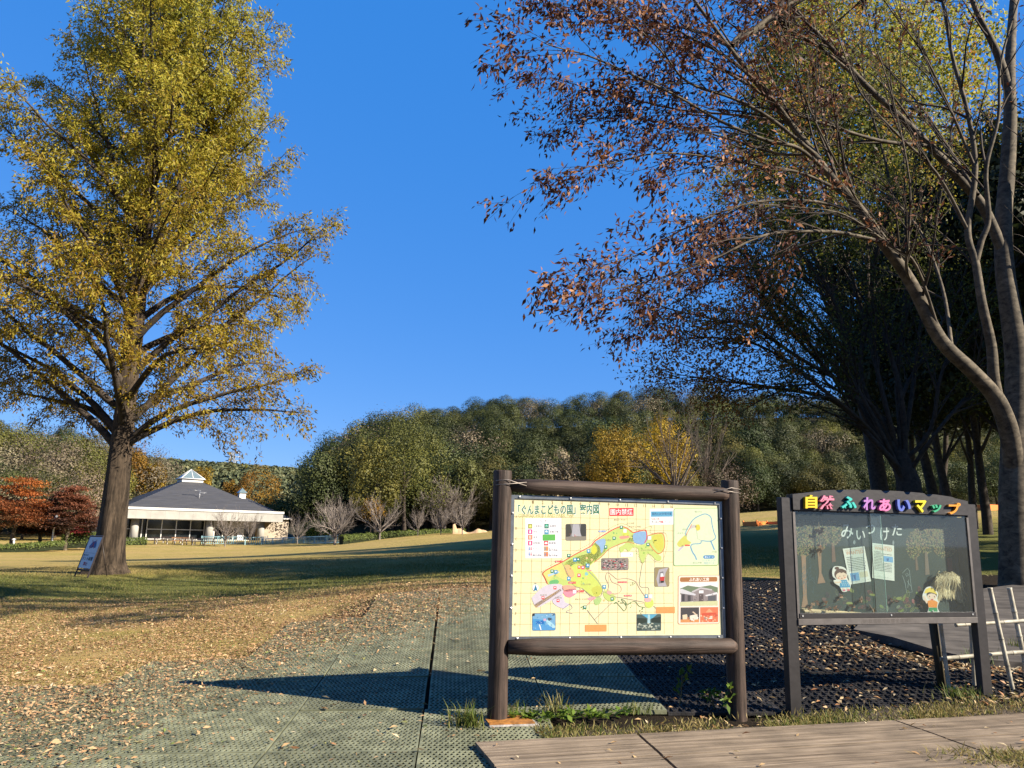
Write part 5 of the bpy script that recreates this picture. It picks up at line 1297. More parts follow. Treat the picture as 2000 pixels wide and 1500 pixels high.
for i, p_ in enumerate([(q[0], q[1]) for q in spots] + outside + behind):
    tr_ = protos[i] if i < 3 else dup(protos[i % 3], (0, 0, 0))
    tr_.location = (p_[0], p_[1], hz(*p_)); tr_.rotation_euler = (0, 0, i * 1.7); s_ = 1.0 + .18 * ((i * 37) % 7 - 3) / 3
    if i >= len(spots): s_ *= 1.12
    tr_.scale = (s_, s_, s_)
    if i < len(spots): tr_['label'] = 'dark tall tree of the shady grove behind the display board'
    elif i < len(spots) + len(outside): tr_['label'] = 'dense tall tree at the open edge of the grove beyond the bamboo fence'
    else: tr_['label'] = 'unseen tree added behind the viewpoint to cut sky light and glass reflections'; tr_['group'] = 'unseen trees added to cut sky light'

def tall_evergreen():
    rng = np.random.default_rng(808); D = 36.0; p = at(1700, 620, D); z = hz(p[0], p[1])
    t = thing('evergreen_oak', 'tall dense green tree with a yellow top rising behind the zelkova limbs', 'tree', (p[0], p[1], z))
    trunk_obj(rng, 17, .42, t, m_barkd, 10, 6)
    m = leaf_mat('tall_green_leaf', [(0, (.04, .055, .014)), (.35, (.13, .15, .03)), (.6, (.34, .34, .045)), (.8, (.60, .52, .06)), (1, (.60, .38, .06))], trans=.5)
    P, Dd, U, T, S = crown_cloud(rng, R=7.5, Hc=21.0, nl=200, per=1050, size=.22, low=-.8, lobe=(.12, .22), tint=(0, .0), jitter=.2)
    P = P + np.array([0, 0, 20.0])
    lump = np.sin(P[:, 0] * 1.1 + 1) * np.sin(P[:, 2] * .9) * np.sin(P[:, 1] * 1.2 + 2)
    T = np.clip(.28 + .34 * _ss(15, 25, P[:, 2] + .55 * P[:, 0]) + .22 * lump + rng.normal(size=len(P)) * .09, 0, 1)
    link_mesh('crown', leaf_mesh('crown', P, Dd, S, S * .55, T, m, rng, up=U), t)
tall_evergreen()

# ---- trees on the slopes
def slope_tree(name, label, group, m, seed, **k):
    rng = np.random.default_rng(seed)
    t = thing(name, label, 'tree', (0, 0, 0), 0, group)
    kk = dict(R=5.6, Hc=10.6, nl=40, per=330, size=.25, low=-.75, lobe=(.26, .42), jitter=.10); kk.update(k)
    trunk_obj(rng, 5.5, .25, t, m_barkd, 4, 3.0)
    crown_obj('crown', rng, 5.9, m, t, **kk)
    return t
LE = 'round dark evergreen tree in the closed woodland on the slope'
LO = 'olive green broadleaf tree in the woodland on the slope'
LB = 'greyish brown nearly leafless tree in the woodland on the slope'
G1 = 'trees of the wooded slopes'
pe = [slope_tree('evergreen_tree', LE, G1, m_ever, 300 + i, **kw) for i, kw in enumerate((dict(), dict(R=5.0, Hc=11, tint=(.45, .2)), dict(nl=34, lobe=(.3, .46)), dict(R=4.8, nl=40, tint=(.6, .2))))]
po = [slope_tree('olive_tree', LO, G1, m_oliv, 310 + i) for i in range(2)]
pb = [slope_tree('brown_tree', LB, G1, m_brown_l, 320 + i, nl=44, per=80, size=.30, jitter=.35) for i in range(2)]
for q in pe + po + pb: q.location = (0, -500, -60)
used = set(); sr = random.Random(8); ntree = [0]
def put_slope(px, ytop, D, kind, lab=None, wid=None, grp=G1):
    lst = {'e': pe, 'o': po, 'b': pb}[kind]; proto = lst[sr.randrange(len(lst))]
    p_ = at(px, ytop, D); zg = hz(p_[0], p_[1]); h = p_[2] - zg
    if h < 4.5: h = sr.uniform(6, 8)
    h = min(h, 20); sz = h / 11.3; sx_ = max(.85, min(1.5, sz * sr.uniform(.9, 1.25)))
    if proto.name not in used: used.add(proto.name); o = proto
    else: o = dup(proto, (0, 0, 0))
    o.location = (p_[0], p_[1], zg); o.rotation_euler = (0, 0, sr.uniform(0, 6.28)); o.scale = (sx_, sx_, sz)
    if lab: o['label'] = lab
    if not grp and 'group' in o: del o['group']
    ntree[0] += 1; return o
sky_x = [560, 620, 640, 680, 720, 760, 800, 850, 900, 950, 1000, 1060, 1110, 1160, 1200, 1250, 1300, 1350, 1420, 1500, 1580, 1650, 1720, 1800, 2000, 2200]
sky_y = [960, 895, 868, 836, 812, 795, 792, 796, 790, 776, 766, 770, 776, 768, 765, 750, 752, 755, 760, 763, 772, 785, 790, 790, 790, 790]
for row, (D, f) in enumerate(((126, .0), (136, .25), (148, .5), (162, .72), (178, .9), (194, 1.0))):
    x = 640 + row * 8
    if row == 0: x = 655
    while x < 1960:
        ysk = np.interp(x, sky_x, sky_y); yfr = max(np.interp(x, [620, 660, 700, 900, 1100, 1400, 1700, 2000], [905, 880, 880, 885, 895, 900, 900, 880]), ysk)
        yt = yfr + (ysk - yfr) * f + sr.uniform(-6, 14)
        kd = sr.random(); kind = 'e' if kd < .64 else 'o' if kd < .86 else 'b'
        if x < 700: kind = 'e'
        if x < 770 and D < 145: x += 40; continue
        put_slope(x, yt, D + sr.uniform(-5, 5), kind)
        x += sr.uniform(40, 62) * 150 / D * (1.25 if x > 1650 else 1)
# left hillside
lx = [-120, 0, 60, 130, 190, 240, 300, 340]; ly = [812, 818, 822, 826, 846, 858, 880, 900]
for row, (D, f) in enumerate(((118, .0), (132, .35), (148, .65), (166, .9), (182, 1.0))):
    x = -90 + row * 11
    while x < 330:
        ysk = np.interp(x, lx, ly); yt = 925 + (ysk - 925) * f + sr.uniform(-5, 14); kd = sr.random()
        kind = 'b' if kd < .66 else 'o' if kd < .88 else 'e'
        if x < 205 or D > 160: put_slope(x, yt, D + sr.uniform(-4, 4), kind)
        x += sr.uniform(34, 52) * 150 / D
print('slope trees', ntree[0])

# far ridge: one mass of wood
def far_wood():
    rng = np.random.default_rng(17); Ps = []; Ds = []; Us = []; Ts = []; Ss = []
    for k in range(950):
        px = rng.uniform(180, 660); D = 380 + 300 * rng.random() ** .7
        p = at(px, 900, D); z = hz(p[0], p[1]); R = rng.uniform(4.0, 6.5); n = 60
        q = rng.normal(size=(n, 3)); q /= np.linalg.norm(q, axis=1, keepdims=True); q[:, 2] = np.abs(q[:, 2]) * 1.0 - .15
        Ps.append(np.array([p[0], p[1], z + 3]) + q * np.array([R, R, 6.0]) * (1 + rng.normal(size=(n, 1)) * .12))
        Ds.append(np.cross(q, rng.normal(size=(n, 3)))); Us.append(q); Ts.append(np.clip(rng.normal(.5, .2) + rng.normal(size=n) * .1, 0, 1)); Ss.append(rng.uniform(1.6, 2.8, n))
    S = np.concatenate(Ss)
    m = leaf_mat('far_wood', [(0, (.06, .075, .035)), (.5, (.115, .13, .058)), (1, (.20, .19, .08))], trans=.15)
    o = link_mesh('distant_wood', leaf_mesh('distant_wood', np.concatenate(Ps), np.concatenate(Ds), S, S * .7, np.concatenate(Ts), m, rng, up=np.concatenate(Us)))
    tag(o, 'wood covering the far ridge beyond the pavilion roof', 'woodland', kind='stuff')
far_wood()

# ---- single trees that stand out
def solo(name, label, px, ybase, ytop, D, wpx, m, seed, cat='tree', bottom=.35, **k):
    """crown spanning wpx photo pixels, top at ytop"""
    rng = np.random.default_rng(seed); p = at(px, ytop, D); z = hz(p[0], p[1]); h = p[2] - z; R = wpx / F_PX * D / 2
    t = thing(name, label, cat, (p[0], p[1], z))
    hc = h * (1 - bottom)
    kk = dict(R=R, Hc=hc, nl=60, per=190, size=.32, low=-.7, lobe=(.18, .3)); kk.update(k)
    trunk_obj(rng, h * .55, max(.12, h * .02), t, k.pop('bark', m_barkd) if 'bark' in k else m_barkd, 5, R * .9)
    crown_obj('crown', rng, h * bottom + hc / 2, m, t, **kk)
    return t
solo('oak_tree', 'broad olive green oak in front of the wooded hill right of its dark left end', 800, 1046, 812, 116, 190, m_oliv, 401, bottom=.12, nl=60, per=330, lobe=(.22, .36), size=.25)
solo('oak_tree', 'olive tree with pale yellowish leaves at the dark left end of the hill', 742, 1046, 846, 112, 110, m_oliv, 402, bottom=.1, tint=(.75, .2))
solo('evergreen_tree', 'very dark tree forming the left end of the wooded hill', 660, 1050, 868, 152, 115, m_ever, 403, bottom=.08, tint=(.25, .12))
solo('evergreen_tree', 'fresh green round tree just left of the map sign post top', 918, 1046, 890, 122, 78, m_ever, 404, bottom=.1, tint=(.85, .12))
solo('evergreen_tree', 'grey green round tree over the large leafless cherry', 850, 1046, 905, 124, 76, m_ever, 405, bottom=.1, tint=(.7, .15))
solo('yellow_tree', 'golden orange tree above the middle of the map sign', 1200, 1046, 812, 119, 125, m_org, 406, bottom=.12, nl=110, per=330, lobe=(.11, .22), jitter=.32, size=.27, tint=(.85, .2))
solo('yellow_tree', 'bright yellow tree above the right half of the map sign', 1300, 1046, 802, 121, 125, m_yel, 407, bottom=.12, nl=110, per=330, lobe=(.11, .22), jitter=.32, size=.27, tint=(.55, .25))
solo('brown_tree', 'pale brown thin tree left of the golden tree', 1090, 1046, 868, 120, 100, m_brown_l, 408, bottom=.15, per=120)
solo('yellow_tree', 'yellow tree peeping over the pavilion roof right of its lantern', 392, 1050, 905, 165, 62, m_yel, 409, bottom=.1, tint=(.3, .2))
solo('orange_tree', 'orange yellow tree behind the lower right slope of the pavilion roof', 508, 1050, 905, 160, 105, m_org, 410, bottom=.1, tint=(.7, .2))
solo('orange_tree', 'small orange tree behind the roof beside the little ventilator', 458, 1050, 930, 160, 45, m_org, 411, bottom=.1)
solo('yellow_tree', 'tall yellow and brown tree seen right of the big trunk', 268, 1050, 850, 162, 66, m_org, 412, bottom=.1, per=150, tint=(.6, .3))
solo('yellow_tree', 'yellow tree low against the left roof edge of the pavilion', 304, 1050, 896, 166, 50, m_yel, 413, bottom=.1, per=150, tint=(.3, .25))
solo('olive_tree', 'low olive tree at the right end of the pavilion roof', 585, 1050, 955, 150, 90, m_oliv, 414, bottom=.1)
solo('olive_tree', 'rounded olive tree behind the small roof ventilator', 545, 1050, 965, 156, 80, m_oliv, 415, bottom=.1, tint=(.3, .15))
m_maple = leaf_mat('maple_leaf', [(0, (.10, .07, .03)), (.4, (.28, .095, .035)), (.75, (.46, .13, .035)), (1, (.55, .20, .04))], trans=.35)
m_maroon = leaf_mat('maroon_leaf', [(0, (.06, .04, .03)), (.5, (.20, .08, .045)), (1, (.32, .12, .06))], trans=.3)
def maple(label, px, ytop, D, wpx, m, seed, yb, stems=1):
    rng = np.random.default_rng(seed); p = at(px, ytop, D); z = hz(p[0], p[1]); h = p[2] - z; R = wpx / F_PX * D / 2
    t = thing('maple_tree', label, 'tree', (p[0], p[1], z))
    w = Wood()
    P = walk_path(rng, (0, 0, -.3), (.05, 0, 1), h * .42, 5, .05, (0, 0, .1)); w.add(P, np.linspace(.26, .17, 6), 8)
    for k in range(9):
        az = k * 2.4; P2 = walk_path(rng, P[-1 - k % 2], (cos(az), sin(az), 1.0), R * rng.uniform(.7, 1.1), 6, .08, (0, 0, -.3)); w.add(P2, np.linspace(.10, .015, 7), 5)
    w.build('trunk', m_barkz, t)
    Ps = []; Ds = []; Ts = []; Us = []
    for k in range(150):                                    # flat layers of leaves
        a = rng.uniform(0, 2 * pi); r = R * sqrt(rng.random()) * .95; f = r / R
        zc = h * (.30 + .66 * (1 - f ** 2.0) * rng.random() ** .7 + .12 * rng.random())
        n = 170; q = rng.normal(size=(n, 3)) * np.array([.55, .55, .10]) * (R / 4)
        Ps.append(np.array([r * cos(a), r * sin(a), zc]) + q); Ds.append(rng.normal(size=(n, 3)) * np.array([1, 1, .3]) + [0, 0, -.2]); Us.append(np.tile([0, 0, 1.0], (n, 1)))
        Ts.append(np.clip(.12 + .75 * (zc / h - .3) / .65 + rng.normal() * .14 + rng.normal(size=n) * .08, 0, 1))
    S = rng.uniform(.14, .26, 150 * 170)
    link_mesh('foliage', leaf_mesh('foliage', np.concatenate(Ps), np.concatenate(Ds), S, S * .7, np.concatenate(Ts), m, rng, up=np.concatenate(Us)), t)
    return t
maple('bright orange maple with flat leaf layers at the far left edge of the lawn', 40, 934, 86, 150, m_maple, 501, 1073)
maple('smaller rust coloured maple behind the orange maple', 88, 985, 92, 80, m_maple, 502, 1066)
maple('dark maroon maple with pale twin stems beside the big trunk', 142, 952, 88, 105, m_maroon, 503, 1069)
maple('low deep red maple close to the left side of the big trunk', 158, 1018, 94, 34, leaf_mat('red_leaf', [(0, (.14, .02, .02)), (1, (.36, .05, .045))], trans=.3), 504, 1060)

# ---- leafless cherries along the far edge of the lawn
m_cherry = mat('cherry_bark', (.20, .16, .135), rough=.85, var=.25, scale=6, col2=(.36, .305, .265))
def bare_mesh(seed, spread, stems, fine, m=None):
    rng = np.random.default_rng(seed); w = Wood()
    for s in range(stems):
        az0 = 2 * pi * s / max(1, stems) + rng.random()
        P = walk_path(rng, (0, 0, -.05), (.10 * (stems > 1) * cos(az0), .10 * (stems > 1) * sin(az0), 1), .28, 3, .05, (0, 0, 0)); w.add(P, np.linspace(.026, .02, 4), 6)
        nb = 11 if stems == 1 else 6
        for k in range(nb):
            az = 2 * pi * k / nb + rng.uniform(-.4, .4) + az0; el = radians(rng.uniform(18, 68)); L = rng.uniform(.5, .72)
            P2 = walk_path(rng, P[-1 - (k % 2)], (cos(az) * cos(el) * spread, sin(az) * cos(el) * spread, sin(el)), L, 6, .06, (0, 0, .12)); w.add(P2, np.linspace(.015, .004, 7), 4)
            for j in range(fine):
                q, T = at_path(P2, rng.uniform(.15, .99)); L3 = rng.uniform(.12, .34)
                P3 = walk_path(rng, q, side_dir(rng, T, radians(rng.uniform(15, 50)), up=.15), L3, 3, .08, (0, 0, .1)); w.add(P3, np.linspace(.0042, .0016, 4), 3)
                for i in range(4):
                    q4, T4 = at_path(P3, rng.uniform(.2, .99)); P4 = walk_path(rng, q4, side_dir(rng, T4, radians(rng.uniform(15, 50)), up=.1), rng.uniform(.06, .16), 2, .08, (0, 0, .1)); w.add(P4, [.0022, .0016, .001], 3)
    return np_mesh('branches', np.concatenate(w.V), np.concatenate(w.F), m or m_cherry, smooth=True)
bares = [bare_mesh(601, 1.0, 1, 13), bare_mesh(602, 1.1, 3, 16), bare_mesh(603, .9, 1, 14), bare_mesh(604, 1.15, 1, 34), bare_mesh(605, .8, 1, 8, mat('grey_brown_bark', (.11, .085, .065), rough=.9))]
def bare(label, px, D, ytop, ybase, wpx, k, rz):
    p = at(px, ytop, D); z = hz(p[0], p[1]); h = p[2] - z; R = wpx / F_PX * D / 2
    o = link_mesh('cherry_tree', bares[k]); o.location = (p[0], p[1], z); o.rotation_euler = (0, 0, rz); o.scale = (R / .55, R / .55, h / .98)
    return tag(o, label, 'tree', 'leafless cherries along the lawn')
bare('wide leafless tree with several pale stems beside the yellow hedge', 660, 106, 962, 1054, 84, 1, 0)
bare('leafless cherry with pinkish twigs standing next to the orange leaved one', 746, 107, 961, 1053, 86, 0, 1)
bare('small low leafless tree at the start of the clipped hedge row', 818, 107, 990, 1049, 42, 2, 2)
bare('small leafless tree just left of the largest leafless one', 863, 107, 988, 1047, 46, 0, 3)
bare('largest leafless tree with a dense dome of fine brown twigs', 872, 118, 935, 1036, 112, 3, .5)
bare('leafless tree in front of the sand coloured tarpaulin', 905, 106, 980, 1046, 58, 2, 4)
bare('spindly leafless tree by the right end of the pavilion', 585, 112, 996, 1063, 48, 0, 5)
bare('leafless tree in front of the pavilion windows', 446, 110, 988, 1067, 64, 0, .7)
bare('faint leafless tree by the right column of the pavilion', 492, 116, 1000, 1060, 44, 2, 2.2)
bare('tall leafless tree in front of the bright yellow tree', 1312, 100, 778, 1046, 150, 4, 2.9)
bare('tall grey leafless tree on the hill behind the yellow tree', 1372, 124, 772, 1046, 110, 4, 1.2)
solo('cherry_tree', 'small cherry still holding orange leaves between two leafless trees', 728, 1048, 964, 109, 52, m_org, 420, bottom=.3, nl=30, per=50, size=.3)

# ------------------------------------------------------------------ pavilion
def pavilion():
    A = at(254, 993, 125.0)[:2]; B = at(521, 1005, 138.0)[:2]
    d = (B - A); Lf = np.linalg.norm(d); d /= Lf; nb = np.array([-d[1], d[0]])       # nb points away from the camera
    ang = atan2(d[1], d[0]); zf = -.62
    t = thing('pavilion', 'single storey glass fronted pavilion with a dark pyramid roof and a pyramid skylight', 'building', (A[0], A[1], zf), ang)
    m_roof = mat('roof_slate', (.058, .058, .064), rough=.6, var=.14, scale=1.2, stretch=(.3, .3, 6), spec=.35)
    m_white = mat('white_trim', (.74, .72, .68), rough=.6, var=.04)
    m_fas = mat('fascia_concrete', (.40, .385, .35), rough=.8, var=.08, scale=.6)
    m_wall = mat('beige_wall', (.46, .385, .30), rough=.85, var=.07, scale=1.5)
    m_gls = mat('window_dark', (.012, .016, .018), rough=.08, var=.3, scale=.4, spec=.6)
    m_floor = mat('terrace_concrete', (.45, .43, .40), rough=.9, var=.1)
    m_sky = mat('skylight_glass', (.15, .20, .21), rough=.15, var=.15, spec=.8)
    E = at(254, 993, 125.0)[2] - zf                                     # eaves height
    Dp = Lf * .86; over = 1.9
    def bx(name, c, sz, m, par=t, bev=0):
        b = MB(); b.box(c, sz, m, bev=bev); return b.build(name, par)
    # fascia band round the roof, standing out from the eaves
    fz0 = E - 1.55; fz1 = E - .12
    x0, x1, y0, y1 = -over * .8, Lf + over * 1.2, -over, Dp + over
    b = MB()
    b.box(((x0 + x1) / 2, y0 + .15, (fz0 + fz1) / 2), (x1 - x0, .3, fz1 - fz0), m_fas); b.box(((x0 + x1) / 2, y1 - .15, (fz0 + fz1) / 2), (x1 - x0, .3, fz1 - fz0), m_fas)
    b.box((x0 + .15, (y0 + y1) / 2, (fz0 + fz1) / 2), (.3, y1 - y0 - .6, fz1 - fz0), m_fas); b.box((x1 - .15, (y0 + y1) / 2, (fz0 + fz1) / 2), (.3, y1 - y0 - .6, fz1 - fz0), m_fas)
    for k in range(1, 12): b.box((x0 + (x1 - x0) * k / 12, y0 - .005, (fz0 + fz1) / 2), (.04, .02, fz1 - fz0 - .05), mat('fascia_joint', (.36, .35, .33)))
    b.build('fascia', t)
    b = MB(); b.box(((x0 + x1) / 2, y0 + .1, fz1 + .18), (x1 - x0 + .2, .5, .36), m_white); b.box((x0 + .1, (y0 + y1) / 2, fz1 + .18), (.5, y1 - y0 - .8, .36), m_white); b.box((x1 - .1, (y0 + y1) / 2, fz1 + .18), (.5, y1 - y0 - .8, .36), m_white); b.build('trim', t)
    bx('ceiling', ((x0 + x1) / 2, (y0 + y1) / 2, fz0 + .2), (x1 - x0 - .6, y1 - y0 - .6, .1), m_fas)
    # roof: hipped towards a square opening under the skylight
    zr = E + .25; zt = at(365, 939, 134)[2] - zf; cx, cy, hs = Lf * .5, Dp * .5, 1.75
    b = MB(); e = .9
    lo = [(-e, -e, zr), (Lf + e, -e, zr), (Lf + e, Dp + e, zr), (-e, Dp + e, zr)]; hi = [(cx - hs, cy - hs, zt), (cx + hs, cy - hs, zt), (cx + hs, cy + hs, zt), (cx - hs, cy + hs, zt)]
    N = 22                                                          # stepped courses of slate
    for k in range(N):
        f0, f1 = k / N, (k + 1) / N
        r0 = [tuple(np.array(p) * (1 - f0) + np.array(q) * f0 + np.array([0, 0, .05])) for p, q in zip(lo, hi)]
        r1 = [tuple(np.array(p) * (1 - f1) + np.array(q) * f1) for p, q in zip(lo, hi)]
        for i in range(4):
            j = (i + 1) % 4; b.add([r0[i], r0[j], r1[j], r1[i]], [(0, 1, 2, 3)], m_roof)
            r2 = [tuple(np.array(p) + np.array([0, 0, -.05])) for p in (r0[i], r0[j])]
            b.add([r2[0], r2[1], r0[j], r0[i]], [(0, 1, 2, 3)], m_roof)
    rf = b.build('roof', t)
    b = MB(); b.box((cx, cy, zt + .28), (hs * 2.05, hs * 2.05, .56), m_white); lt = b.build('lantern', t)
    b = MB(); zz = zt + .58; ap = (cx, cy, zz + 1.75); q = [(cx - hs * 1.15, cy - hs * 1.15, zz), (cx + hs * 1.15, cy - hs * 1.15, zz), (cx + hs * 1.15, cy + hs * 1.15, zz), (cx - hs * 1.15, cy + hs * 1.15, zz)]
    for i in range(4): b.add([q[i], q[(i + 1) % 4], ap], [(0, 1, 2)], m_sky)
    b.build('skylight', lt)
    b = MB()
    for i in range(4):
        b.tube([q[i], ap], .085, m_white, n=5); b.tube([q[i], q[(i + 1) % 4]], .09, m_white, n=5)
    b.tube([((q[0][0] + q[1][0]) / 2, q[0][1] - .02, zz), ap], .06, m_white, n=5)
    b.build('skylight_frame', lt)
    # floor, set back walls, columns
    bx('floor', ((x0 + x1) / 2, (y0 + y1) / 2, -.55), (x1 - x0, y1 - y0 + 1.2, 1.1), m_floor)
    yw = 1.6
    bx('back_wall', (Lf / 2, Dp - .5, fz0 / 2 + .1), (Lf, .3, fz0 - .2), mat('inside_wall', (.25, .24, .22), rough=.9))
    bx('side_wall', (Lf - .6, Dp / 2 + 1.0, fz0 / 2 + .1), (.3, Dp - 4, fz0 - .2), m_wall)
    # left bay: tall dark windows with white mullions
    def window(xa, xb, z0, z1, nx, nz, y=yw):
        b = MB(); b.box(((xa + xb) / 2, y + .06, (z0 + z1) / 2), (xb - xa, .05, z1 - z0), m_gls); o = b.build('window', t)
        f = MB()
        for k in range(nx + 1): f.box((xa + (xb - xa) * k / nx, y, (z0 + z1) / 2), (.13, .14, z1 - z0 + .14), m_white)
        for k in range(nz + 1):
            for j in range(nx): 
                w_ = (xb - xa) / nx; f.box((xa + w_ * (j + .5), y, z0 + (z1 - z0) * k / nz), (w_ - .13, .12, .12), m_white)
        f.build('window_frame', o)
    window(3.1, 12.1, .12, fz0 - .05, 4, 2); window(-.9, .7, .12, fz0 - .05, 1, 2, .9)
    b = MB(); b.box((1.9, yw + .05, fz0 / 2), (1.9, .05, fz0 - .1), m_gls); b.box((2.35, yw - .02, fz0 / 2), (.14, .14, fz0 - .1), m_white); b.build('window', t)
    bx('upper_wall', (16.9, yw + .1, fz0 - .55), (8.4, .25, 1.1), m_fas)
    window(13.4, 20.6, .1, fz0 - 1.15, 4, 1)
    b = MB(); b.box((18.2, yw - .09, 1.05), (1.0, .05, 1.9), mat('door_white', (.75, .76, .78), rough=.5)); b.build('door', t)
    for x in (1.0, 12.6, 21.3):
        b = MB(); b.tube([(x, .2, -.1), (x, .2, fz0 + .25)], .62, m_fas, n=18); b.build('column', t)
    b = MB(); b.tube([(13.4, .9, -.1), (13.4, .9, fz0 + .25)], .28, m_white, n=10); b.build('column', t)
    # annex at the right with its own lower roof and ventilator
    ax0, ax1, ay0, ay1 = Lf + .2, Lf + 5.4, 3.6, 14
    bx('annex_wall', ((ax0 + ax1) / 2, (ay0 + ay1) / 2, (fz0 + .7) / 2 - .3), (ax1 - ax0, ay1 - ay0, fz0 + .7 + .6), m_wall)
    b = MB(); e = .5; z0_ = fz0 + .75; zt_ = E + 3.0; rx = Lf - 1.5
    c4 = [(ax0 - 6, ay0 - e, z0_), (ax1 + e, ay0 - e, z0_), (ax1 + e, ay1 + e, z0_), (ax0 - 6, ay1 + e, z0_)]; a0, a1 = (rx - 3, (ay0 + ay1) / 2, zt_), (rx, (ay0 + ay1) / 2, zt_)
    b.add(c4 + [a0, a1], [(0, 1, 5, 4), (1, 2, 5), (2, 3, 4, 5), (3, 0, 4)], m_roof); b.build('annex_roof', t)
    b = MB(); b.box(((ax0 + ax1) / 2, ay0 - e, z0_ - .1), (ax1 - ax0 + 1, .2, .2), m_white); b.build('annex_trim', t)
    vx, vy = rx - .4, (ay0 + ay1) / 2; b = MB(); b.box((vx, vy, zt_ + .1), (1.15, 1.15, 1.1), m_white)
    q = [(vx - .8, vy - .8, zt_ + .65), (vx + .8, vy - .8, zt_ + .65), (vx + .8, vy + .8, zt_ + .65), (vx - .8, vy + .8, zt_ + .65)]
    b.add(q + [(vx, vy, zt_ + 1.6)], [(0, 1, 4), (1, 2, 4), (2, 3, 4), (3, 0, 4), (3, 2, 1, 0)], m_sky); b.build('ventilator', t)
    # television aerial on the front slope
    b = MB(); k = .14; px_, py_ = Lf * .50, Dp * .12; pz = zr + (zt - zr) * .20
    m_al = mat('aerial_metal', (.6, .6, .6), rough=.4, metal=.8)
    b.tube([(px_, py_, pz - .4), (px_, py_, pz + 2.3)], .035, m_al, n=5); b.tube([(px_ - 1.9, py_, pz + 2.25), (px_ + .2, py_, pz + 2.25)], .03, m_al, n=4); b.tube([(px_ - .1, py_, pz + 1.8), (px_ + 1.2, py_, pz + 1.85)], .03, m_al, n=4)
    for i in range(8): b.tube([(px_ - 1.85 + i * .25, py_ - .3, pz + 2.25), (px_ - 1.85 + i * .25, py_ + .3, pz + 2.25)], .015, m_al, n=3)
    for i in range(5): b.tube([(px_ + .2 + i * .22, py_, pz + 1.6), (px_ + .2 + i * .22, py_, pz + 2.1)], .02, m_al, n=3)
    b.build('aerial', t)
    return t, d, nb, A
pav, pd_, pn_, pA = pavilion()
def beside(a, off):                              # a metres along the pavilion front, off metres out from it
    q = pA + pd_ * a - pn_ * off; return q

# pale blue railing in front of the pavilion terrace
m_blue = mat('pale_blue_paint', (.36, .58, .62), rough=.5, var=.06)
def railing(P, label, hgt=1.15):
    t = thing('railing', label, 'railing')
    b = MB(); b2 = MB(); b3 = MB(); N = max(2, int(np.linalg.norm(np.array(P[-1]) - np.array(P[0])) / .28)); pr = None
    for i in range(N + 1):
        f = i / N; x = P[0][0] + (P[1][0] - P[0][0]) * f; y = P[0][1] + (P[1][1] - P[0][1]) * f; z = P[0][2] + (P[1][2] - P[0][2]) * f
        (b2 if i % 8 else b3).box((x, y, z + hgt / 2), ((.06, .06, hgt - .1) if i % 8 else (.13, .13, hgt + .2)), m_blue)
    a, c = Vector(P[0]), Vector(P[1])
    for z in (.12, hgt): b.tube([a + Vector((0, 0, z)), c + Vector((0, 0, z))], .06, m_blue, n=5)
    b.build('rails', t); b2.build('bars', t); b3.build('posts', t); return t
q = lambda px, py, D, z=None: (lambda p: (p[0], p[1], p[2] if z is None else z))(at(px, py, D))
railing((q(393, 1063, 119), q(478, 1064, 121.5)), 'light blue railing in front of the white framed windows', 1.15)
railing((q(478, 1068, 116), q(522, 1066, 118)), 'light blue gate railing beside the right column', 1.3)
railing((q(512, 1066.5, 119), q(664, 1061, 110)), 'long light blue railing running right towards the leafless cherries', 1.05)
o = MB(); m_wl = mat('pale_low_wall', (.55, .55, .53), rough=.85)
p0, p1 = q(392, 1067, 117.5), q(560, 1064, 117); o.box(((p0[0] + p1[0]) / 2, (p0[1] + p1[1]) / 2, (p0[2] + p1[2]) / 2 - .3), (np.hypot(p1[0] - p0[0], p1[1] - p0[1]), .25, .8), m_wl, M=None)
me = o.mesh('low_wall'); ob = link_mesh('low_wall', me); tag(ob, 'pale low terrace wall under the light blue railing', 'wall')

# picnic tables
m_tab = mat('table_wood', (.045, .026, .020), rough=.6, var=.2, scale=4); m_tabo = mat('table_orange', (.42, .20, .08), rough=.6); m_leg = mat('table_leg', (.62, .56, .48), rough=.7)
def picnic(m):
    t = thing('picnic_table', 'x', 'picnic table', (0, 0, 0), 0, 'picnic tables beside the pavilion')
    b = MB(); b.box((0, 0, .73), (1.9, .78, .06), m, bev=.01); b.build('table_top', t)
    for s in (-1, 1):
        b = MB(); b.box((0, s * .72, .43), (1.9, .28, .05), m, bev=.01); b.build('bench', t)
    for s in (-1, 1):
        b = MB()
        for k in (-1, 1): b.tube([(s * .65, k * .72, 0), (s * .65, k * .22, .70)], .055, m_leg, n=4)
        b.box((s * .65, 0, .39), (.07, 1.6, .09), m_leg); b.build('leg', t)
    return t
lab = ['dark picnic table nearest the clipped hedge', 'second picnic table from the clipped hedge', 'picnic table with an orange top in the middle of the row', 'picnic table just right of the orange topped one', 'dark picnic table left of the blue railing', 'dark picnic table at the right end of the row', 'back row picnic table closest to the pavilion windows', 'picnic table half hidden behind the front row']
pt = picnic(m_tab); pto = picnic(m_tabo)
for i, (px, D) in enumerate(((293, 111), (313, 112), (350, 113), (368, 111.5), (387, 112), (405, 113), (330, 117), (362, 118))):
    p = at(px, 1068, D); src = pto if i == 2 else pt
    o = src if i in (0, 2) else dup(src, (0, 0, 0))
    o.location = (p[0], p[1], max(hz(p[0], p[1]), p[2]) + .02); o.rotation_euler = (0, 0, .35 + .1 * (i % 3)); o.scale = (1.25, 1.25, 1.25); o['label'] = lab[i]
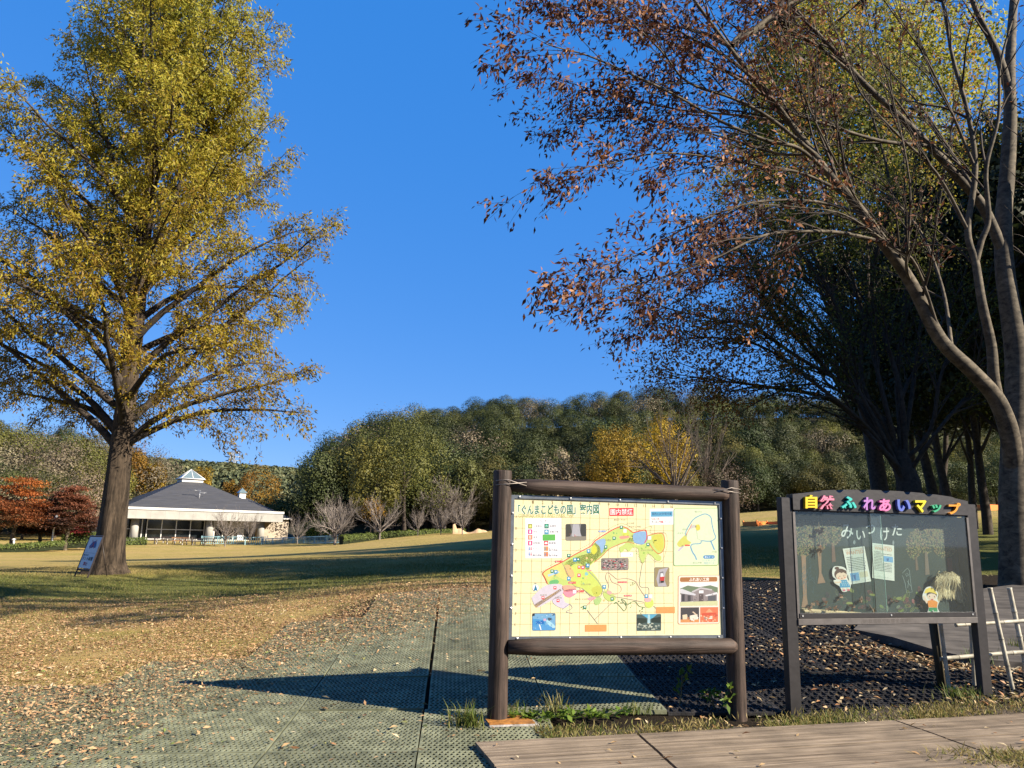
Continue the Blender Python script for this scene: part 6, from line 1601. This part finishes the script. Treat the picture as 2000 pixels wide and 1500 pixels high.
# ground under tables follows the photograph's lawn edge
# ------------------------------------------------------------------ hedges
m_hedge = leaf_mat('hedge_leaf', [(0, (.05, .075, .015)), (.5, (.12, .16, .03)), (1, (.22, .26, .055))], trans=.25)
m_hedgey = leaf_mat('hedge_yellow', [(0, (.06, .09, .012)), (.5, (.22, .23, .02)), (1, (.50, .42, .03))], trans=.3)
def hedge(pts, hgt, wid, label, m, seed, size=.16, dens=260):
    rng = np.random.default_rng(seed); P = spline(pts, 4); t = thing('hedge', label, 'hedge')
    Ps = []; Us = []; 
    seg = np.linalg.norm(np.diff(P[:, :2], axis=0), axis=1); tot = seg.sum(); n = int(tot * dens * (hgt + wid) / 1.6)
    u = rng.random(n) * (len(P) - 1); i = np.minimum(u.astype(int), len(P) - 2); f = (u - i)[:, None]
    c = P[i] * (1 - f) + P[i + 1] * f; T = nrmz((P[i + 1] - P[i]) * [1, 1, 0]); S = np.stack([T[:, 1], -T[:, 0], np.zeros(n)], 1)
    a = rng.uniform(0, pi, n); rx = np.sign(np.cos(a)) * np.abs(np.cos(a)) ** .45 * wid / 2; rz_ = np.abs(np.sin(a)) ** .45 * hgt
    wob = 1 + .08 * np.sin(u * 9.0) + rng.normal(size=n) * .06
    pos = c + S * (rx * wob)[:, None] + np.array([0, 0, 1]) * (rz_ * wob)[:, None]
    N = S * np.cos(a)[:, None] + np.array([0, 0, 1]) * np.sin(a)[:, None]
    link_mesh('foliage', leaf_mesh('foliage', pos, np.cross(N, rng.normal(size=(n, 3))) + N * .3, rng.uniform(.7, 1.3, n) * size, size * .6, np.clip(.5 + .22 * rng.normal(size=n) + .1 * np.sin(u * 5), 0, 1), m, rng, up=N), t)
    b = MB(); pp = [Vector(p) for p in P]
    vs = []; fs = []
    for k, p in enumerate(P):
        T_ = nrmz((P[min(k + 1, len(P) - 1)] - P[max(k - 1, 0)]) * [1, 1, 0]); s_ = np.array([T_[1], -T_[0], 0]) * wid * .40
        for (sx, z) in ((-1, -.3), (-1, hgt * .8), (1, hgt * .8), (1, -.3)): vs.append(p + s_ * sx + np.array([0, 0, z]))
    for k in range(len(P) - 1):
        for j in range(3): fs.append((k * 4 + j, k * 4 + j + 1, k * 4 + j + 5, k * 4 + j + 4))
    fs += [(0, 1, 2, 3), tuple(4 * (len(P) - 1) + j for j in (3, 2, 1, 0))]
    b.add(vs, fs, mat('hedge_core', (.018, .024, .008), rough=1)); b.build('core', t); return t
def hp(px, py, D): return tuple(at(px, py, D))
hedge([hp(-60, 1079, 80), hp(20, 1074, 82), hp(80, 1070, 84), hp(120, 1067, 86)], .55, 1.0, 'low clipped green hedge edging the lawn under the maples', m_hedge, 701)
hedge([hp(118, 1067, 88), hp(158, 1064, 89), hp(190, 1062, 90)], 1.2, 1.2, 'taller clipped hedge behind the maroon maple stems', m_hedge, 702)
hedge([hp(205, 1070, 104), hp(240, 1069.5, 106), hp(283, 1068, 108)], 1.15, 1.4, 'square clipped bright green hedge at the left end of the picnic tables', m_hedge, 703)
hedge([hp(666, 1059, 104), hp(740, 1053, 108), hp(830, 1047, 113), hp(905, 1045, 117)], .85, 1.2, 'long low hedge behind the leafless cherry row', m_hedge, 704)
hedge([hp(598, 1056, 122), hp(625, 1055, 121), hp(650, 1055, 120)], 2.6, 2.2, 'tall rounded yellow green hedge right of the pavilion', m_hedgey, 705, size=.26, dens=170)

# small things by the far lawn
def post_thing(name, label, cat, px0, py0, px1, py1, D, r, m):
    b = MB(); b.tube([at(px0, py0, D), at(px1, py1, D)], [r, r * .8], m, n=8); return tag(b.build(name), label, cat)
m_wp = mat('white_paint', (.78, .78, .76), rough=.5, var=.04)
t = thing('lamp_post', 'thin white lamp post under the maples', 'lamp post'); b = MB(); b.tube([at(101, 1062, 86), at(108, 1010, 86)], [.10, .07], m_wp, n=8); b.build('pole', t); b = MB(); b.tube([at(108, 1010, 86), at(109, 1008, 86), at(111, 1008.5, 85.5)], [.07, .12, .1], m_wp, n=8); b.build('lamp_head', t)
t = thing('bollard', 'short white bollard with a round head at the far left', 'bollard'); b = MB(); b.tube([at(27, 1074, 84), at(27, 1056, 84)], .10, m_wp, n=8); b.build('pole', t); b = MB(); b.tube([at(27, 1056, 84), at(27, 1054.6, 84), at(27, 1052.6, 84), at(27, 1051.6, 84)], [.1, .2, .2, .08], m_wp, n=8); b.build('lamp_head', t)
b = MB(); p = at(168, 1062, 95); b.box((p[0], p[1] + 1.5, p[2] + 1.3), (2.6, 3, 3.0), mat('shed_grey', (.10, .10, .11), rough=.7, var=.1, stretch=(8, 8, .2))); tag(b.build('shed'), 'dark grey boarded shed half behind the big trunk', 'shed')
# sand coloured tarpaulin, orange site fences
m_sand = mat('sand_tarp', (.62, .40, .22), rough=.85, var=.1, scale=1.0, bump=.3, bscale=2)
vs = []; fs = []; n1, n2 = 26, 5
for i in range(n1):
    f = i / (n1 - 1); px = 884 + (985 - 884) * f
    for j in range(n2):
        g = j / (n2 - 1); D = 110 + 2.6 * g; base = at(px, 1046.5, D); hgt = (.35 + .75 * abs(sin(f * 7.5 + .8)) ** 1.3 * (1 - .3 * f) + (.7 if f < .08 else 0)) * (1 - .15 * g) if j > 0 else -.25
        vs.append((base[0], base[1], base[2] + hgt + .08 * sin(f * 40 + j)))
for i in range(n1 - 1):
    for j in range(n2 - 1): fs.append((i * n2 + j, (i + 1) * n2 + j, (i + 1) * n2 + j + 1, i * n2 + j + 1))
b = MB(); b.add(vs, fs, m_sand, True); tag(b.build('tarpaulin'), 'sand coloured tarpaulin draped in swags left of the map sign post', 'tarpaulin')
m_or = mat('orange_mesh', (.80, .22, .04), rough=.7, var=.06)
def site_fence(pts, label, h):
    t = thing('site_fence', label, 'fence'); b = MB(); b2 = MB()
    for a, c in zip(pts[:-1], pts[1:]):
        a = np.array(a); c = np.array(c); n_ = np.array([c[1] - a[1], a[0] - c[0], 0]); n_ = n_ / np.linalg.norm(n_) * .04
        z = np.array([0, 0, h]); b.add([a - n_, c - n_, c - n_ + z, a - n_ + z, a + n_, c + n_, c + n_ + z, a + n_ + z], [(0, 1, 2, 3), (7, 6, 5, 4), (3, 2, 6, 7), (1, 0, 4, 5), (0, 3, 7, 4), (2, 1, 5, 6)], m_or)
    for p_ in pts: b2.tube([p_, (p_[0], p_[1], p_[2] + h + .1)], .06, m_or, n=6)
    b.build('mesh_panel', t); b2.build('posts', t)
site_fence([hp(1452, 1030, 62), hp(1478, 1029, 60), hp(1498, 1030, 62), hp(1520, 1029, 60), hp(1560, 1029, 62)], 'orange site fence between the two sign boards', .42)
site_fence([hp(1900, 1000, 64), hp(1932, 999, 62), hp(1962, 1000, 64)], 'orange site fence under the dark grove right of the display board', .55)
site_fence([hp(1990, 1000, 66), hp(2040, 1000, 64)], 'orange site fence at the right edge behind the zelkova trunk', .55)

# steel pylon on the far ridge
def pylon():
    p = at(453, 905, 640); z0 = p[2] - 18; zt_ = at(453, 884, 640)[2]; m = mat('pylon_steel', (.42, .44, .46), rough=.5, metal=.4)
    t = thing('pylon', 'grey steel lattice pylon standing on the far ridge', 'pylon', (p[0], p[1], z0)); h = zt_ - z0; b = MB(); w = 5.0
    cs = [(-1, -1), (1, -1), (1, 1), (-1, 1)]
    for (x, y) in cs: b.tube([(x * w, y * w, 0), (x * .8, y * .8, h)], .35, m, n=4)
    for k in range(7):
        f0, f1 = k / 7, (k + 1) / 7; r0, r1 = w + (.8 - w) * f0, w + (.8 - w) * f1
        for i in range(4):
            a, c = cs[i], cs[(i + 1) % 4]; b.tube([(a[0] * r0, a[1] * r0, h * f0), (c[0] * r1, c[1] * r1, h * f1)], .2, m, n=3); b.tube([(c[0] * r0, c[1] * r0, h * f0), (a[0] * r1, a[1] * r1, h * f1)], .2, m, n=3)
    b.build('tower', t)
    for z, L_ in ((h, 5.5), (h - 3.4, 6.5), (h - 6.6, 5.5)):
        b = MB(); b.tube([(-L_, 0, z), (0, 0, z + .6), (L_, 0, z)], .3, m, n=4); b.tube([(-L_, 0, z), (0, 0, z - 1.0), (L_, 0, z)], .22, m, n=4); b.build('cross_arm', t)
pylon()

# ------------------------------------------------------------------ tent notice on its easel
def easel():
    base = gp(158, 1128); z = hz(base[0], base[1]); yaw = radians(-38)
    t = thing('easel_sign', 'white no tents notice on a dark easel leaning beside the tall tree trunk', 'sign', (base[0], base[1], z), yaw)
    m_fr = mat('easel_frame', (.035, .026, .024), rough=.45, var=.1)
    W_, Hh, lean = .76, 1.10, tan(radians(15)); s = base[1] / 21.5
    def on(x, h, y=0): return (x * s, (h * lean + y) * s, h * s)
    b = MB()
    for sx in (-1, 1): b.tube([on(sx * W_ / 2, 0), on(sx * W_ / 2, Hh)], .026 * s, m_fr, n=4, smooth=False)
    b.build('side_rails', t)
    b = MB(); b.tube([on(-W_ / 2, .19), on(W_ / 2, .19)], .024 * s, m_fr, n=4, smooth=False); b.tube([on(-W_ / 2, Hh - .01), on(W_ / 2, Hh - .01)], .022 * s, m_fr, n=4, smooth=False); b.build('cross_rails', t)
    for sx in (-1, 1):
        b = MB(); b.tube([on(sx * W_ * .42, Hh - .1, .02), (sx * W_ * .42 * s, (Hh * lean + .25) * s, 0)], .014 * s, m_fr, n=4); b.build('rear_leg', t)
    corners = [on(-W_ / 2 + .03, Hh - .03, -.015), on(W_ / 2 - .03, Hh - .03, -.015), on(W_ / 2 - .03, .24, -.015), on(-W_ / 2 + .03, .24, -.015)]
    b = MB(); b.prism(corners[::-1], (0, .02 * s, 0), mat('notice_white', (.74, .76, .80), rough=.5, var=.03)); b.build('panel', t)
    pr = MB()
    O = np.array(corners[0]); U = np.array(corners[1]) - O; Vv = np.array(corners[3]) - O; nn = np.cross(U, Vv); nn /= np.linalg.norm(nn); nn = nn if nn[1] < 0 else -nn
    lay = [0]
    def put(pts, c): pr.poly([O + U * (x / 100) + Vv * (y / 150) + nn * (.002 + lay[0] * .0006) for x, y in pts], flat(c))
    def txt(tx, x0, y0, x1, y1, c, bold=.01):
        V2, Fs = text_geom(tx, bold); pr.add([O + U * ((x0 + (x1 - x0) * u) / 100) + Vv * ((y1 + (y0 - y1) * v) / 150) + nn * (.002 + lay[0] * .0006) for u, v in V2], list(Fs), flat(c))
    put(smooth([(24, 50), (30, 36), (42, 24), (58, 20), (70, 22), (76, 34), (78, 52), (60, 50), (44, 54)], 5, True), (52, 104, 176)); lay[0] = 1
    put([(42, 54), (54, 24), (58, 24), (60, 50)], (34, 70, 130)); lay[0] = 2
    for a, c in (((34, 16), (68, 56)), ((70, 14), (30, 58))):
        dx, dy = c[0] - a[0], c[1] - a[1]; l = sqrt(dx * dx + dy * dy); nx_, ny_ = -dy / l * 1.8, dx / l * 1.8
        put([(a[0] + nx_, a[1] + ny_), (c[0] + nx_, c[1] + ny_), (c[0] - nx_, c[1] - ny_), (a[0] - nx_, a[1] - ny_)], (206, 50, 70)); lay[0] += 1
    put([(4, 77), (96, 77), (96, 78), (4, 78)], (110, 112, 124))
    txt('園内全域', 6, 84, 46, 92, (70, 72, 82)); txt('テント設置', 6, 96, 92, 113, (46, 48, 58), .02); txt('禁止', 30, 120, 64, 138, (214, 60, 80), .02)
    link_mesh('lettering', pr.mesh('lettering'), t)
easel()

# ------------------------------------------------------------------ bamboo fence
m_bam = mat('bamboo', (.40, .35, .25), rough=.55, var=.2, scale=9, col2=(.66, .62, .50), spec=.35)
m_node = mat('bamboo_node', (.16, .13, .09), rough=.7)
bf = thing('bamboo_fence', 'low fence of weathered bamboo canes tied to a wooden stake at the right edge', 'fence')
def cane(a, c, r, name):
    a = np.array(a); c = np.array(c); L_ = np.linalg.norm(c - a); n = max(2, int(L_ / .22)); pts = []; rad = []
    for i in range(n):
        f0, f1 = i / n, (i + 1) / n
        for f, k in ((f0 + .004, 1.12), (f0 + .02 / L_, .98), ((f0 + f1) / 2, .97), (f1 - .02 / L_, .98), (f1 - .004, 1.12)): pts.append(a + (c - a) * f); rad.append(r * k)
    b = MB(); b.tube(pts, rad, m_bam, n=10)
    for i in range(1, n): b.tube([a + (c - a) * (i / n - .003 / L_), a + (c - a) * (i / n + .003 / L_)], r * 1.14, m_node, n=10, cap=False)
    b.build(name, bf)
b = MB(); b.tube([at(1841, 1352, 7.78), at(1822, 1214, 7.78)], .040, wood_mat('stake_wood', (.03, .026, .015), (.12, .10, .06), (12, 12, 1.2)), n=12); b.build('stake', bf)
cane(at(1855, 1356, 7.70), at(1837, 1218, 7.70), .018, 'upright'); cane(at(1904, 1342, 7.80), at(1896, 1216, 7.80), .020, 'upright'); cane(at(1979, 1352, 7.72), at(1933, 1147, 7.72), .021, 'upright'); cane(at(2012, 1342, 7.85), at(1971, 1147, 7.85), .022, 'upright'); cane(at(2060, 1345, 7.9), at(2020, 1147, 7.9), .022, 'upright')
cane(at(1834, 1287, 7.75), at(1910, 1280.5, 7.78), .021, 'crossbar'); cane(at(1925, 1279, 7.79), at(2080, 1267, 7.85), .020, 'crossbar'); cane(at(1866, 1221, 7.75), at(1903, 1219, 7.78), .016, 'crossbar'); cane(at(1918, 1218, 7.79), at(2080, 1207, 7.88), .018, 'crossbar')

# ------------------------------------------------------------------ grass, fallen leaves, weeds
m_blade = leaf_mat('grass_blade', [(0, (.36, .27, .11)), (.35, (.30, .25, .085)), (.6, (.15, .17, .035)), (1, (.08, .14, .02))], trans=.35)
m_litter = leaf_mat('fallen_leaf', [(0, (.06, .03, .018)), (.25, (.26, .115, .05)), (.5, (.50, .25, .115)), (.75, (.60, .42, .21)), (1, (.74, .62, .42))], trans=.2)
def scatter(rng, n, x0, x1, y0, y1, wfun):
    P = []; got = 0
    while got < n:
        x = rng.uniform(x0, x1, n * 2); y = rng.uniform(y0, y1, n * 2); k = rng.random(n * 2) < wfun(x, y)
        P.append(np.stack([x[k], y[k]], 1)); got += int(k.sum())
    return np.concatenate(P)[:n]
def vn(x, y, s, ph=0.0):                          # cheap smooth noise 0..1
    return .5 + .25 * (np.sin(x * s + ph + 1.7 * np.sin(y * s * .7 + ph)) + np.sin(y * s * 1.3 - ph + 1.3 * np.sin(x * s * .9 + 2 + ph)))
def clear_walk(x, y):
    a = (x - W0[0]) * wd[0] + (y - W0[1]) * wd[1]; b_ = (x - W0[0]) * wnrm[0] + (y - W0[1]) * wnrm[1]
    return a, b_
def on_mat(x, y):                                 # height of the mat top above the ground where a mat lies
    rx, ry = x - mo[0], y - mo[1]; u = (rx * mrt[0] + ry * mrt[1]) / (MW + .012); v = (rx * mdir[0] + ry * mdir[1]) / (ML + .012)
    cu = np.floor(u).astype(int); cv = np.floor(v).astype(int)
    return np.array([.052 if (int(i), int(j)) in cell else 0.0 for i, j in zip(cu, cv)])
rng = np.random.default_rng(91)
# lawn grass near the bank and the big tree
def w_lawn(x, y): return np.clip(.16 * (x < -1.5) * (vn(x, y, 3.3) > .45) + _ss(12.5, 17, y) * (.35 + .65 * vn(x, y, 1.9)) * _ss(34, 22, y) + .35 * _ss(9, 14, y) * vn(x, y, 2.6, 2) * (x < 0), 0, 1) * ((x < 1.2) | (y > 14.5))
n = 120000; q = scatter(rng, n, -17, 9, 5.5, 34, w_lawn); z = H(q[:, 0], q[:, 1])
L = rng.uniform(.025, .06, n) * (1 + .5 * (vn(q[:, 0], q[:, 1], 1.1) > .6)); gr = np.clip(.24 + .30 * _ss(15.5, 18.5, q[:, 1]) * _ss(27, 21, q[:, 1]) + .25 * (vn(q[:, 0], q[:, 1], .8, 1) - .5) + rng.normal(size=n) * .13, 0, 1)
o = link_mesh('lawn_grass', leaf_mesh('lawn_grass', np.stack([q[:, 0], q[:, 1], z - .005], 1), np.concatenate([rng.normal(size=(n, 2)) * .55, np.ones((n, 1)) * .8], 1), L, .011, gr, m_blade, rng)); tag(o, 'short tufted lawn grass on the bank before the tall tree', 'grass', kind='stuff')
# dry clippings and leaf crumbs over the left ground and mats
def w_lit(x, y):
    lim = np.interp(y, [5, 6, 8.6, 12, 15], [-3.9, -3.7, -3.2, -1.2, .5]); e = _ss(lim + 2.1, lim - .3, x) ** 1.3
    g = e * (.6 + .4 * vn(x, y, 2.2)) + .03 * vn(x, y, 1.7, 1)
    a, b_ = clear_walk(x, y); g = np.where((a > -.4) & (b_ > -.2), 0, g); g = g * _ss(17.5, 14.5, y + .12 * x)
    return np.clip(g * (x < .2 + .1 * (y - 6)), 0, 1)
n = 250000; q = scatter(rng, n, -14, 1.2, 4.6, 17.5, w_lit); z = H(q[:, 0], q[:, 1]) + on_mat(q[:, 0], q[:, 1]) + .004 + rng.random(n) * .012
sz = rng.uniform(.016, .05, n) * np.where(rng.random(n) < .08, 1.6, 1.0)
tn = np.clip(.58 + rng.normal(size=n) * .20 + .12 * (vn(q[:, 0], q[:, 1], 1.3) - .5), 0, 1)
o = link_mesh('dry_clippings', leaf_mesh('dry_clippings', np.stack([q[:, 0], q[:, 1], z], 1), np.concatenate([rng.normal(size=(n, 2)), rng.normal(size=(n, 1)) * .22], 1), sz, sz * rng.uniform(.18, .5, n), tn, leaf_mat('clipping', [(0, (.10, .065, .03)), (.3, (.34, .19, .09)), (.55, (.58, .335, .165)), (.8, (.68, .50, .28)), (.93, (.36, .36, .12)), (1, (.20, .25, .06))], trans=.2), rng, up=np.tile([0, 0, 1.0], (n, 1)))); tag(o, 'dry grass clippings and leaf crumbs strewn over the left ground', 'clippings', kind='stuff')
# larger fallen leaves: heaps on the right, a few on the bare mats
def w_leaf(x, y):
    a, b_ = clear_walk(x, y)
    g = .02 + .05 * _ss(.8, 2.5, x) + .26 * _ss(2.2, 3.6, x) * _ss(10.5, 8.8, y) * vn(x, y, 3.1) ** 1.5 + .6 * ((b_ < 0) & (b_ > -.35) & (a > 1.0)) * vn(x, y, 4, 1)
    g = g + .9 * np.exp(-((y - (8.95 - .32 * (x - 3.6))) / .22) ** 2) * _ss(2.6, 3.2, x) * _ss(6.2, 5.2, x)
    return np.clip(np.where((b_ > -.02) & (a > 0), .016, g), 0, 1)
n = 4600; q = scatter(rng, n, -7, 8, 5.0, 14, w_leaf); a_, b_ = clear_walk(q[:, 0], q[:, 1]); z = np.where((b_ > -.02) & (a_ > 0), ZW + .006, H(q[:, 0], q[:, 1]) + on_mat(q[:, 0], q[:, 1]) + np.where(q[:, 0] > 1.2, .014, .006)) + rng.random(n) * .015
sz = rng.uniform(.035, .08, n); o = link_mesh('fallen_leaves', leaf_mesh('fallen_leaves', np.stack([q[:, 0], q[:, 1], z], 1), np.concatenate([rng.normal(size=(n, 2)), rng.normal(size=(n, 1)) * .25], 1), sz, sz * rng.uniform(.25, .45, n), np.clip(.72 + rng.normal(size=n) * .20, 0, 1), m_litter, rng, up=np.tile([0, 0, 1.0], (n, 1)), fold=.25)); tag(o, 'tan and brown fallen leaves drifted between the mats and boards', 'leaves', kind='stuff')
# grass along the walkway edge
aq = []
n = 9000
a = rng.uniform(.55, 9.0, n * 3); b_ = -rng.uniform(.0, .42, n * 3); keep = rng.random(n * 3) < np.clip(.25 + .9 * (vn(a * 3, b_ * 3, 1.7) - .35) + .5 * np.exp(-((a - .75) / .5) ** 2) + .35 * (a > 2.4), 0, 1) * np.clip(1.25 + b_ / .35, 0, 1); a = a[keep][:n]; b_ = b_[keep][:n]; n = len(a)
x = W0[0] + wd[0] * a + wnrm[0] * b_; y = W0[1] + wd[1] * a + wnrm[1] * b_
L = rng.uniform(.02, .07, n) * (1 + .7 * (rng.random(n) < .08))
o = link_mesh('verge_grass', leaf_mesh('verge_grass', np.stack([x, y, H(x, y) + .05], 1), np.concatenate([rng.normal(size=(n, 2)) * .7, np.ones((n, 1)) * .8], 1), L, .009, np.clip(.36 + .3 * (vn(a, b_, 2.4) - .4) + rng.normal(size=n) * .22, 0, 1), m_blade, rng)); tag(o, 'patchy grass along the far edge of the wooden walkway', 'grass', kind='stuff')
# corner of grass in the lower right, and crumbs along the left end of the walkway
n = 1500; pc = gp(2010, 1505); x = pc[0] + rng.normal(size=n) * .28; y = pc[1] - .12 + rng.normal(size=n) * .16; k = (y < pc[1] + .08); x, y = x[k], y[k]; n = len(x)
o = link_mesh('corner_grass', leaf_mesh('corner_grass', np.stack([x, y, 0 * x + ZW], 1), np.concatenate([rng.normal(size=(n, 2)) * .8, np.ones((n, 1)) * .6], 1), rng.uniform(.03, .09, n), .008, np.clip(.3 + rng.normal(size=n) * .2, 0, 1), m_blade, rng)); tag(o, 'dry grass over the near corner of the walkway at the lower right', 'grass', kind='stuff')
def tuft(px, py, n, hgt, label, spread=.07, tone=.7):
    p = gp(px, py); r = np.random.default_rng(int(px)); z = hz(p[0], p[1]) + .03
    V = []; Fq = []; T = []
    for k in range(n):
        az = r.uniform(0, 2 * pi); L_ = hgt * r.uniform(.5, 1.1); o_ = np.array([r.normal() * spread, r.normal() * spread * .6, 0]); out_ = r.uniform(.15, .8)
        pts = [np.array([p[0], p[1], z]) + o_ + np.array([cos(az) * out_ * L_ * f ** 1.6, sin(az) * out_ * L_ * f ** 1.6, L_ * (f - .35 * out_ * f * f)]) for f in (0, .35, .7, 1)]
        sd_ = np.array([-sin(az), cos(az), 0]) * .0042; b0 = len(V)
        for i, q_ in enumerate(pts): wv = (1, .9, .6, .08)[i]; V += [q_ - sd_ * wv, q_ + sd_ * wv]
        Fq += [(b0 + 2 * i, b0 + 2 * i + 1, b0 + 2 * i + 3, b0 + 2 * i + 2) for i in range(3)]; T += [np.clip(tone + r.normal() * .15, 0, 1)] * 8
    return tag(link_mesh('grass_tuft', np_mesh('grass_tuft', np.array(V), np.array(Fq), m_blade, np.array(T))), label, 'grass')
tuft(912, 1432, 150, .22, 'spiky grass tuft to the left of the rusty post base')
tuft(1002, 1412, 70, .16, 'grass tuft growing against the right side of the left log post')
tuft(1085, 1408, 60, .20, 'thin tall grass stalks behind the broad leaved weeds', .06, .45)
tuft(1885, 1372, 120, .14, 'bright grass clump at the foot of the right board post', .12, .75)
tuft(1915, 1300, 60, .20, 'green blades growing behind the right board post', .1, .8)
tuft(1245, 1402, 60, .10, 'low grass clump under the middle of the map sign', .07, .7)
tuft(1990, 1280, 60, .18, 'grass clump among the bamboo canes at the right edge', .05, .6)
m_weed = leaf_mat('weed_leaf', [(0, (.06, .11, .015)), (.5, (.15, .24, .03)), (1, (.28, .34, .06))], trans=.35)
def rosette(px, py, n, s, label):
    p = gp(px, py); r = np.random.default_rng(int(px + py)); z = hz(p[0], p[1]) + .03
    az = r.uniform(0, 2 * pi, n); P_ = np.stack([p[0] + r.normal(size=n) * s * .5, p[1] + r.normal(size=n) * s * .35, z + r.uniform(0, .05, n)], 1)
    D_ = np.stack([np.cos(az), np.sin(az), r.uniform(.1, .9, n)], 1)
    return tag(link_mesh('weed_plant', leaf_mesh('weed_plant', P_, D_, r.uniform(.05, .10, n), r.uniform(.03, .05, n), np.clip(.5 + r.normal(size=n) * .22, 0, 1), m_weed, r, up=np.tile([0, 0, 1.0], (n, 1)), fold=.2)), label, 'weed')
rosette(1032, 1418, 60, .16, 'broad leaved green weed beside the rusty post base')
rosette(1100, 1415, 46, .15, 'broad leaved green weed below the lettered edge of the map')
rosette(1155, 1412, 40, .14, 'broad leaved green weed ending the weedy row on the right')
rosette(1210, 1408, 20, .12, 'small scattered weed between grass and fallen leaves')
def sapling(px, py, pxt, pyt, nl, label, dry=False):
    p = gp(px, py); D = p[1]; r = np.random.default_rng(int(px)); z = hz(p[0], p[1]); top = at(pxt, pyt, D)
    t = thing('sapling', label, 'sapling', (p[0], p[1], z)); b = MB()
    pts = [np.array([0, 0, 0.]), (top - np.array([p[0], p[1], z])) * .5 + r.normal(size=3) * .01, top - np.array([p[0], p[1], z])]
    b.tube(spline(pts, 4), np.linspace(.006, .003, 9), mat('sapling_stem', (.16, .13, .05)), n=6); Ps = []; Ds = []
    P_ = spline(pts, 4)
    for k in range(4):
        q_, T_ = at_path(P_, .4 + .15 * k); d_ = side_dir(r, T_, radians(55), up=.3); b.tube([q_, q_ + d_ * .07], [.003, .002], mat('sapling_stem', (.16, .13, .05)), n=4)
        for _ in range(nl // 4): Ps.append(q_ + d_ * r.uniform(.02, .09)); Ds.append(d_ + r.normal(size=3) * .6 + [0, 0, -.35])
    for _ in range(nl // 3): Ps.append(P_[-1] + r.normal(size=3) * .015); Ds.append(r.normal(size=3) + [0, 0, -.2])
    n_ = len(Ps); b.build('stem', t); link_mesh('foliage', leaf_mesh('foliage', np.array(Ps), np.array(Ds), r.uniform(.05, .09, n_), r.uniform(.028, .042, n_), np.clip(.45 + r.normal(size=n_) * .2, 0, 1), m_weed, r, up=np.tile([0, -.4, 1.0], (n_, 1)), fold=.25), t)
sapling(1325, 1392, 1332, 1318, 16, 'young sapling with drooping leaves in the shadow under the map sign')
sapling(1398, 1400, 1388, 1350, 22, 'leafy green sapling left of the right log post')
sapling(1428, 1408, 1432, 1352, 20, 'leafy sapling growing against the foot of the right log post')
